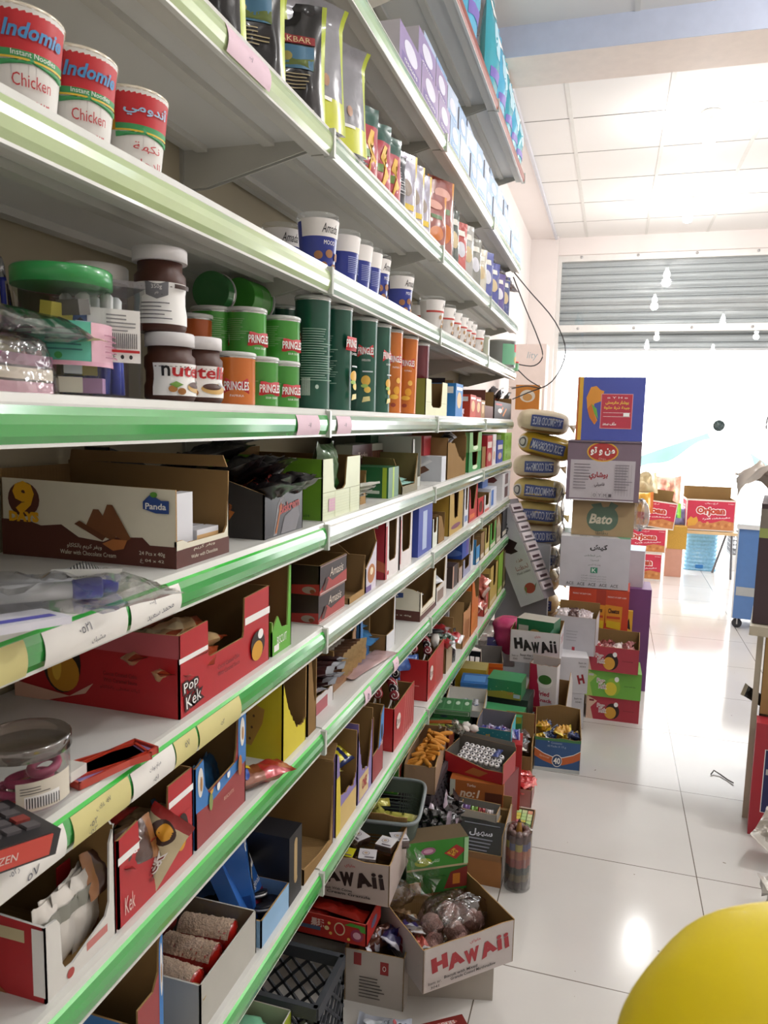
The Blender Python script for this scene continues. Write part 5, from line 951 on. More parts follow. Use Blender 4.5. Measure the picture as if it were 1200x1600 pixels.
for (nm, lab, c, h, ya, yb_, pf) in [('display_carton', 'sky blue and black carton near the start of the farthest bay', '3f8ac0', .12, 3.429, 3.535, LOW(.7)), ('display_carton', 'brown open carton in the farthest bay of the eighth shelf', '8f7148', .13, 3.554, 3.668, LOW(1)),
                                ('display_carton', 'yellow and white carton with a green band in the farthest bay', 'cfc070', .14, 3.687, 3.830, UN(.2, .8, .4)), ('display_carton', 'green U-cut carton in the farthest bay of the eighth shelf', '4f9a3a', .14, 3.852, 4.054, UN(.25, .7, .3)),
                                ('display_carton', 'brown and white torn carton in the farthest bay of the eighth shelf', 'a9987c', .15, 4.078, 4.252, [(0, .6), (.4, 1), (1, .5)]), ('display_carton', 'tall black carton ending the eighth shelf at the door end', '232226', .17, 4.304, 4.525-.03, LOW(1))]:
    sc(nm, lab, 'carton', 8, ya, yb_, .24, h, M(c, rough=.5), prof={'F': pf}, decor={'F': [('r', .1, .05, .9, .2, M('e0d8c8'))]})
# ================================================================ LOWEST SHELF
y0, y1 = .80, 0.842+.02
sc('biscuit_carton', 'blue carton with white oval corner at the bottom left of the lowest shelf', 'carton', 9, y0, y1, .26, .26, BLC, inner=KR2, side_col={'F': RDB}, prof={'F': [(0, .7), (.6, .7), (.82, .78), (.86, .95), (1, 1.05)], 'R': LOW(1.05), 'L': LOW(.6)}, decor={'F': [('r', .84, .4, 1, 1.05, BLC), ('e', .93, .78, .05, .16, M('e6e2da')), ('e', .93, .76, .02, .06, M('b98a54'))]})
y0, y1 = 0.972, 1.170
TW = M('b9b7ae', rough=.5)
carton('sweet_tray', 'grey-white tray of red coconut-coated rolls on the lowest shelf', 'tray', (XF-.005-.15, (y0+y1)/2, Z9), PI/2, y1-y0, .30, .085, TW, inner=M('8a8068', rough=.7), edge=M('cfcdc4'), prof={})
CO = M('ecc9b2', rough=.8, var=.25, scale=220, bump=1., bscale=260, kind='coconut_coating'); JR = M('b01f16', rough=.25, coat=.6)
for i in range(6):
    a, b_ = i % 3, i//3
    r = thing('coconut_roll', 'red jelly roll with a crumbly coconut top in the grey-white tray', 'sweet roll', (XF-.085-.125*b_, y0+.04+.06*a, Z9+.050-.0*b_), (R(4*(a-1)), 0, R(5*(a-1))), 'coconut rolls in the grey-white tray')
    G().lathe([(.006, -.055), (.024, -.050), (.025, .050), (.006, .055)], JR, 18, M4=Matrix.Rotation(PI/2, 4, 'Y')).build('jelly_body', r)
    g = G()
    def cf(s, q): 
        th = PI*(.12+.76*q); n_ = noise.noise(Vector((s*24, q*10, i)))*.0035; return Vector(((s-.5)*.10, (.0255+n_)*math.cos(th), (.0262+n_)*math.sin(th)))
    g.grid(cf, 40, 12, CO, flip=True); g.build('coconut_topping', r)
g = G().grid(lambda s, q: Vector(((s-.5)*.27, (q-.5)*(y1-y0-.01), .012*noise.noise(Vector((s*5, q*5, 1)))+.006*math.sin(q*PI*3))), 20, 20, film('tray_film', (1, 1, .98), .07, .06, .6, 18))
o = g.build('cling_film'); o.location = (XF-.155, (y0+y1)/2, Z9+.090); tag(o, 'crinkled clear film stretched over the tray of coconut rolls', 'cling film')
pk('nuts_pack', 'light brown nut roll wrapped in film lying at the front of the coconut tray', 'sweet roll', 9, y0+.018, XF-.05, .045, (0, 0, R(5)), .09, .03, .02, 'b59a5c', None, 8)
# blue biscuit packs, open lids
y0, y1 = 1.181, 1.291
OB = M('2f68b8', rough=.3, coat=.3)
sc('cookie_tray', 'open blue tray of round sandwich biscuits with a printed lid flap', 'carton', 9, y0, y1+.02, .22, .055, M('8fb8dc'), prof={'L': LOW(1)}, inner=M('6a90c0', rough=.4), decor={'L': [('p', [(.1, 0), (.6, 0), (.4, 1), (0, 1)], M('8a1c38')), ('t', 'Oreo', .35, .5, .3, WHT, {'w': .3})]})
for i in range(14): 
    o = G().lathe([(.0, 0), (.020, 0), (.021, .003), (.019, .004), (.019, .007), (.021, .008), (.020, .011), (0, .011)], [BLACK, BLACK, BLACK, WHT, BLACK, BLACK, BLACK], 16).build('sandwich_biscuit'); o.location = (-.60-.03*(i % 5), y0+.03+.034*(i//5), Z9+.01+.010*((i*7) % 3)); o.rotation_euler = (.3*math.sin(i), .3*math.cos(i*2), 0); tag(o, 'dark sandwich biscuit in the open blue tray', 'biscuit', 'biscuits in the open blue tray')
carton('cookie_box', 'tall blue sandwich biscuit box leaning behind the open blue tray', 'biscuit box', (-.660, 1.251+.03, Z9+.004), (R(-10), R(0), PI/2+.5), .13, .05, .21, OB, closed=True, decor={'F': [('t', 'OREO', .5, .75, .16, WHT, {'w': .8, 'off': .04}), ('e', .5, .35, .35, .2, BLACK), ('e', .5, .35, .28, .12, M('2a2430')), ('e', .5, .37, .3, .03, WHT)], 'L': [('r', .1, .1, .9, .3, M('1f4a90'))]})
carton('cookie_box', 'blue sandwich biscuit box with red band tilted onto the coconut tray', 'biscuit box', (-.635, 1.257+.02, Z9+.002), (R(-24), R(0), PI/2+.15), .15, .035, .15, OB, closed=True, decor={'F': [('t', 'OREO', .45, .62, .20, WHT, {'w': .6, 'off': .04}), ('r', 0, .0, 1, .2, M('8a1c38')), ('t', 'Original', .5, .32, .1, WHT, {'w': .4})], 'L': [('r', 0, 0, 1, .3, M('8a1c38'))]})
for i in range(4): pk('cookie_pack', 'dark blue glossy biscuit pack heaped deep on the lowest shelf', 'biscuit pack', 9, 1.320+.03*i+.02, -.80, .02+.03*(i % 2), (R(20), R(-20), R(30*i)), .20, .07, .035, '1f4f80', '2a6cae', i, 'dark blue packs behind the cookie boxes', wr=.2)
y0, y1 = 1.307, 1.373
r = sc('biscuit_box', 'black box with an orange ball picture and a hand slot in its front', 'box', 9, y0, y1, .20, .15, M('17161b', rough=.4), closed=True, decor={'L': [('e', .30, .52, .20, .33, M('c47c34')), ('e', .26, .60, .12, .18, M('d89a50')), ('t', 'Net weight', .5, .07, .03, LGREY, {'w': .4})], 'F': [('r', .38, .30, .62, .84, M('b59a6c')), ('e', .5, .84, .12, .06, M('b59a6c')), ('e', .5, .30, .12, .06, M('b59a6c'))]})
y0, y1 = 1.383, 1.561
sc('display_carton', 'large open brown carton with a dark drooping flap on the lowest shelf', 'carton', 9, y0, y1, .26, .20, KR, inner=KR, prof={'F': [(0, .18), (.5, .1), (.9, .08), (.97, .5), (1, 1)], 'L': [(0, 1), (.5, 1), (.7, .3), (1, .18)]}, flaps=[('R', .05, 60, M('3a2c20'))])
y0, y1 = 1.578, 1.728
LILC = M('8a7ab4', rough=.4)
sc('display_carton', 'lilac and yellow open carton holding yellow packs on the lowest shelf', 'carton', 9, y0, y1, .26, .21, LILC, prof={'F': [(0, 1), (.12, .9), (.2, .45), (.85, .35), (1, .5)], 'L': [(0, 1), (1, 1)]}, torn='F', decor={'F': [('r', .1, 0, 1, .3, M('d0b470')), ('r', .0, .0, .2, .7, M('d8c23a'))]})
for i in range(7): pk('yellow_pack', 'yellow and navy foil snack pack inside the lilac carton', 'snack pack', 9, y0+.05+.03*(i % 4), -.63-.05*(i//4), .12+.02*(i % 2), (R(30*(i % 3)-20), R(-15), R(50*i)), .10, .05, .02, 'd6cc26', '22306a' if i % 2 else 'e6dc5a', i, 'yellow packs in the lilac carton', wr=.3)
y0, y1 = 1.738, 1.840
sc('display_carton', 'lilac and cream carton with red lettering, deep cut front', 'carton', 9, y0, y1+.02, .26, .22, LILC, inner=KR2, prof={'F': [(0, .9), (.15, .6), (.3, .36), (.7, .3), (.85, .5), (1, .95)], 'L': LOW(1)}, torn='F', decor={'F': [('r', .1, .02, .75, .30, M('d8bf8a')), ('t', 'ONE', .45, .18, .12, M('a83040'), {'w': .3, 'off': .04}), ('e', .7, .16, .06, .06, M('e8e0d0'))]})
y0, y1 = 1.863, 1.965
sc('biscuit_carton', 'open brown carton with a blue and red sandwich biscuit corner', 'carton', 9, y0, y1, .26, .19, M('9a3438'), inner=KR2, prof={'F': [(0, .4), (.55, .42), (.75, .9), (1, 1)], 'R': LOW(1)}, decor={'F': [('p', [(.5, .4), (.75, .9), (1, 1), (1, .55), (.6, .4)], M('4a88c8')), ('e', .82, .62, .08, .12, BLACK), ('t', 'OREO', .8, .45, .06, WHT, {'w': .2})]})
for nm_, (a, b_), h, gname in (('nearer', (2.071, 2.315), .135, 'a'), ('farther', (2.505, 2.770), .15, 'b')):
    sc('lolly_carton', 'bright red carton of wrapped lollies with white stripes, ' + nm_ + ' of two', 'carton', 9, a, b_, .25, h, M('b8262a', rough=.35), prof={'F': [(0, 1), (1, 1.05)], 'L': LOW(1)}, decor={'F': [('p', [(.45+.10*i, .0), (.47+.10*i, .0), (.57+.10*i, 1), (.55+.10*i, 1)], M('d8948c')) for i in range(5)]+[('e', .2, .6, .10, .18, M('e8d8d0')), ('t', 'Circus', .2, .6, .14, M('8a1c20'), {'w': .2})], 'L': [('r', .2+.12*i, .35, .28+.12*i, .37, M('d88a80')) for i in range(6)]})
    for i in range(9):
        yy = a+.03+(b_-a-.06)*(i % 5)/4; p = thing('lollipop', 'round swirl lollipop in clear wrap poking out of the ' + nm_ + ' red lolly carton', 'lollipop', (-.62-.05*(i//5), yy, Z9+h-.055), (R(-25+12*(i % 4)), R(20-9*(i % 5)), 0), 'lollipops in the ' + nm_ + ' red carton')
        G().lathe([(.0018, 0), (.0018, .07)], WHT, 6).build('stick', p)
        g = G(); g.ell((0, 0, .085), (.016, .009, .016), [M('8a2a34'), M('2a1c24'), M('b03a44')][i % 3], 12, 8); g.build('candy', p)
        g = G()
        for k in range(3): g.tube([(.012*math.cos(t)*t/6.3, -.0085-.001, .085+.012*math.sin(t)*t/6.3) for t in [j*.5+2*k for j in range(9)]], .0013, WHT, 5)
        g.build('swirl', p)
    if gname == 'b':
        r = thing('wrapped_toy', 'white-faced wrapped toy with a black hat tip sticking up from the farther red carton', 'toy', (-.60, b_-.05, Z9+h-.02), (0, 0, .3))
        G().ell((0, 0, .035), (.016, .012, .03), WHT, 14, 9, .3, 2).build('body', r); G().ell((0, 0, .068), (.035, .016, .008), BLACK, 14, 8).build('hat_brim', r)
for i, (x, yy, c, nm, lab) in enumerate([(-.66, 2.514, '2f62b0', 'blue_pack', 'blue foil pack standing among the farther lollies'), (-.70, 2.393, '22508c', 'blue_pack', 'darker blue foil pack behind the farther lollies')]):
    pk(nm, lab, 'snack pack', 9, yy, x, .13, (R(70), R(10), R(60)), .12, .06, .02, c, None, i)
# beyond: packs and cartons up to the door end
y0, y1 = 2.865-.28, 2.903
sc('display_carton', 'open brown carton of red and white packs past the red lolly cartons', 'carton', 9, 2.817, 2.941, .27, .20, KR, inner=KR2, side_col={'F': M('b8a488')}, prof={'F': LOW(.6), 'L': [(0, 1), (.6, 1), (.8, .5), (1, .5)], 'R': LOW(1)})
for i in range(8): pk('snack_pack', ['red and white crinkled pack', 'green-lidded foil pack', 'silver and white pack'][i % 3] + ' heaped in the brown carton past the lolly cartons', 'snack pack', 9, 2.793+.05*(i % 4), -.60-.04*(i//4), .11+.03*(i//4), (R(30*(i % 3)-20), R(-12), R(60*i)), .13, .06, .03, ['b0242c', '2a4a34', 'c9ccd0'][i % 3], 'd8d8dc', i, ['red and white packs', 'green foil packs', 'silver and white packs'][i % 3] + ' past the lolly cartons', wr=.35)
pouch('black_bag', 'shiny black plastic bag slumped behind the tall brown carton', 'plastic bag', (-.66, 3.048-.02, Z9), PI/2-.5, .16, .24, .08, foil('201c20', rough=.2, bump=1.), None, 4, [('e', .5, .7, .15, .07, M('8a2a3a'))])
pouch('black_bag', 'smaller black foil bag leaning below the shiny one', 'plastic bag', (-.60, 3.020-.06, Z9), PI/2-.5, .10, .14, .05, foil('2a282e', rough=.2, bump=1.), None, 6)
sc('display_carton', 'tall plain brown carton with a stepped side in the third bay, lowest shelf', 'carton', 9, 3.162, 3.348, .27, .22, KRL, inner=KR, side_col={'F': M('c08a5c')}, prof={'F': [(0, .75), (.7, .7), (1, .8)], 'L': [(0, 1.15), (.35, 1.15), (.5, .98), (1, .95)]}, torn='F', decor={'F': [('r', .1+.13*i, .08, .14+.13*i, .5, M('a0562c')) for i in range(6)], 'L': [('r', .6, .08, .82, .24, M('6a5030'))]})
sc('display_carton', 'tall orange carton with a white square label, lowest shelf', 'carton', 9, 3.365, 3.556, .27, .27, M('d06c1e', rough=.4), side_col={}, inner=KR2, prof={'F': [(0, 1), (.3, .9), (.6, .6), (1, .55)], 'L': LOW(1)}, torn='F', decor={'L': [('r', .62, .78, .86, .92, M('c9b9a4')), ('t', 'Biscuits', .75, .45, .03, M('6a2c10'), {'w': .3}), ('r', .5, .38, .9, .39, M('7a3a14'))], 'F': [('p', [(.1+.2*i, .05), (.18+.2*i, .05), (.26+.2*i, .4), (.18+.2*i, .4)], M('e8a05a')) for i in range(4)]})
sc('display_carton', 'orange-edged open carton behind the tall orange one', 'carton', 9, 3.574, 3.688, .22, .28, M('d8743a'), prof={'F': [(0, .5), (.8, .45), (1, 1)]}, x=-.60)
for i in range(5): pk('snack_pack', 'salmon and white crumpled pack bulging beside the tall orange carton', 'snack pack', 9, 3.650+.03*(i % 3), -.60, .05+.045*i, (R(40*i), R(-20), R(70+25*i)), .13, .06, .03, 'c8685a', 'e6d4cc', i, 'salmon packs beside the orange carton', wr=.35)
for (lab, c, h, ya, yb_, pf) in [('brick red carton with a crumpled pack on top near the door end, lowest shelf', 'b8433a', .20, 3.748, 3.873, LOW(.9)), ('dull yellow carton with an oval slot near the door end, lowest shelf', 'c9ac5a', .22, 3.916, 4.196, UN(.4, .75, .45)), ('lime green carton at the door end of the lowest shelf', '8fbe3a', .24, 4.221, 4.404, LOW(1)), ('open brown carton ending the lowest shelf by the leaning white carton', '7d7048', .25, 4.431, 4.573-.02, LOW(.9))]:
    sc('display_carton', lab, 'carton', 9, ya, yb_, .26, h, M(c, rough=.5), prof={'F': pf}, decor={'F': [('r', .1, .05, .9, .15, M('e0d0a8'))]})

# ================================================================ THE FLOOR PILE
def cf(x, y, yaw, w, d, z=0.):
    c, s_ = math.cos(R(yaw)), math.sin(R(yaw)); return (x+c*w/2-s_*d/2, y+s_*w/2+c*d/2, z)
def fc(name, label, cat, x, y, z, yaw, w, d, h, col, **k):
    """carton given by its front-left bottom corner and yaw"""
    return carton(name, label, cat, cf(x, y, yaw, w, d, z), R(yaw), w, d, h, col, **k)
HW = M('c9c0bd', rough=.55); HW2 = M('d4d2d6', rough=.55)
def hawaii_art(ink, sub, item=None):
    el = []
    xs = [.17, .34, .52, .70, .83, .91]; rr = [8, 14, 6, 18, 8, 10]
    for ch, u, r_ in zip('HAWAii', xs, rr): el.append(('t', ch, u, .55+.04*math.sin(u*9), .28 if ch != 'i' else .34, ink, {'rot': r_, 'off': .08 if ch != 'i' else .03, 'w': .135 if ch != 'i' else .035}))
    el += [('t', 'هاواي', .55, .84, .10, RED, {'w': .12})]
    for i, s_ in enumerate(sub): el.append(('t', s_, .40+.14*i, .24-.09*i, .065, INK, {'w': .36 if i == 0 else .5, 'off': .01}))
    if item: el += [('t', item[0], .12, .20, .07, INK, {'w': .14}), ('t', item[1], .12, .10, .06, INK, {'w': .09})]
    return el
# carton under the front one, then the front marshmallow carton
fc('storage_carton', 'closed white carton on the floor under the front marshmallow biscuit carton', 'carton', -.452, 1.84, 0, 14, .235, .22, .098, M('b3aca2'), closed=True, inner=KR)
r = fc('marshmallow_carton', 'large white open carton in front with red brush lettering and plastic bags inside', 'carton', -.386, 1.740, .10, 43.4, .286, .25, .124, HW, inner=KR, torn='FLRB', prof={'F': LOW(1), 'L': LOW(.97), 'R': LOW(1.03), 'B': LOW(1.05)},
       decor={'F': hawaii_art(M('a8323a', rough=.5), ['Biscuit with Mixed', 'Granule Coated Marshmallow'], ('Item nr.', '3041')), 'L': [('r', .30+.09*(i % 3), .30+.2*(i//3), .37+.09*(i % 3), .46+.2*(i//3), M('a8424a')) for i in range(6)]+lines(.25, .55, .24, .07, 3, GREY, .02, 3)})
CH = cf(-.386, 1.740, 43.4, .286, .25)
def inhaw(u, v, z):
    c, s_ = math.cos(R(43.4)), math.sin(R(43.4)); return (CH[0]+u*c-v*s_, CH[1]+u*s_+v*c, z)
MARS = M('a8837c', rough=.85, var=.3, scale=160, bump=1., bscale=220, kind='coated_marshmallow')
for i, (u, v, z) in enumerate([(-.03, .03, .16), (.04, .05, .165), (.01, -.035, .165), (.085, -.01, .165), (-.05, -.02, .14), (.05, .0, .13), (.09, .06, .14)]):
    g = G().ell((0, 0, 0), (.032, .032, .027), MARS, 20, 14, .25, i); o = g.build('marshmallow_biscuit'); o.location = inhaw(u, v, z); o.rotation_euler = (.3*i, .2*i, i); tag(o, 'pinkish crumb-coated marshmallow biscuit in the clear bag of the front carton', 'biscuit', 'marshmallow biscuits in the clear bag')
for i in range(4):
    p = inhaw(-.105, -.085+.045*i, .15+.012*i); packet('snack_pack', 'brown and silver film pack along the left wall of the front marshmallow carton', 'snack pack', p, (R(20*i-20), R(20), R(100+15*i)), .08, .045, .02, foil(['8a6a52', 'b0483a', 'a89a90', '9a7a5a'][i]), foil('c9c9cc'), i, group='film packs in the front carton', wr=.4)
BAGF = film('polythene_bag', (.97, .97, .98), .12, .13, 1.0, 26)
def bagsurf(ax, ay, az, sd):
    def f(s, q):
        ph = 2*PI*s; th = PI*q; n_ = 1+.22*noise.noise(Vector((math.cos(ph)*2.4, math.sin(ph)*2.4, q*4+sd)))
        return Vector((ax*math.sin(th)**.8*math.cos(ph)*n_, ay*math.sin(th)**.8*math.sin(ph)*n_, -az*math.cos(th)*n_))
    return f
o = G().grid(bagsurf(.105, .075, .060, 4), 40, 22, BAGF).build('polythene_bag'); o.location = inhaw(.03, .01, .175); o.rotation_euler = (.1, 0, R(43)); tag(o, 'crumpled clear bag around the marshmallow biscuits in the front carton', 'plastic bag')
def flapfn(L, Wt, sd, lift):
    return lambda s, q: Vector(((s-.5)*Wt*(1-.75*q)+.02*noise.noise(Vector((s*4, q*5, sd)))+.03*q, .02*math.sin(s*9+q*5)+.03*noise.noise(Vector((s*3, q*3, sd+4)))-.03*q, q*L+lift*math.sin(s*6)*.01))
o = G().grid(flapfn(.15, .17, 2, 1), 22, 22, BAGF).build('polythene_bag'); o.location = inhaw(-.03, .07, .215); o.rotation_euler = (R(-12), R(-28), R(43)); tag(o, 'loose clear bag mouth rising to a point above the front carton', 'plastic bag')
o = G().grid(bagsurf(.075, .040, .045, 9), 34, 18, BAGF).build('polythene_bag'); o.location = inhaw(-.13, .11, .245); o.rotation_euler = (.5, .3, R(20)); tag(o, 'crumpled clear bag end hanging over the left back corner of the front carton', 'plastic bag')
# floor leaflet pack, white bag
carton('snack_pack_card', 'dark red and gold snack pack lying on the tiles before the front carton', 'snack pack', (-.315, 1.705, .002), R(35), .15, .13, .018, M('7a2824', rough=.35), closed=True, decor={'T': [('r', 0, 0, 1, .55, M('b8862c')), ('e', .35, .32, .12, .12, M('d8b04a')), ('e', .62, .36, .12, .12, M('e0bc5a')), ('e', .35, .34, .07, .06, M('f0e6c0')), ('e', .62, .38, .07, .06, M('f0e6c0')), ('e', .6, .85, .25, .06, M('b0605a')), ('t', 'COOKIES', .6, .85, .08, WHT, {'w': .4})]})
packet('sweet_bag', 'clear and white bag with printed symbols at the bottom frame edge', 'plastic bag', (-.470, 1.660, .004), (R(12), 0, R(8)), .14, .13, .03, M('b9c0d0', rough=.25, coat=.4), None, 4, elems=[('t', 'CE', .55, .82, .09, INK, {'w': .10}), ('e', .70, .82, .035, .04, M('a8424a')), ('e', .80, .82, .035, .04, INK), ('e', .90, .82, .035, .04, INK), ('e', .3, .75, .18, .12, M('dde2ec')), ('e', .75, .30, .08, .08, RED), ('e', .5, .3, .1, .1, M('5a4a9a'))], wr=.4)
# lower white carton with small red marks
fc('storage_carton', 'white carton on the floor behind the bottom bag, small red labels on its front', 'carton', -.612, 1.772, 0, 3, .165, .15, .155, M('bdb5ac'), inner=KR, decor={'F': [('r', .15, .72, .28, .95, M('9a3434')), ('r', .60, .62, .74, .86, M('9a2c2c')), ('t', 'O', .67, .74, .10, WHT, {'w': .06})]+lines(.25, .68, .50, .06, 7, M('5a5450'), .022, 6), 'R': [('r', .2, .7, .4, .9, M('9a3434'))]})
for i in range(4): packet('foil_pack', 'dark violet and brown foil pack heaped on the white carton with red labels', 'snack pack', (-.575+.035*i, 1.83+.02*(i % 2), .13+.012*i), (R(30), R(-20+20*i), R(50*i)), .11, .06, .03, foil(['5a2c28', '7a4a3a', '2a2a5a', '3a2a6a'][i]), foil('c9c9d4'), i, group='foil packs on the white carton', wr=.4)
# crates
CRM = M('3c4046', rough=.5, kind='crate_plastic'); CRD = M('4a4248', rough=.5, kind='crate_plastic'); CRG = M('59655c', rough=.45, kind='crate_plastic')
def crate(lab, x, y, yaw, w, d, h, mat, z=0., n=8, diamond=True, rot=None, top=False):
    r = thing('plastic_crate', lab, 'crate', cf(x, y, yaw, w, d, z), R(yaw) if rot is None else rot)
    for s in 'FBLR':
        o, u, v, nn, a, c = SIDES[s](w, d, h); o, u, v, nn = map(Vector, (o, u, v, nn)); g = G()
        def bar(p, q, t_=.007, dp=.006):
            dx, dy = q[0]-p[0], q[1]-p[1]; L_ = math.hypot(dx, dy); nx, ny = -dy/L_*t_/2, dx/L_*t_/2
            g.prism([(p[0]+nx, p[1]+ny), (p[0]-nx, p[1]-ny), (q[0]-nx, q[1]-ny), (q[0]+nx, q[1]+ny)], o, u, v, nn, dp, mat)
        g.prism([(0, h-.03), (a, h-.03), (a, h), (0, h)], o+nn*.004, u, v, nn, .014, mat); g.prism([(0, 0), (a, 0), (a, .02), (0, .02)], o, u, v, nn, .008, mat)
        for e in (0, a-.02): g.prism([(e, .02), (e+.02, .02), (e+.02, h-.03), (e, h-.03)], o, u, v, nn, .008, mat)
        k = int(a/.045); H0, H1 = .02, h-.03
        if diamond:
            for i in range(-6, k+1):
                for sg in (1, -1):
                    x0 = i*.045; x1 = x0+(H1-H0)*.9; p, q = (x0, H0 if sg > 0 else H1), (x1, H1 if sg > 0 else H0)
                    if x1 < 0 or x0 > a: continue
                    def cl(p, q):
                        t0 = max(0, (0-p[0])/(q[0]-p[0])); t1 = min(1, (a-p[0])/(q[0]-p[0])); return (p[0]+(q[0]-p[0])*t0, p[1]+(q[1]-p[1])*t0), (p[0]+(q[0]-p[0])*t1, p[1]+(q[1]-p[1])*t1)
                    p, q = cl(p, q)
                    if q[0]-p[0] > .01: bar(p, q)
        else:
            for i in range(1, int(a/.03)): bar((i*.03, H0), (i*.03, H1), .006)
            for i in range(1, 4): bar((0, H0+(H1-H0)*i/4), (a, H0+(H1-H0)*i/4), .008)
        g.build('crate_side', r)
    g = G()
    for i in range(int(w/.03)): g.box(-w/2+.03*i, -w/2+.03*i+.008, -d/2, d/2, 0, .006, mat)
    for i in range(int(d/.03)): g.box(-w/2, w/2, -d/2+.03*i, -d/2+.03*i+.008, 0, .006, mat)
    g.build('crate_bottom', r); return r
crate('dark grey lattice crate lying under the lowest shelf at the bottom of the frame', -.86, 1.435, 0, .30, .18, .26, CRM)
crate('dark grey lattice crate on the floor under the biscuit and basket stack', -.86, 1.98, 0, .33, .40, .26, CRM)
crate('mauve-grey lattice crate beside the orange snack tray', -.86, 2.40, 0, .33, .38, .29, CRD)
crate('dark grey lattice crate below the green chewing gum cartons', -.86, 2.80, 0, .33, .42, .27, M('36443c', rough=.5, kind='crate_plastic'))
crate('dark slatted crate below the blue box and white tray', -.86, 3.24, 0, .34, .42, .29, CRM, diamond=False)
crate('dark slatted crate farthest along under the shelf, below the orange box', -.86, 3.68, 0, .34, .42, .29, CRM, diamond=False)
# soft toys box at the bottom left
r = fc('sweet_box', 'pale green-edged window box of pink and red sweets at the bottom frame edge', 'box', -.87, 1.13, .24-.24, 0, .25, .30, .245, M('a8b83a', rough=.4), inner=M('b8c8a8', rough=.5), edge=M('e6e4dc'), decor={'R': [('e', .5, .8, .2, .1, M('d8d8c8'))]})
for i, (x, y, c, s_) in enumerate([(-.70, 1.37, '7fc6a0', .05), (-.69, 1.34, 'b8242e', .028), (-.80, 1.38, 'd8c8b0', .035), (-.68, 1.27, 'dca8b8', .05), (-.76, 1.25, 'd0a0a8', .05), (-.72, 1.20, 'b02c3a', .04), (-.81, 1.30, '8a9a7a', .04)]):
    g = G().ell((0, 0, 0), (s_, s_*.8, s_*.5), M(c, rough=.35, coat=.4), 16, 10, .3, i); o = g.build('jelly_sweet'); o.location = (x, y, .245-s_*.5-.004); o.rotation_euler = (0, 0, i); tag(o, ['mint green', 'dark red', 'cream', 'pale pink', 'dusky pink', 'crimson', 'olive'][i] + ' blob-shaped jelly sweet in the window box at the bottom frame edge', 'sweet')
for i in range(3): 
    g = G().box(-.11, .11, -.13, .13, 0, .06, M('9a8a80', rough=.7)); 
    if i == 0: o = g.build('card_insert'); o.location = (-.745, 1.28, .12); tag(o, 'greyish card insert under the sweets in the window box', 'card insert')
# red fruit carton (on the crate)
FR = M('b8302a', rough=.4)
fc('fruit_bar_carton', 'red fruit-printed carton under the brown-lettered biscuit carton', 'carton', -.760, 1.728, .205, 0, .222, .13, .062, FR, edge=M('c8564a'), inner=M('7a2420'), prof={'B': LOW(1.5)}, decor={'F': [('e', .66, .55, .07, .30, M('d8c8a0')), ('e', .66, .55, .055, .24, M('b02028')), ('e', .88, .42, .08, .28, M('9a3a58')), ('e', .88, .42, .05, .16, M('d8a8b8')), ('p', [(.72, .8), (.8, .95), (.98, .9), (.99, .6), (.93, .62), (.9, .78)], M('4f9a3a')), ('t', '果玩', .38, .65, .34, M('e8c8c0'), {'w': .16, 'off': .05}), ('r', .12, .30, .42, .48, M('5a6a88')), ('e', .5, .5, .03, .1, M('e8d8a0')), ('e', .55, .3, .02, .07, M('e0c060')), ('e', .53, .75, .02, .07, M('e0c060')), ('e', .78, .2, .02, .07, M('e0c060'))], 'R': [('e', .5, .5, .2, .2, M('6a6a8a'))]})
packet('jelly_pack', 'glossy red jelly bar pack in the open top of the red fruit carton', 'snack pack', (-.63, 1.785, .245), (0, R(3), R(-4)), .15, .05, .018, M('a8281e', rough=.2, coat=.6), None, 4, wr=.3)
packet('jelly_pack', 'darker red jelly bar pack at the left in the red fruit carton', 'snack pack', (-.72, 1.77, .235), (0, R(3), R(5)), .12, .05, .018, M('8e1f1a', rough=.2, coat=.6), None, 6, wr=.3)
# carton with brown lettering and square sachets
fc('biscuit_carton', 'white carton with dark brown brush lettering holding square wrapped cakes', 'carton', -.740, 1.775, .29, 2, .245, .20, .118, M('b8a9a2', rough=.55), inner=KR2, torn='FRB', prof={'B': LOW(1.25)}, decor={'F': hawaii_art(M('2a1614', rough=.5), ['Biscuit With Cocoa', 'Cream Granule'])})
for i, (dx, dy, c, rz) in enumerate([(.03, .05, 'd0c62a', 20), (.10, .10, 'd9d6da', -30), (.19, .085, 'dcd9dc', -8), (.09, .02, 'd6d02e', 5), (.155, .02, 'd2ced2', 12), (.04, .12, '4a3a30', 10), (.21, .14, 'cfcdd2', 30)]):
    r = thing('square_cake_pack', ['yellow', 'white', 'white', 'bright yellow', 'white', 'brown', 'white'][i] + ' square wrapped cake, ' + ['left back', 'middle back', 'right back', 'front middle', 'front right', 'rear left', 'rear right'][i] + ' in the brown-lettered carton', 'cake pack', (-.725+dx, 1.80+dy, .375+.006*(i % 3)), (R(-8+4*i % 9), R(6-3*i % 8), R(rz)))
    g = G().lathe([(.030, 0), (.034, .004), (.034, .020), (.030, .024)], M('4a3228', rough=.4), 4, M4=Matrix.Rotation(PI/4, 4, 'Z'), smooth=False); g.build('cake', r)
    g = G(); g.box(-.024, .024, -.024, .024, .0245, .026, M(c, rough=.25, coat=.5)); g.build('label', r)
    decorate(r, lambda x, y, f: Vector((-.024+x, -.024+y, .0262+f)), .048, .048, [('e', .4, .55, .22, .22, M('8a8088')), ('e', .4, .55, .17, .17, M(c, rough=.25, coat=.5)), ('e', .4, .55, .11, .11, M('a8907a')), ('r', .35, .1, .9, .2, M('6a6068'))])
    G().lathe([(.032, .024), (.040, .012), (.032, .0)], CLEAR, 4, M4=Matrix.Rotation(PI/4, 4, 'Z'), smooth=False, cap0=False, cap1=False).build('film_edge', r)
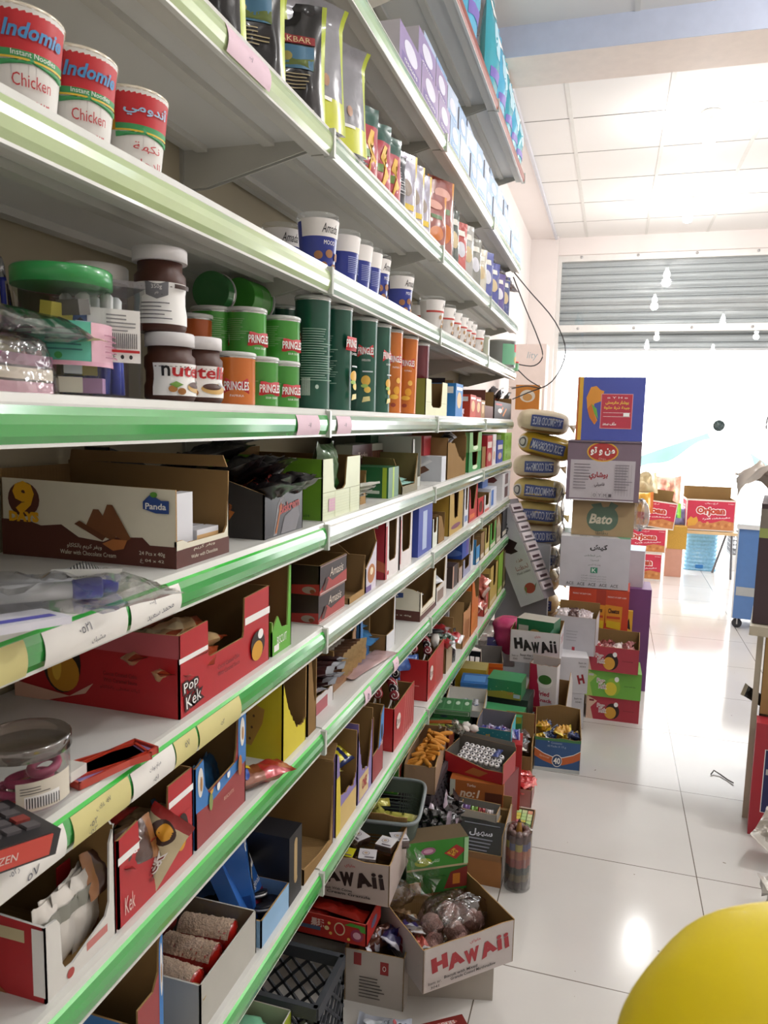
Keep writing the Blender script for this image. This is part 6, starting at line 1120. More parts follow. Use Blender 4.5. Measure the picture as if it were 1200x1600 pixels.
# grey-green basket of yellow packs
def basket(lab, x, y, z, yaw, w, d, h, mat):
    r = thing('plastic_basket', lab, 'basket', (x, y, z), R(yaw)); g = G()
    def ring(k, z_): 
        pts = []
        for i in range(24):
            a = 2*PI*i/24; e = 5; c, s_ = math.cos(a), math.sin(a); pts.append((k*w/2*abs(c)**(2/e)*(1 if c > 0 else -1), k*d/2*abs(s_)**(2/e)*(1 if s_ > 0 else -1), z_))
        return pts
    N_ = 72; 
    def P_(a, q):
        e = 6; c, s_ = math.cos(a), math.sin(a); k = .84+.16*q; return Vector((k*w/2*abs(c)**(2/e)*(1 if c > 0 else -1), k*d/2*abs(s_)**(2/e)*(1 if s_ > 0 else -1), q*h))
    def band(q0, q1, t_=.0016):
        A = [P_(2*PI*i/N_, q0) for i in range(N_)]; B = [P_(2*PI*i/N_, q1) for i in range(N_)]; I = [Vector((p.x*.985, p.y*.985, p.z)) for p in A]; J = [Vector((p.x*.985, p.y*.985, p.z)) for p in B]
        vs = A+B+I+J; fs = []
        for i in range(N_):
            j = (i+1) % N_; fs += [[i, j, N_+j, N_+i], [2*N_+j, 2*N_+i, 3*N_+i, 3*N_+j], [N_+i, N_+j, 3*N_+j, 3*N_+i], [j, i, 2*N_+i, 2*N_+j]]
        g.add(vs, fs, mat, False)
    band(0, .22); band(.72, 1)
    for i in range(1, 7): band(.22+.5*i/7-.006, .22+.5*i/7+.006)
    for i in range(0, N_*2):
        a = PI*i/N_; 
        p0, p1 = P_(a, .2), P_(a, .74); t_ = (P_(a+.02, .5)-P_(a, .5)).normalized()*.0011; n_ = Vector((p0.x, p0.y, 0)).normalized()*.0016
        if a % (PI/2) < .05: continue
        g.add([p0-t_, p0+t_, p1+t_, p1-t_, p0-t_-n_, p0+t_-n_, p1+t_-n_, p1-t_-n_], [[0, 1, 2, 3], [5, 4, 7, 6], [1, 5, 6, 2], [4, 0, 3, 7]], mat)
    g.add([P_(2*PI*i/N_, .0) for i in range(N_)], [list(range(N_))[::-1]], mat); g.build('basket_body', r)
    g = G(); pts = [P_(2*PI*i/48, 1)*1.0 for i in range(49)]; g.tube([Vector((p.x*1.02, p.y*1.02, p.z)) for p in pts], .006, M('7d8688', rough=.4), 8); g.build('rim', r); return r
basket('grey-green perforated plastic basket of yellow packs under the lowest shelf', -.610, 2.10, .268, 8, .24, .27, .15, CRG)
for i in range(9): packet('yellow_pack', 'pale yellow stick pack lying in the grey-green basket', 'snack pack', (-.665+.035*(i % 4), 2.03+.05*(i//4)+.02*(i % 2), .345+.014*(i % 3)), (R(8*(i % 3)), R(-10+6*(i % 3)), R(-50+25*(i % 5))), .13, .035, .02, foil('c4c05a', bump=.3), foil('b0a840'), i, group='yellow stick packs in the basket', elems=[('r', .3, .3, .36, .7, M('6a6a2a')), ('r', .6, .3, .66, .7, M('6a6a2a'))], wr=.2)
# green carton tilted, on the lower cartons
GC = M('3f8f34', rough=.35, coat=.2)
fc('green_carton', 'green carton leaning askew with a red diamond mark, in front of the basket', 'carton', -.500, 1.985, .19, 32, .19, .075, .165, GC, closed=True, side_col={'T': M('5a4a30')},
   decor={'F': [('r', 0, .0, 1, .46, M('2f6f2c')), ('r', 0, .46, 1, .50, M('b8a884')), ('p', [(.62, .05), (1, .05), (1, .44), (.72, .36)], M('7a2c24')), ('r', .76, .12, .88, .32, M('c07a2c')), ('p', [(.60, .74), (.80, .88), (.96, .76), (.80, .60)], M('a8282c')), ('p', [(.64, .74), (.76, .82), (.84, .74), (.76, .66)], M('d8a83a')), ('t', '95', .75, .74, .09, M('7a1c20'), {'w': .12}), ('e', .34, .82, .12, .07, M('a8688a')), ('e', .34, .82, .08, .04, M('d8a8c0')), ('e', .26, .62, .14, .08, M('a8b83a')), ('t', 'اناناس', .45, .62, .08, WHT, {'w': .14}), ('r', .93, .5, 1, 1, M('a8d8a0'))]})
# brown open carton with black tray pack
fc('display_carton', 'deep open brown carton on the floor holding a large black printed pack', 'carton', -.452, 2.405, 0, 0, .178, .24, .185, M('b0a49a', rough=.6), inner=KR, prof={'F': LOW(.62), 'B': LOW(1.15)}, side_col={'F': M('8a6038')}, decor={'F': [('r', 0, .9, 1, 1, WHT), ('r', 0, 0, 1, .5, M('9a6430'))]})
carton('black_pack', 'large black glossy pack with pale Arabic lettering in the deep brown carton', 'snack pack', (-.363, 2.50, .085), (R(38), 0, 0), .16, .16, .03, M('17161c', rough=.25, coat=.6), closed=True, decor={'T': [('t', 'سهيل', .5, .70, .16, M('b9bac4'), {'w': .5, 'off': .03})]+lines(.15, .95, .55, .08, 6, M('7a7c88'), .03, 5)+[('r', .1, .88, .9, .90, M('7a7c88'))]})
for i in range(4): packet('dark_snack_pack', 'glossy black and purple foil pack crushed beside the green carton', 'snack pack', (-.490+.012*i, 2.29+.04*i, .27-.02*(i % 2)), (R(60), R(30*i), R(30*i)), .12, .07, .03, foil('1e1a1e', rough=.18, bump=1.), foil('8a7a88'), i, group='black foil packs beside the green carton', wr=.5)
# no:1 boxes and sweets tray behind
fc('storage_carton', 'brown carton on the floor under the orange and white chocolate boxes', 'carton', -.51, 2.625, 0, 0, .235, .055, .165, KR, inner=KR2, closed=True)
fc('chocolate_box', 'orange-brown chocolate bar box with pale lettering under the red dotted carton', 'box', -.505, 2.63, .166, 2, .20, .05, .085, M('a8602c'), closed=True, decor={'F': [('r', 0, 0, .10, 1, M('c9d0c4')), ('t', 'no:1', .38, .45, .35, M('e8d8c4'), {'w': .36, 'shear': .2, 'off': .03}), ('t', 'Torku', .40, .82, .12, WHT, {'w': .16}), ('r', .66, .05, .98, .6, M('5a2c1c'))]})
fc('sweet_tray', 'low white tray of small coloured sweet bags before the orange chocolate box', 'tray', -.505, 2.555, .150, -4, .19, .07, .035, M('c9c6be'), inner=M('8a8a86', rough=.6), prof={'B': LOW(1.2)})
for i, c in enumerate(['b8442c', 'd8d4d8', '7a5aa0', '6a9a3a', '9a2a34', 'c8c0c4']): packet('sweet_pack', 'small ' + ['orange-red', 'white', 'violet', 'green', 'dark red', 'pale'][i] + ' sweet bag in the low white tray', 'sweet pack', (-.485+.028*i, 2.59-.003*i, .16), (R(70), 0, R(-5)), .03, .05, .015, foil(c), None, i, wr=.3)
fc('storage_carton', 'brown carton supporting the low white sweet tray', 'carton', -.51, 2.54, 0, -3, .20, .085, .148, KRL, closed=True)
# red carton with round white lids
fc('pill_candy_carton', 'red and grey open carton full of white capsules with dark dots', 'carton', -.540, 2.69, .252, -12, .235, .14, .078, M('a8242c', rough=.4), inner=M('6a6660', rough=.7), prof={'F': [(0, 1), (.3, .8), (.7, .55), (1, .6)], 'B': LOW(1.2)}, flaps=[('B', .015, 20, RED)], decor={'F': [('p', [(.35, .15), (.6, .1), (.75, .4), (.5, .5)], M('a8683a'))]})
fc('storage_carton', 'dark red carton beneath the open carton of white capsules', 'carton', -.54, 2.725, .0, -14, .24, .15, .25, M('7a1f24'), closed=True, decor={'F': [('t', '77', .2, .5, .2, WHT)]})
k = 0
for j in range(4):
    for i in range(8):
        if i+j > 9: continue
        k += 1; g = G().lathe([(.0, 0), (.0095, 0), (.0105, .012), (.0085, .016), (.004, .0165)], M('e2e0e2', rough=.3), 12).lathe([(.0042, .0166), (0, .017)], M('2a2a3a'), 10)
        o = g.build('capsule_sweet'); ca, sa = math.cos(R(-12)), math.sin(R(-12)); u, v = .05+.0215*i, .028+.024*j; o.location = (-.540+u*ca-v*sa, 2.69+u*sa+v*ca, .300+.006*j); o.rotation_euler = (R(20), 0, 0); tag(o, 'white capsule sweet with a dark dot in the red and grey carton', 'sweet', 'white capsules in the red and grey carton')
packet('blue_stick', 'blue wrapped sweet at the right end of the white capsules', 'sweet', (-.345, 2.73, .325), (0, 0, R(80)), .07, .025, .014, foil('3a4a8a'), None, 2)
# teal box
fc('sweet_box', 'teal display box with yellow Arabic lettering and turquoise side tabs', 'box', -.458, 2.90, .283, -2, .142, .12, .070, M('1f7e8c', rough=.35, coat=.3), inner=M('7a7a86', rough=.5), prof={'B': LOW(1.5), 'L': [(0, 1.4), (.8, 1.3), (1, 1)], 'R': [(0, 1), (.2, 1.3), (1, 1.4)]}, side_col={'L': M('2fb0c0'), 'R': M('2fb0c0')}, decor={'F': [('t', 'حياة', .45, .45, .42, M('c9a83a'), {'w': .34, 'off': .04}), ('e', .85, .25, .03, .06, INK)]+[('e', .1+.13*i, .8-.1*(i % 3), .012, .025, M('8ac8c8')) for i in range(7)]})
fc('storage_carton', 'olive yellow carton directly below the teal display box', 'carton', -.47, 2.905, .0, -2, .165, .13, .282, M('6a6428'), closed=True)
for i in range(8): packet('sweet_pack', 'blue and violet foil sweet pack standing in the teal display box', 'sweet pack', (-.43+.017*i, 2.935+.008*(i % 3), .325), (R(75), R(20*(i % 3-1)), R(10*(i % 4)-15)), .05, .045, .015, foil(['3a4ab0', '6a3a7a', 'c9c4e0', '2c3c9a'][i % 4]), foil('b0b0d8'), i, group='foil sweets in the teal box', wr=.4)
for i in range(3): 
    g = G().ell((0, 0, 0), (.020, .018, .016), M('dcd6d0', rough=.4), 14, 9, .2, i); o = g.build('round_sweet'); o.location = (-.50+.035*(i % 2), 2.875+.02*i, .345); tag(o, 'white round sweet with a brown swirl left of the teal box', 'sweet', 'round sweets left of the teal box')
fc('snack_carton', 'small red snack carton with yellow specks right of the teal box', 'carton', -.325, 2.90, .0, 5, .055, .12, .30, M('b02428'), closed=True, decor={'F': [('e', .3, .8-.1*i, .1, .015, M('e0c050')) for i in range(4)]})
# carton with packets right of it
fc('display_carton', 'open brown carton of clear and green packs between the teal box and the blue one', 'carton', -.30, 2.98, .0, 3, .16, .20, .20, KR2, inner=KR2, prof={'B': LOW(1.35), 'F': LOW(.8)}) if False else fc('display_carton', 'open brown carton of clear and green packs between the teal box and the blue one', 'carton', -.375, 3.13, .0, 2, .125, .12, .20, KR, inner=KR2, prof={'B': LOW(1.5), 'F': LOW(.75)}, flaps=[('L', .10, 35, KR)])
for i, c in enumerate(['d8d4c4', '8a98a0', '5a4a48', '4a7a34', '7a6a68']): packet('mixed_pack', ['cream twisted bag', 'pale blue film pack', 'dark brown film pack', 'long green pack', 'grey-brown film pack'][i] + ' in the open brown carton right of the teal box', 'snack pack', (-.335+.015*(i % 3), 3.155+.018*i, .17+.006*i), (R(20), R(-12*(i % 3)), R(40*i+20)), .11, .06, .03, foil(c), None, i, wr=.5)
# red pack tray, fruit candies, candy tube
fc('sweet_tray', 'small clear-sided tray of red foil packs on the tiles', 'tray', -.338, 3.02, 0, 0, .105, .13, .10, M('a87068'), inner=M('8a6a60', rough=.6)) if False else fc('sweet_tray', 'small tray of red foil packs on the tiles beside the deep cartons', 'tray', -.345, 2.985-.0, 0, 0, .115, .14, .075, M('b08078'), inner=M('8a6a60', rough=.6))
for i in range(7): packet('red_pack', 'glossy red foil pack heaped in the small tray on the tiles', 'snack pack', (-.29+.01*(i % 3), 3.025+.022*(i % 4), .055+.015*(i//2)), (R(10*(i % 3)), R(6), R(30*(i % 4)-40)), .10, .05, .014, foil('c02a2c', rough=.2), foil('d8706a'), i, group='red foil packs in the small tray', wr=.3)
r = fc('chew_sweet_tray', 'flat tray of pastel chew sweets with brown lettering on its edge', 'tray', -.325, 2.775, 0, 0, .118, .15, .028, M('5a2c20'), inner=M('8a7a68', rough=.6), decor={'F': [('t', 'ZiZZi', .3, .5, .6, WHT, {'w': .4}), ('r', .7, 0, 1, 1, M('c9a83a'))]})
cols = ['c9d8a0', 'e0a080', 'd87a8a', 'd8cc5a', 'b8d890']
for i in range(5):
    for j in range(5):
        o = G().box(-.0095, .0095, -.012, .012, 0, .020, M(cols[(i+j//2) % 5], rough=.4)).box(-.008, .008, -.0125, -.012, .004, .016, WHT).build('chew_sweet'); o.location = (-.3135+.0222*i, 2.795+.027*j, .004); o['haskids'] = 0
        tag(o, ['pale green', 'peach', 'pink', 'yellow', 'light green'][(i+j//2) % 5] + ' wrapped chew sweet in the flat tray on the tiles', 'sweet', ['pale green', 'peach', 'pink', 'yellow', 'light green'][(i+j//2) % 5] + ' chew sweets in the flat tray')
r = thing('candy_tube', 'tall clear tube of striped biscuits standing alone on the tiles', 'candy tube', (-.224, 2.44, 0))
G().lathe([(.045, 0), (.045, .20), (.0455, .21), (.03, .212)], film('tube_plastic', (.98, .97, .97), .04, .08, .2), 36, cap1=False).build('tube', r)
for k_ in range(9):
    a = 2*PI*k_/9; p = thing('striped_stick', 'wrapped striped chocolate stick in the clear tube on the tiles', 'candy stick', (-.224+.029*math.cos(a), 2.44+.029*math.sin(a), .006), 0, 'striped sticks in the clear tube')
    zz = [0, .03, .055, .08, .11, .14, .165, .19]; mm = [M('3a2220'), M('6a5a3a'), M('3a3a30'), M('9a4a3c'), M('b0603a'), M('b0a03a') if k_ % 2 else M('4a4a7a'), M('4a2a28')]
    G().lathe([(.0130, z_) for z_ in zz], mm, 12).build('wrapper', p); G().lathe([(.012, .19), (.010, .20), (.004, .206)], M('7a5a58', rough=.25), 12).build('foil_tip', p)
g = G().lathe([(.012, .006), (.012, .19), (.006, .23), (.002, .24)], [M('5a3430'), M('a87a3a'), M('4a2a2a')], 12); o = g.build('striped_stick'); o.location = (-.224, 2.44, .003); tag(o, 'centre stick standing proud of the others in the clear tube', 'candy stick')
# blue "40" carton
r = fc('snack_carton', 'blue carton with an orange band and number forty, open, on the tiles', 'carton', -.256, 3.345, 0, 4.5, .205, .20, .172, M('2c5488', rough=.4), inner=KR, prof={'F': LOW(.93), 'B': [(0, 1.35), (.5, 1.42), (1, 1.3)], 'L': [(0, 1.3), (1, 1)], 'R': [(0, 1), (1, 1.35)]}, torn='F',
       decor={'F': [('r', 0, .84, 1, .95, M('3f7a44')), ('r', 0, 0, 1, .10, M('c4c8c8')), ('p', [(0, .62), (.2, .48), (.4, .40), (.62, .40), (.85, .50), (1, .62), (1, .40), (.85, .30), (.62, .20), (.4, .20), (.2, .28), (0, .40)], M('c0602c')), ('p', [(0, .64), (.2, .50), (.4, .42), (.62, .42), (.85, .52), (1, .64), (1, .62), (.85, .50), (.62, .40), (.4, .40), (.2, .48), (0, .62)], WHT), ('e', .5, .31, .11, .17, WHT), ('e', .5, .31, .10, .15, M('24406a')), ('t', '40', .5, .31, .16, WHT, {'w': .14, 'off': .03}), ('t', 'Contents:', .48, .80, .06, M('a8bcd8'), {'w': .24}), ('t', '40 Packs X 15 g', .48, .70, .07, M('a8bcd8'), {'w': .40}), ('t', 'Special', .22, .40, .07, M('e8c8b0'), {'w': .22, 'rot': -14})]})
for i in range(11): packet('twist_snack', ['yellow and white', 'navy and silver', 'golden yellow'][i % 3] + ' twisted snack pack heaped in the blue carton with the number forty', 'snack pack', (-.225+.033*(i % 5), 3.39+.05*(i//5), .135+.012*(i % 3)), (R(60-20*(i % 3)), R(-20+15*(i % 4)), R(45*i)), .065, .05, .03, foil(['d8b42c', '2a3c6a', 'd09a2a'][i % 3]), foil(['e8e4d8', 'b0b8c8', 'd8c040'][i % 3]), i, group=['yellow and white packs', 'navy packs', 'golden packs'][i % 3] + ' in the blue carton', wr=.5)
# snack trays under shelf: orange puffs, green cartons
fc('snack_tray', 'clear-lined tray of orange corn puffs under the lowest shelf', 'tray', -.625, 2.40, .292, 6, .11, .36, .10, M('a88a70', rough=.6), inner=M('9a7a5a', rough=.7))
PUF = M('d08a2c', rough=.7, var=.2, scale=60, kind='corn_puff')
for i in range(34):
    x, y = -.60+.026*(i % 3)+.006*math.sin(i*3), 2.43+.026*(i//3); 
    g = G().tube([(-.028, 0, 0), (-.01, .005*math.sin(i), .003), (.01, 0, .002), (.028, .003, 0)], [.007, .009, .0085, .007], PUF, 8); o = g.build('corn_puff'); o.location = (x-.02*(.3 if i % 2 else 0), y+.0, .372+.012*(i % 3)); o.rotation_euler = (0, R(15*(i % 5-2)), R(63*i)); tag(o, 'orange corn puff stick piled in the clear-lined tray', 'corn puff', 'corn puffs in the tray')
fc('snack_carton', 'green and cream carton with a red side mark beside the corn puff tray', 'carton', -.735, 2.36, .292, 6, .10, .18, .13, M('4f9a3a'), inner=KR2, edge=M('c8d8a8'), side_col={'R': M('9aa870')}, prof={'F': LOW(1)}, decor={'R': [('e', .2, .6, .12, .3, M('a8343a')), ('t', 'بسكويت', .25, .6, .12, WHT, {'w': .2})], 'F': [('e', .8, .2, .12, .16, M('b8b83a'))]})
fc('snack_carton', 'long flat tray of orange and green wafer packs behind the corn puffs', 'tray', -.72, 2.80, .275, 0, .17, .12, .07, M('9a4a34'), inner=M('8a6a4a', rough=.7), prof={'L': LOW(1.3)})
for i in range(4): packet('wafer_pack', ['orange', 'dark red', 'lime', 'orange-brown'][i] + ' long wafer pack in the flat tray behind the corn puffs', 'snack pack', (-.64+.01*i, 2.82+.022*i, .325+.008*i), (0, R(-6), R(-18+8*i)), .16, .03, .014, foil(['c8702a', '7a2a20', '8a9a3a', 'a85a2c'][i]), None, i)
o = G().grid(flapfn(.05, .09, 7, 1), 12, 10, film('milky_bag', (.92, .92, .86), .15, .3, .8, 30)).build('polythene_liner'); o.location = (-.555, 2.77, .375); o.rotation_euler = (R(30), R(10), R(60)); tag(o, 'milky polythene liner corner sticking out of the corn puff tray', 'plastic liner')
# gum cartons, white tray, blue box, orange box on the slatted crates
for lv in range(2):
    fc('gum_carton', 'green and clear gum display carton past the corn puffs, ' + ['lower', 'upper'][lv], 'gum carton', -.665+.012*lv, 2.935+.03*lv, .295+.042*lv, 6, .155, .14, .041, M('2f6a3c', rough=.3, coat=.3), closed=True, side_col={'T': M('4f8a5a', rough=.3)}, decor={'F': [('r', .02, .5, .98, .95, M('b8c8b8')), ('r', .05, .55, .95, .9, M('5a8a60')), ('e', .3, .3, .1, .12, M('2a3a4a'))], 'T': [('r', .03+.25*i, .1, .24+.25*i, .9, M('3f7a4a')) for i in range(4)]+[('e', .13+.25*i, .6, .06, .15, M('b8d0b8')) for i in range(4)]})
fc('card_tray', 'white open card tray of silver-wrapped gum behind the green gum cartons', 'tray', -.640, 3.125, .295, 4, .175, .17, .07, M('c4c4c4'), inner=M('d0cec8', rough=.6), prof={'F': LOW(.4), 'L': [(0, 1), (1, .5)], 'R': [(0, .5), (1, 1)]})
for i in range(8): packet('gum_pack', 'silver wrapped gum pack in the white card tray', 'gum', (-.60+.03*(i % 4), 3.17+.03*(i//4), .325+.01*(i % 2)), (0, R(8), R(40*i)), .05, .022, .012, foil('b8bac2'), foil('5a6a8a'), i, group='silver gum in the white tray')
fc('yellow_box', 'yellow and blue box half hidden behind the red lolly carton, on the crates', 'box', -.80, 3.15, .295, 8, .11, .20, .13, M('a89a2c'), closed=True, decor={'F': [('e', .75, .5, .2, .3, M('2a4a7a')), ('r', .1, .85, .9, .98, RED)]})
fc('sweet_box', 'bright blue clear-lidded sweet box on the slatted crate', 'box', -.605, 3.315, .295, 6, .125, .14, .085, M('2f6cb0', rough=.2, coat=.6), closed=True, decor={'F': [('r', 0, .75, 1, .8, M('6a9cd0')), ('p', [(.6, .15), (.68, .12), (.8, .35), (.72, .38)], M('a8c4e0'))], 'T': [('r', .1, .2, .9, .8, M('4f86c4'))]})
fc('snack_box', 'mustard yellow flat box behind the bright blue sweet box', 'box', -.66, 3.47, .295, 4, .15, .12, .10, M('b89a2c'), closed=True, side_col={'T': M('a89a60')})
fc('snack_box', 'orange patterned box with a raised grey lid on the farthest slatted crate', 'box', -.56, 3.62, .295, 10, .11, .20, .10, M('d0641e', rough=.4), inner=M('8a8480', rough=.6), edge=M('c8b8a8'), prof={'F': LOW(.9), 'B': LOW(1.2)}, decor={'R': [('e', .3, .5, .15, .3, M('e8a05a')), ('e', .7, .5, .12, .2, M('a84a1a'))], 'F': [('r', .0, .6, 1, .7, M('b8461a'))]})
fc('snack_box', 'navy and white box with a wavy label at the far end of the crates', 'box', -.57, 3.86, .295, 8, .15, .14, .115, M('c8cad6', rough=.4), closed=True, side_col={'T': M('2a2c7a')}, decor={'T': [('t', 'Akers', .5, .6, .4, WHT, {'w': .6, 'shear': .3})], 'F': [('r', 0, .7, 1, 1, M('2a2c7a'))]})
o = G().grid(bagsurf(.10, .12, .075, 14), 34, 18, film('dusty_bag', (.80, .78, .76), .2, .28, .9, 18)).build('polythene_bag'); o.location = (-.62, 4.08, .40); tag(o, 'crumpled greyish clear bag at the far end under the shelf', 'plastic bag')
PKF = M('d0487e', rough=.25, coat=.5, bump=.6, bscale=22, kind='pink_plastic')
def pinkfn(s, q):
    ph = 2*PI*s; prof = [(0, .08), (.12, .35), (.3, .72), (.5, .85), (.65, .95), (.8, 1), (.93, .85), (1, .5)]
    for i in range(len(prof)-1):
        if prof[i][0] <= q <= prof[i+1][0]: w_ = prof[i][1]+(prof[i+1][1]-prof[i][1])*(q-prof[i][0])/(prof[i+1][0]-prof[i][0]); break
    n_ = 1+.18*noise.noise(Vector((math.cos(ph)*2.2, math.sin(ph)*2.2, q*5))); return Vector((.088*w_*math.cos(ph)*n_, .06*w_*math.sin(ph)*n_, q*.235))
g = G().grid(pinkfn, 30, 24, PKF); g.add([pinkfn(i/30, 1) for i in range(30)], [list(range(30))], PKF); o = g.build('pink_bag'); o.location = (-.462, 3.90, .325); tag(o, 'crumpled bright pink plastic bag hanging beside the white lettered carton', 'plastic bag')
fc('storage_carton', 'dark carton on the floor carrying the pink plastic bag', 'carton', -.56, 3.84, 0, 0, .18, .14, .29, M('2c3a34'), closed=True) if False else None
# green sugar cartons
for lv, (x, y, z, w_, yw) in enumerate([(-.503, 3.225, .185, .195, -3), (-.492, 3.40, .300, .160, -4)]):
    fc('tea_carton', 'green carton with a golden meadow picture, ' + ['lower and nearer', 'upper and farther'][lv] + ' of two', 'carton', x, y, z, yw, w_, .13, [.105, .088][lv], M('2f8050', rough=.35, coat=.3), closed=True, side_col={'T': M('3a8a5a', rough=.35)}, decor={'F': [('p', [(0, .62), (.3, .72), (.6, .60), (1, .74), (1, 1), (0, 1)], M('9a9a34')) if lv == 0 else ('p', [(0, 0), (1, 0), (1, .3), (.5, .42), (0, .3)], M('9a9234')), ('t', 'ون', .68, .35, .2, M('d0644a'), {'w': .14}), ('r', .03, .78, .25, .95, LGREY) if lv == 0 else ('r', .78, .1, .97, .3, M('a8b8c8'))]+[('e', .1+.17*i, .4+.2*(i % 2), .01, .02, M('c8d8a0')) for i in range(5)]})
fc('storage_carton', 'brown carton on the tiles beneath the lower green meadow carton', 'carton', -.50, 3.22, 0, -3, .20, .17, .183, KR2, closed=True)
fc('storage_carton', 'dark carton on the tiles beneath the upper green meadow carton', 'carton', -.49, 3.42, 0, -4, .19, .16, .298, M('2c3a34'), closed=True)
fc('storage_carton', 'low brown carton on the tiles under the dark red and white printed carton', 'carton', -.34, 3.60, 0, -6, .20, .18, .061, KR2, closed=True)
fc('snack_carton', 'white and dark red carton printed with seventy-seven, brown pictures', 'carton', -.345, 3.585, .062, -6, .21, .20, .235, M('cfcac8', rough=.45), inner=KR, prof={'F': LOW(.62), 'L': [(0, 1), (1, .7)], 'R': [(0, .6), (.6, 1.3), (1, 1.0)], 'B': LOW(1)}, decor={'F': [('r', 0, 0, .34, .62, M('981e28')), ('t', '77', .16, .42, .16, WHT, {'w': .26, 'off': .04, 'shear': .2}), ('e', .55, .42, .14, .16, M('4a2e26')), ('e', .80, .40, .14, .16, M('4a2e26')), ('e', .72, .12, .2, .1, M('3a2420'))], 'L': [('t', '77', .6, .5, .2, M('981e28'), {'rot': 90})]})
fc('seaweed_packet', 'crimson and white packet with a green bowl picture, standing in the printed carton', 'packet', -.318, 3.60, .205, -10, .135, .06, .215, M('a82444', rough=.35), inner=M('b8b0ae', rough=.5), torn='F', prof={'B': LOW(1.12)}, side_col={'R': M('d8d4d6')}, decor={'F': [('p', [(.25, 1), (1, 1), (1, 0), (.45, 0)], M('dcd6d8')), ('e', .58, .62, .28, .16, M('e8e4e4')), ('e', .58, .66, .24, .11, M('3a6a2c')), ('t', 'Fried', .55, .33, .10, M('b02444'), {'w': .4, 'off': .03}), ('t', 'Snack', .60, .18, .08, M('b02444'), {'w': .5, 'off': .03}), ('e', .2, .3, .04, .1, M('d8a0a8'))]})
# white cartons right of it, and lettered carton on top
for lv in range(2):
    fc('storage_carton', 'white carton with a dark red letter, ' + ['lower', 'upper'][lv] + ' of two under the lettered carton', 'carton', -.305+.012*lv, 3.86, .0+.192*lv, 8, .25, .22, .19, HW2, closed=True, decor={'F': [('r', .05, .80, .25, .84, NAVY), ('t', 'H', .86, .40, .22, M('981e28') if lv else INK, {'w': .11, 'off': .06, 'rot': 15}), ('t', 'Item nr.', .88, .86, .06, INK, {'w': .16}), ('t', '3041', .88, .76, .05, INK, {'w': .12})]})
fc('biscuit_carton', 'white carton with black brush lettering at mid height in the far pile', 'carton', -.430, 3.70, .385, -1, .245, .24, .165, HW2, inner=KR, prof={'B': LOW(1.05)}, decor={'F': hawaii_art(INK, ['Biscuit With Cocoa', 'Granule Coated Marshmallow'], ('Item nr.', '3043')), 'R': [('r', .3+.14*(i % 3), .55+.14*(i//3), .4+.14*(i % 3), .64+.14*(i//3), M('a8404a')) for i in range(6)]+lines(.3, .7, .4, .08, 4, GREY, .02, 4)})
fc('tea_box', 'dark green box with a brown picture tilted in the black-lettered carton', 'box', -.405, 3.745, .515, -12, .19, .12, .085, M('1f6a44', rough=.35), closed=True, side_col={'T': M('b8b4aa'), 'R': M('2f6a4c')}, decor={'F': [('r', .05, .25, .32, .62, M('b8c0b8')), ('e', .55, .18, .35, .18, M('6a4a2c')), ('e', .5, .35, .12, .1, M('a8905a')), ('p', [(.8, 0), (1, .7), (1, 0)], M('7ab8a8'))]})
fc('snack_carton', 'white carton of pink and brown wrapped packs right of the lettered carton', 'carton', -.235, 4.02, .36, -4, .215, .20, .205, M('c4c2c8'), inner=KR, prof={'B': LOW(1.2)}, decor={'F': [('r', .45, .1, .52, .2, M('a82c3a'))]+lines(.3, .6, .6, .08, 4, M('a8a6ac'), .02, 3)})
for i in range(9): packet('wrapped_cake', 'white and brown wrapped pack filling the white carton of the far pile', 'cake pack', (-.20+.06*(i % 3), 4.07+.05*(i//3), .545+.006*(i % 2)), (R(15), R(8*(i % 3-1)), R(20*(i % 4)-20)), .075, .045, .022, foil(['d8ccd0', '5a3a3a', 'c9b8bc'][i % 3]), foil('e4dce0'), i, group='wrapped packs in the far white carton', wr=.3)
fc('storage_carton', 'brown carton supporting the white carton of wrapped packs', 'carton', -.24, 4.12, 0, -4, .17, .20, .355, KR2, closed=True)
# three stacked cake cartons at the right of the pile
def poparts(c): return [('p', [(.0, .0), (.14, 0), (.08, .5), (.2, .8), (.0, 1)], M('d8b8a0' if c else 'a8c860')), ('e', .50, .42, .13, .34, M('2c1712') if c else M('8ab83a')), ('e', .46, .34, .11, .26, M('d8a03a') if c else M('d8c83a')), ('e', .56, .72, .04, .10, WHT)]+outlined('Pop', .28, .60, .20, M('8a1c20'), WHT, {'w': .14}, .08)+outlined('Kek', .31, .42, .18, M('8a1c20'), WHT, {'w': .13}, .08)+[('r', .05, .78, .14, .86, M('7a2024') if c else LGREY), ('t', 'Cocoa Coated Cake', .80, .50, .05, INK, {'w': .2})]
fc('cake_carton', 'red cake carton on the tiles, bottom of the three stacked by the aisle', 'carton', -.047, 4.06, 0, 1, .272, .22, .128, M('a8303e', rough=.4), closed=True, decor={'F': poparts(1)})
fc('cake_carton', 'lime green cake carton, middle of the three stacked by the aisle', 'carton', -.058, 4.055, .129, 1, .285, .22, .145, M('6fae42', rough=.4), closed=True, decor={'F': poparts(0)})
fc('cake_carton', 'open red cake carton of crumpled packs, top of the three stacked by the aisle', 'carton', -.070, 4.05, .275, -2, .275, .24, .135, M('b03a48', rough=.4), inner=KR, prof={'F': LOW(1), 'B': LOW(1.25), 'L': [(0, 1.25), (1, 1)], 'R': [(0, 1), (.2, 1.25), (1, 1.25)]}, decor={'F': poparts(1)})
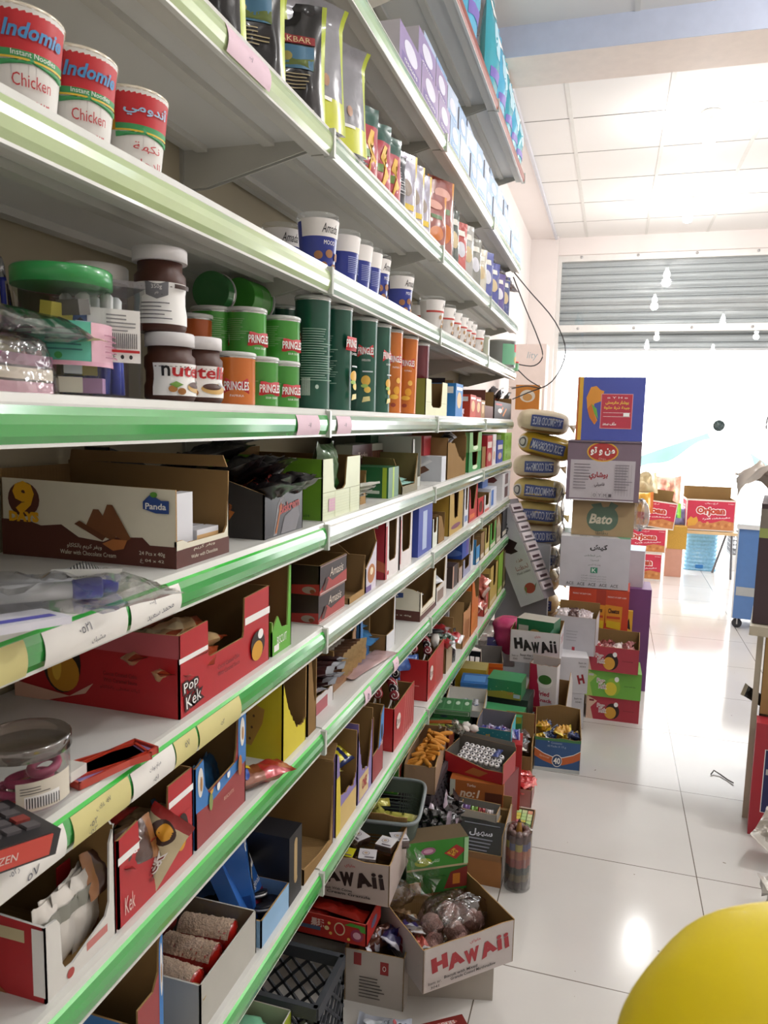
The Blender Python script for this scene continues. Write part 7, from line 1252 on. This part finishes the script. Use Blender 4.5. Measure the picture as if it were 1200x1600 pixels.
for i in range(8): packet('cake_pack', 'white and dark red crumpled cake pack in the top red carton by the aisle', 'cake pack', (-.02+.058*(i % 4), 4.10+.07*(i//4), .365+.012*(i % 2)), (R(15*(i % 3)), R(12), R(35*i)), .10, .055, .028, foil(['d8c8c4', '8a3a3a'][i % 2]), foil('a8343c'), i, group='crumpled packs in the top red carton', wr=.5)
# large stack behind
fc('storage_carton', 'brown carton with a yellow edge just behind the top red cake carton', 'carton', -.14, 4.42, 0, -2, .28, .30, .355, M('a0845c'), closed=True, decor={'F': [('r', 0, .0, .08, 1, M('c9b02c'))]})
fc('snack_carton', 'orange-red carton printed with three yellow snack bags', 'carton', -.185, 4.41, .356, -1.5, .335, .30, .285, M('c4482e', rough=.45), closed=True, decor={'F': [('r', .46, 0, .62, 1, M('a83c2c')), ('t', 'PRODUCT OF CRISPY CORN', .22, .88, .03, WHT, {'w': .3}), ('t', 'PRODUCT OF CRISPY CORN', .80, .86, .03, WHT, {'w': .3})]+[e for k_ in range(3) for e in [('p', [(.07+.28*k_, .28+.02*k_), (.33+.28*k_, .22), (.34+.28*k_, .68), (.06+.28*k_, .70)], M('d8902c')), ('p', [(.09+.28*k_, .24), (.32+.28*k_, .20), (.32+.28*k_, .36), (.09+.28*k_, .38)], M('d8b82c')), ('t', 'Cheetos', .20+.28*k_, .58, .09, M('4a2a1c'), {'w': .18, 'off': .04}), ('r', .09+.28*k_, .42, .31+.28*k_, .47, M('c04a2c'))]]})
fc('storage_carton', 'violet carton behind the orange-red carton, its edge toward the aisle', 'carton', .12, 4.60, 0, 0, .16, .25, .62, M('6a3f72', rough=.5), closed=True, decor={'F': [('r', .1, .2, .4, .5, M('c9b04a'))]})
carton('mustard_pack', 'yellow snack pouch sticking out between the orange and violet cartons', 'snack pack', (.155, 4.54, .36), (0, 0, 0), .05, .03, .14, M('c9a83a'), closed=True, decor={'F': [('p', [(.2, .3), (.8, .2), (.6, .7)], INK)]})
fc('storage_carton', 'large white carton with green leaf corners and black Arabic lettering', 'carton', -.245, 4.40, .645, 1.5, .385, .36, .295, M('c6c4cc', rough=.5), closed=True, side_col={'T': M('cfcdd0', rough=.5)},
   decor={'F': [('t', 'كيش', .55, .80, .12, INK, {'w': .24, 'off': .04}), ('t', 'راس البطاطس', .47, .64, .045, M('4a6a5a'), {'w': .24}), ('t', 'المميزة', .50, .55, .04, M('4a6a5a'), {'w': .12}), ('t', 'عدد ٤٨ كيس', .50, .46, .04, INK, {'w': .18}), ('r', .45, .30, .55, .41, M('3a8a6e')), ('t', 'K', .50, .355, .08, WHT, {'w': .06})]+[('t', 'شركة كيش للمنتجات الغذائية', .50, .24-.05*i, .03, M('5a6a6a'), {'w': .36}) for i in range(3)]+[('t', 'ACE', .16+.16*i, .07, .06, INK, {'w': .11}) for i in range(5)],
          'T': [('p', [(0, 1), (.05, .4), (.2, .3), (.24, .6), (.2, 1)], M('4a8a6a')), ('p', [(1, 0), (1, .5), (.85, .6), (.78, .3), (.85, 0)], M('6aa888')), ('r', .46, 0, .56, 1, M('b0aeb2')), ('t', '8828', .32, .1, .12, GREY, {'w': .1})]})
fc('storage_carton', 'small grey carton with a pale blue top behind the large white carton', 'carton', .10, 4.66, .62, -4, .13, .22, .22, M('b8aeb4'), closed=True, side_col={'T': M('9ab8d8')})
fc('storage_carton', 'brown carton printed with a green apple and white script', 'carton', -.195, 4.47, .942, 0, .345, .30, .205, M('a8906e', rough=.7), closed=True, decor={'F': [('e', .44, .48, .20, .36, M('5e7464')), ('e', .58, .50, .17, .34, M('5e7464')), ('p', [(.30, .88), (.46, .94), (.52, .70), (.38, .72)], M('5e7464')), ('p', [(.55, .7), (.62, .98), (.74, .88), (.66, .72)], M('5e7464')), ('t', 'Bato', .47, .48, .26, M('cfc8b4'), {'w': .36, 'shear': .25, 'off': .03}), ('t', 'بطاطا', .50, .08, .12, M('4a5a4e'), {'w': .2})]})
o = G().grid(bagsurf(.05, .06, .09, 22), 26, 16, film('dusty_bag', (.80, .78, .76), .2, .28, .9, 18)).build('polythene_bag'); o.location = (.19, 4.62, 1.06); tag(o, 'crumpled grey clear bag tucked right of the apple-printed brown carton', 'plastic bag')
fc('snack_carton', 'plum grey carton with a red oval Arabic logo and a pale printed panel', 'carton', -.235, 4.41, 1.150, 0, .40, .36, .34, M('7c6a78', rough=.5), closed=True, side_col={'T': M('b8b0b4')},
   decor={'F': [('r', .05, .04, .93, .68, M('bdb6bc')), ('e', .48, .82, .215, .165, M('d8a83a')), ('e', .48, .82, .195, .145, M('b03a3a')), ('t', 'من و تو', .48, .83, .13, WHT, {'w': .32, 'off': .04}), ('t', 'Chips', .48, .70, .04, M('d8b8a8'), {'w': .1}), ('t', 'بوشاري', .44, .42, .13, M('a8343c'), {'w': .25, 'off': .03}), ('t', 'فاميلي', .46, .27, .08, M('6a6068'), {'w': .14, 'off': .02}), ('r', .05, .0, .93, .02, M('d8d4d8')), ('r', 0, .96, 1, .98, M('4a3e48'))]+lines(.10, .34, .60, .05, 9, M('7a727a'), .012, 4)+lines(.66, .90, .60, .045, 10, M('7a727a'), .012, 5)+[('t', s_, .40+.07*i, .10, .05, M('5a525a'), {'w': .04}) for i, s_ in enumerate('OYMI')]+[('r', .36+.07*i, .05, .362+.07*i, .16, M('7a727a')) for i in range(5)]+[('r', .68+.04*i, .1, .683+.04*i, .62, M('8a828a')) for i in range(6)]})
r = fc('oil_tin', 'tall blue tin with a corn picture and a red label, top of the large stack', 'tin', -.200, 4.44, 1.492, 2, .365, .30, .355, M('4a56a6', rough=.35, coat=.2), closed=True, side_col={'R': M('6a7a70')},
   decor={'F': [('r', 0, 0, .03, 1, M('b8683a')), ('r', .03, 0, .085, 1, M('d8a83a')), ('p', [(.14, .68), (.20, .84), (.28, .86), (.34, .80), (.40, .78), (.36, .62), (.26, .58), (.26, .45), (.32, .32), (.28, .25), (.22, .34), (.16, .50)], M('d8923a')), ('p', [(.22, .58), (.30, .50), (.33, .34), (.27, .42)], M('6aa84a')), ('p', [(.16, .50), (.22, .58), (.26, .44), (.31, .30), (.27, .26), (.2, .36)], M('c8742c')),
                 ('r', .36, .19, .83, .74, M('d8a0a4')), ('r', .37, .20, .82, .73, M('b83a4c')), ('t', 'بوشار مقرمش', .60, .60, .06, M('e8c84a'), {'w': .34, 'off': .03}), ('t', 'جبنة ذرة حلوة', .60, .52, .055, M('e8c84a'), {'w': .38, 'off': .02}), ('r', .40, .44, .80, .445, WHT), ('r', .40, .38, .80, .385, WHT), ('t', 'ملف سعد', .50, .27, .05, WHT, {'w': .2, 'off': .02}), ('r', .70, .39, .79, .44, WHT), ('t', 'o Y H o', .60, .68, .03, WHT, {'w': .3})],
          'R': [('e', .5, .8, .2, .12, M('d8a060')), ('p', [(.2, .2), (.8, .3), (.7, .6), (.3, .7)], M('2a3a34')), ('r', .1, .0, .9, .15, M('b8b0a4'))]})
# leaning sachet carton, white cartons behind
fc('storage_carton', 'tall blank white carton standing on the tiles past the end of the shelving', 'carton', -.64, 4.61, 0, 0, .32, .095, .84, M('aeb0b6', rough=.55), closed=True)
LEAN = (R(0), R(-27), R(-22))
r = carton('sachet_carton', 'long white sachet carton with dark script leaning diagonally on the pile', 'carton', (-.366, 4.50, .518), LEAN, .172, .145, .63, M('c9c9cf', rough=.5), inner=KR2, closed=True, side_col={'R': M('8a8488')},
   decor={'F': [('t', 'Amada', .35, .80, .10, INK, {'w': .8, 'rot': -40, 'shear': .3}), ('p', [(0, .72), (.2, .62), (.5, .66), (.8, .58), (.6, .54), (.7, .50), (.4, .50), (.1, .56), (0, .60)], M('2c1a1c')), ('t', 'هذه', .62, .42, .035, M('8a3a2c'), {'w': .26}), ('t', 'لحظتنا', .62, .35, .045, M('8a3a2c'), {'w': .5}), ('t', 'Mood cookies', .62, .30, .025, INK, {'w': .55}), ('e', .62, .14, .22, .05, M('a8483a')), ('p', [(.40, .09), (.5, .15), (.44, .17)], M('6a8a4a')), ('p', [(.85, .15), (.95, .17), (.8, .11)], M('4a6a3a'))]})
for i in range(9):
    q = thing('coffee_sachet', 'white and brown sachet pocketed in the side of the leaning carton', 'sachet', (0, 0, 0), 0, 'sachets in the leaning carton')
    q.matrix_world = (Matrix.Translation((-.366, 4.50, .518)) @ Euler(LEAN).to_matrix().to_4x4()) @ Matrix.Translation((.0870, 0, .05+.062*i))
    G().box(0, .012, -.064, .064, 0, .050, M('d8ccd0', rough=.4)).build('sachet_body', q); G().box(.0121, .0128, -.045, .040, .012, .028, M('4a3038')).build('printed_band', q)
    G().box(-.03, .03, -.0590, -.0578, .0, .046, M('d4ccd0')).build('front_lip', q) if False else None
# rice sacks beside the shelf end
RY = M('d2bc78', rough=.45, var=.18, scale=14, bump=.35, bscale=26, kind='woven_sack'); RB_ = M('d6c6a8', rough=.4, var=.15, scale=14, bump=.4, bscale=26, kind='woven_sack'); RG = M('c9a42c', rough=.3, var=.12, scale=10, bump=.3, bscale=26, coat=.5, kind='woven_sack'); RBL = M('4a5a98', rough=.45)
def sack(lab, z, col, txt, x=-.41, y=4.83, rz=0, l=.34, w=.24, h=.155, ry=0, flip=False, mark=False):
    r = thing('rice_sack', lab, 'rice sack', (x, y, z), (0, R(ry), R(rz))); g = G()
    def S(s, q, sd=z*9):
        th = 2*PI*q; u = 2*s-1; e = max(0, 1-abs(u)**4.5)**.5; n_ = 1+.07*noise.noise(Vector((s*6, math.cos(th)*2+sd, math.sin(th)*2)))
        c, s_ = math.cos(th), math.sin(th); return Vector((u*l/2, -w/2*e*n_*abs(c)**.8*(1 if c > 0 else -1), h/2+h/2*e*n_*abs(s_)**.8*(1 if s_ > 0 else -1)))
    g.grid(S, 30, 28, col); g.build('sack_body', r)
    def mp(x_, y_, f):
        s = .5+(x_-l*.5)/l; q = (y_/h-.5)*.36; p = S(min(.99, max(.01, s)), q); return p+Vector((0, -.003-f*2, 0))
    el = [('r', .27, .34, .86, .70, RBL), ('t', txt, .565, .52, .21, M('cfd4e6'), {'w': .52, 'off': .02, 'rot': 180 if flip else 0})]+lines(.3, .9, .16, .06, 1, M('8a6a34'), .03, 3)+[('r', .1, .06, .95, .14, M('a8744a'))]
    if mark: el += [('e', .12, .5, .10, .24, M('c9c9c4')), ('e', .12, .5, .07, .17, M('4a4a4c')), ('e', .12, .5, .045, .11, M('c9c9c4'))]
    decorate(r, mp, l, h, el, curved=True)
    g = G().grid(lambda s, q: Vector((l/2-.01+.045*s, (q-.5)*w*.5*(1-.2*s)+.01*math.sin(s*8), h/2+.03*math.sin(q*7)*s-.02*s)), 8, 12, col); g.build('tied_end', r)
labs = ['rice sack at the very top with upside-down blue lettering', 'shiny golden rice sack, second from the top, drooping to the right', 'pale rice sack, third from the top, torn white patch', 'yellowish rice sack, fourth from the top, lettering inverted', 'rice sack with upright blue lettering, fifth from the top', 'rice sack partly under wrap, sixth from the top', 'lowest visible rice sack wrapped in crumpled film', 'hidden-faced rice sack at the base of the pile, upper', 'rice sack at the base of the pile by the floor, lower', 'rice sack resting on the tiles under the whole pile']
spec = [(1.515, RB_, 1, .33, 6, 0), (1.365, RG, 0, .36, 12, 1), (1.235, RB_, 0, .30, 0, 0), (1.085, RY, 1, .33, 3, 1), (.935, RY, 0, .34, 2, 0), (.800, RB_, 0, .34, -2, 0), (.66, RB_, 0, .34, 3, 0), (.51, RY, 0, .33, 0, 0), (.36, RY, 0, .33, 0, 0), (.05, RY, 0, .33, 0, 0)]
for i, (z, c, fl, l_, ry, mk_) in enumerate(spec[:9]): sack(labs[i], z, c, 'MAHMOOD RICE', l=l_, ry=ry, flip=bool(fl), mark=bool(mk_), rz=[6, -4, 3, -3, 2, 0, 4, -2, 2][i], h=.148, x=-.425+[.0, .02, -.02, 0, -.01, .01, 0, 0, 0][i])
fc('storage_carton', 'brown carton under the pile of rice sacks', 'carton', -.60, 4.78, 0, 0, .36, .22, .355, KR2, closed=True)
o = G().grid(lambda s, q: Vector((.05*math.cos(2.2*s)+.14*s+.03*noise.noise(Vector((s*5, q*9, 2))), -.14+.05*noise.noise(Vector((s*4, q*7, 5))), q*.62)), 18, 30, film('dusty_bag', (.80, .78, .76), .2, .28, .9, 18)).build('shrink_film'); o.location = (-.36, 4.75, .62); tag(o, 'torn crumpled shrink film hanging over the lower rice sacks', 'plastic film')
# boxes on the pillar side above the rice
fc('storage_carton', 'white carton marked with a pale script word, by the wall beyond the shelving', 'carton', -.80, 6.0, 1.86, 0, .28, .25, .33, M('e8d8d0', rough=.6), closed=True, decor={'F': [('t', 'lity', .62, .72, .2, M('a8b4b8'), {'w': .3, 'shear': .2})]})
fc('storage_carton', 'tall pale carton carrying the script-marked one beyond the shelving', 'carton', -.80, 6.0, .0, 0, .28, .25, 1.855, M('e4d4cc', rough=.6), closed=True)
fc('snack_carton', 'orange carton with a white shell emblem beyond the shelf end', 'carton', -.60, 4.85, 1.665, 0, .15, .16, .155, M('d88a3c', rough=.45), closed=True, decor={'F': [('e', .5, .55, .32, .25, M('e8dcd0')), ('e', .5, .5, .2, .15, M('d8a060'))]})
sc_ = None
g = G()
def cable(name, lab, pts, r_=.0035):
    n = 24; P_ = []
    pts = [Vector(p) for p in pts]
    for i in range(n+1):
        t = i/n*(len(pts)-1); k_ = min(len(pts)-2, int(t)); f = t-k_; p0, p1, p2, p3 = pts[max(0, k_-1)], pts[k_], pts[k_+1], pts[min(len(pts)-1, k_+2)]
        P_.append(.5*((2*p1)+(-p0+p2)*f+(2*p0-5*p1+4*p2-p3)*f*f+(-p0+3*p1-3*p2+p3)*f**3))
    o = G().tube(P_, r_, M('3c3a3a', rough=.5), 8).build(name); tag(o, lab, 'cable')
cable('power_cable', 'black cable looping from the third shelf end out to the right and back', [(-.60, 4.50, 2.45), (-.52, 4.58, 2.36), (-.36, 4.62, 2.18), (-.29, 4.62, 2.0), (-.36, 4.62, 1.83), (-.50, 4.60, 1.76), (-.58, 4.55, 1.72)])
cable('power_cable', 'second black cable hanging in a tighter loop inside the larger one', [(-.60, 4.50, 2.42), (-.53, 4.58, 2.25), (-.46, 4.60, 2.10), (-.42, 4.60, 1.98), (-.47, 4.60, 1.92), (-.58, 4.55, 1.93)])
cable('power_cable', 'short black cable sagging below the fourth shelf end', [(-.58, 4.50, 1.92), (-.50, 4.58, 1.84), (-.42, 4.62, 1.79), (-.50, 4.58, 1.80), (-.58, 4.50, 1.78)])

# ================================================================ RIGHT SIDE OF THE AISLE
fc('storage_carton', 'plum brown carton with a faded lime band on the right-hand rack', 'carton', .575, 3.20, .815, -11, .40, .45, .475, M('4c3c42', rough=.5), closed=True, decor={'F': [('r', 0, .72, 1, .80, M('a8b46a')), ('r', 0, .80, 1, .96, M('8a8278'))]})
PSTW = M('c9c0ac', rough=.5, metal=.1, kind='rack_steel')
r = thing('right_rack', 'cream steel rack shelf and post at the right frame edge', 'rack', (.60, 3.2, 0), R(-11))
G().box(-.03, .40, -.05, .55, .775, .812, PSTW).build('rack_shelf', r); G().box(.0, .022, .0, .03, 0, .775, PSTW).build('rack_post', r); G().box(.0, .022, .48, .51, 0, .775, PSTW).build('rack_post', r); G().box(.03, .40, .10, .50, .05, .774, M('5a4738', rough=.8)).build('rack_panel', r)
o = G().box(.0, .38, .0, .02, .46, .774, KRL).build('card_sheet'); o.location = (.625, 3.165, 0); o.rotation_euler = (0, 0, R(-11)); tag(o, 'brown card sheet standing below the plum carton on the right-hand rack', 'card sheet')
fc('snack_carton', 'red carton with a navy rounded label standing on the tiles at the right', 'carton', .600, 3.07, 0, -9, .30, .085, .455, M('b02c3a', rough=.4), closed=True, decor={'F': [('r', .12, .22, .9, .78, WHT), ('r', .13, .225, .89, .775, M('2a2c5e')), ('r', .18, .66, .8, .74, M('4a4c7a')), ('t', 'H', .25, .70, .06, WHT), ('r', .15, .56, .28, .61, LGREY), ('t', 'Pardis', .34, .50, .05, WHT, {'w': .3, 'shear': .2}), ('p', [(.3, .3), (.36, .4), (.42, .3), (.36, .24)], M('d8a83a'))]})
packet('foil_pack', 'black foil pack corner jutting out from the right-hand rack', 'snack pack', (.635, 3.30, .47), (R(30), R(28), R(-8)), .13, .07, .02, foil('1c1a1c'), foil('c9c0a8'), 6, wr=.3)
packet('foil_pack', 'silver crumpled pack at the right frame edge near the floor', 'snack pack', (.60, 2.56, .05), (R(20), R(30), R(30)), .16, .10, .06, foil('a8a29a', bump=1.), foil('d8d4cc'), 16, wr=.5)
packet('foil_pack', 'pale crumpled foil pack beside the red carton on the tiles', 'snack pack', (.625, 2.90, .10), (R(40), R(-20), R(60)), .16, .10, .06, foil('b0a89c', bump=1.), foil('e0dcd4'), 17, wr=.5)
o = G().tube([(.525, 3.56, .004), (.54, 3.59, .012), (.565, 3.57, .006), (.59, 3.53, .004), (.61, 3.50, .006)], .003, M('4a443c', rough=.6), 8).build('cord_end'); tag(o, 'short curled dark cord end on the tiles by the right-hand rack', 'cord')
o = G().grid(lambda s, q: Vector((s*.34+.02*noise.noise(Vector((s*4, q*4, 1))), .1*q, .10*math.sin(q*2+s*3)+.05*noise.noise(Vector((s*6, q*6, 3)))+(.0 if s > .3 else -.12*(.3-s)))), 20, 14, M('c4b8ae', rough=.3, coat=.4, bump=.6, bscale=20, kind='plastic_sheet')).build('plastic_bag'); o.location = (.53, 3.5, 1.32); tag(o, 'greyish plastic bag spilling over the top of the plum carton', 'plastic bag')
# chest freezer
FB = M('5a82bc', rough=.35, coat=.3); FW = M('dfe2e2', rough=.35)
r = thing('chest_freezer', 'pale blue chest freezer on castors near the shop door', 'freezer', (1.40, 6.62, 0), R(-9))
G().box(-.36, .36, -.32, .32, .085, .80, FB).build('cabinet', r); G().box(-.366, -.355, -.328, .335, .085, .80, FW).box(-.375, .375, -.335, .335, .80, .835, FW).build('trim_frame', r)
G().box(-.37, .37, -.33, .33, .836, .846, film('freezer_glass', (.9, .95, .97), .02, .12, 0)).build('sliding_lid', r)
g = G().box(-.20, .36, -.338, -.321, .10, .45, M('bdb6ae', rough=.4)); g.build('grille_plate', r)
g = G()
for i in range(16): g.box(-.14, .30, -.3425, -.3385, .13+.019*i, .137+.019*i, M('5a5450'))
g.build('grille_slats', r); G().box(-.345, -.20, -.3225, -.3205, .27, .34, M('b0b4b4')).build('pale_band', r)
for sx in (-.30, .30):
    for sy in (-.27, .27):
        w_ = G(); w_.box(sx-.025, sx-.015, sy-.018, sy-.014, .03, .088, M('c4c4c0', metal=.5)); w_.box(sx-.045, sx+.02, sy-.02, sy+.02, .078, .086, M('6a6a6c')); cst = w_.build('castor', r)
        G().lathe([(.0, -.012), (.034, -.012), (.037, -.008), (.037, .008), (.034, .012), (0, .012)], M('3a3a3e', rough=.6), 20, M4=Matrix.Translation((sx-.02, sy, .037)) @ Matrix.Rotation(PI/2, 4, 'X')).build('wheel', cst)
o = G().ell((0, 0, 0), (.05, .04, .05), M('4a2c34', rough=.4), 12, 8, .3, 2).ell((.01, -.01, -.07), (.03, .02, .03), WHT, 10, 7, .2, 4).build('hanging_pack'); o.location = (.735, 3.75, .93); tag(o, 'small dark and white pack bulging beside the plum carton', 'snack pack')
# ================================================================ OUTSIDE THE DOOR
OR_ = M('c8324a', rough=.5); OE = M('e8e0d4', rough=.6)
def orj(lab, x, y, z, w_=.46, h=.31, rot=0, openb=False, ry=0, d=.32):
    el = [('r', .02, .04, .98, .95, OR_), ('p', [(.02, .04), (.98, .04), (.98, .30), (.75, .36), (.55, .26), (.35, .24), (.3, .3), (.02, .16)], M('c8844a')), ('p', [(.03, .30), (.10, .44), (.16, .38), (.22, .44), (.26, .30), (.20, .16), (.05, .12)], M('d8a03a'))]
    el += [('e', .30+.075*i, .14+.05*(i % 3), .03, .055, M('b87038' if i % 2 else 'd89a5a')) for i in range(9)]
    el += outlined('Orjoan', .50, .62, .26, M('c04a30'), WHT, {'w': .56, 'off': .06}, .13)+[('t', 'ارجـــوان', .50, .88, .07, WHT, {'w': .26}), ('t', 'مقرمشات الذرة', .62, .41, .06, WHT, {'w': .55, 'rot': 6, 'off': .03}), ('t', 'Crispy', .90, .88, .04, WHT, {'w': .12})]
    return carton('snack_carton', lab, 'carton', (x, y, z), (0, R(ry), R(rot)), w_, d, h, OE, decor={'F': el, 'L': [('r', .08, .05, .92, .93, OR_)]+[('r', .3, .2+.09*i, .7, .25+.09*i, M('e0a8a8')) for i in range(7)]}, closed=not openb, prof={'B': LOW(1.35)} if openb else None)
XO = .375
orj('crimson corn snack carton outside on the ground, bottom of the three stacked', .34, 8.25, 0, .46, .28)
orj('crimson corn snack carton in the middle of the three stacked outside', .36, 8.27, .282, .46, .25, rot=2)
orj('crimson corn snack carton on top of the three stacked outside, tilted', .40, 8.30, .545, .50, .28, rot=6, ry=6, openb=True)
orj('open crimson corn snack carton standing on the folding table outside', 1.035, 8.62, .50, .48, .33, rot=2, openb=True)
o = carton('snack_carton', 'speckled golden carton beside the three crimson cartons outside', 'carton', (.72, 8.45, .30), 0, .19, .2, .24, M('c89a3a', var=.2, scale=90), closed=True)
o = carton('storage_carton', 'salmon carton on the ground under the golden speckled one', 'carton', (.70, 8.46, 0), 0, .17, .2, .298, M('d09a84'), closed=True)
o = carton('storage_carton', 'pale yellow carton standing on the crimson stack outside', 'carton', (.26, 8.00, .20), 0, .20, .12, .42, M('dcc08a'), closed=True) if False else None
packet('snack_bag', 'bright yellow snack bag lying against the top crimson carton outside', 'snack bag', (.30, 8.03, .80), (R(75), 0, 0), .28, .22, .10, M('e0a82c', rough=.3, coat=.4), M('d8782c'), 4, wr=.3)
packet('snack_bag', 'green and lime bag lying across the tops of the cartons outside', 'snack bag', (.56, 8.30, .70), (R(70), 0, R(4)), .34, .16, .10, M('2f8a5a', rough=.35), M('8ac83a'), 6, elems=[('r', .2, .2, .95, .35, M('8ac83a'))], wr=.2)
packet('snack_bag', 'large see-through bag of pink and orange puffs topping the pile outside', 'snack bag', (.62, 9.00, .86), (R(85), 0, 0), .30, .34, .16, M('d8a08a', rough=.4, var=.3, scale=30), None, 8, elems=[('e', .2+.15*i, .3+.2*(i % 3), .1, .08, M('c8746a' if i % 2 else 'e0b88a')) for i in range(5)], wr=.3)
packet('snack_bag', 'pale violet bag tucked between the green bag and the crimson stack', 'snack bag', (.72, 8.60, .60), (R(70), 0, 0), .24, .22, .10, M('8a88b8', rough=.4), None, 9, wr=.3)
packet('snack_bag', 'clear cream bag heaped left of the green one outside', 'snack bag', (.30, 8.42, .95), (R(60), 0, R(10)), .36, .24, .14, M('d8c8a0', rough=.4), None, 10, wr=.4)
r = thing('folding_table', 'small folding table with grey metal legs outside the door', 'table', (1.02, 8.62, 0))
G().box(-.30, .30, -.20, .20, .465, .495, M('d8b888', rough=.5)).build('table_top', r)
for sx in (-.26, .24):
    for sy in (-.17, .15):
        G().tube([(sx, sy, .465), (sx+(.0 if sx < 0 else .02*(1 if sy < 0 else -6)), sy, .0)], .012, M('6a6a6c', rough=.4, metal=.6), 10).build('leg', r)
BW = M('7ab8dc', rough=.15, coat=.5, var=.25, scale=40, bump=.8, bscale=30, kind='water_bottle_pack')
r = thing('water_pack', 'shrink-wrapped block of pale blue water bottles under the folding table', 'bottle pack', (1.02, 8.97, 0))
g = G(); g.grid(lambda s, q: Vector(((.17+.006*math.sin(q*60))*math.copysign(abs(math.cos(2*PI*s))**.4, math.cos(2*PI*s)), (.13+.004*math.sin(q*60))*math.copysign(abs(math.sin(2*PI*s))**.4, math.sin(2*PI*s)), q*.42)), 60, 60, BW); g.build('wrapped_bottles', r); G().box(-.05, .03, -.140, -.136, .03, .07, M('2f7ac0')).build('blue_label', r)
crate('grey slatted crate standing behind the water bottles outside', 1.34, 9.0, 0, .34, .3, .24, M('8a8a8c', rough=.5), z=.18, diamond=False)
fc('storage_carton', 'white carton under the grey crate outside', 'carton', 1.34, 9.0, 0, 0, .34, .3, .178, WHITE, closed=True)
AW = M('5b7a76', rough=.7, var=.15, scale=3, kind='awning_cloth')
def awn(lab, P4):
    r = thing('street_awning', lab, 'awning', (P4[0][0], P4[0][1], 0)); b0 = Vector((P4[0][0], P4[0][1], 0))
    G().grid(lambda s, q: (Vector(P4[0])*(1-s)+Vector(P4[1])*s)*(1-q)+(Vector(P4[3])*(1-s)+Vector(P4[2])*s)*q+Vector((0, 0, .05*math.sin(s*9)*q))-b0, 16, 6, AW).build('awning_cloth', r)
    for k_ in (0, 1): G().tube([Vector((P4[k_][0], P4[k_][1], 0))-b0, Vector(P4[k_])-b0], .012, M('e4e4e4', rough=.4), 8).build('awning_post', r)
awn('faded green awning slanting down behind the large stack outside', [(.25, 12.0, 1.05), (1.35, 12.0, 1.50), (1.35, 11.6, 1.40), (.25, 11.6, .85)])
awn('faded green awning slanting down toward the freezer outside', [(1.95, 12.0, 1.22), (2.9, 12.0, .62), (2.9, 11.6, .50), (1.95, 11.6, 1.05)])
o = G().lathe([(.0, 0), (.05, 0), (.055, .004), (0, .005)], M('4a5a5a', rough=.4), 24, M4=Matrix.Rotation(PI/2, 4, 'X')).build('round_sticker'); o.location = (1.02, YW+.04, 1.60); tag(o, 'small round dark sticker on the door glass', 'sticker')
o = G().tube([(1.60+.14*math.cos(a), YW+.1, 1.62+.2*math.sin(a)) for a in [1.7+.15*i for i in range(12)]], .008, M('6a6a6a'), 8).build('curved_handle'); tag(o, 'thin curved dark handle at the right edge against the daylight', 'handle')
# ================================================================ NEAREST: yellow object at the bottom right corner
YP = M('ffe212', rough=.45, var=.05, scale=6, coat=.2, kind='yellow_plastic_bag')
def yf(s, q):
    ph = 2*PI*s; th = PI*q*.5; n_ = 1+.07*noise.noise(Vector((math.cos(ph)*1.3, math.sin(ph)*1.3, q*2)))
    return Vector((.100*math.cos(ph)*math.sin(th+.001)**.8*n_, .075*math.sin(ph)*math.sin(th+.001)**.8*n_, .10*math.cos(th)**.9-.02))
g = G(); g.grid(yf, 48, 24, YP); g.grid(lambda s, q: Vector((.100*math.cos(2*PI*s)*(1+.15*q), .075*math.sin(2*PI*s)*(1+.15*q), -.02-.16*q)), 48, 8, YP, flip=True)
o = g.build('yellow_bag'); o.location = (.112, .345, 1.283); o.rotation_euler = (R(6), R(-14), 0); tag(o, 'blurred bulging yellow bag filling the bottom right corner, close to the lens', 'bag')
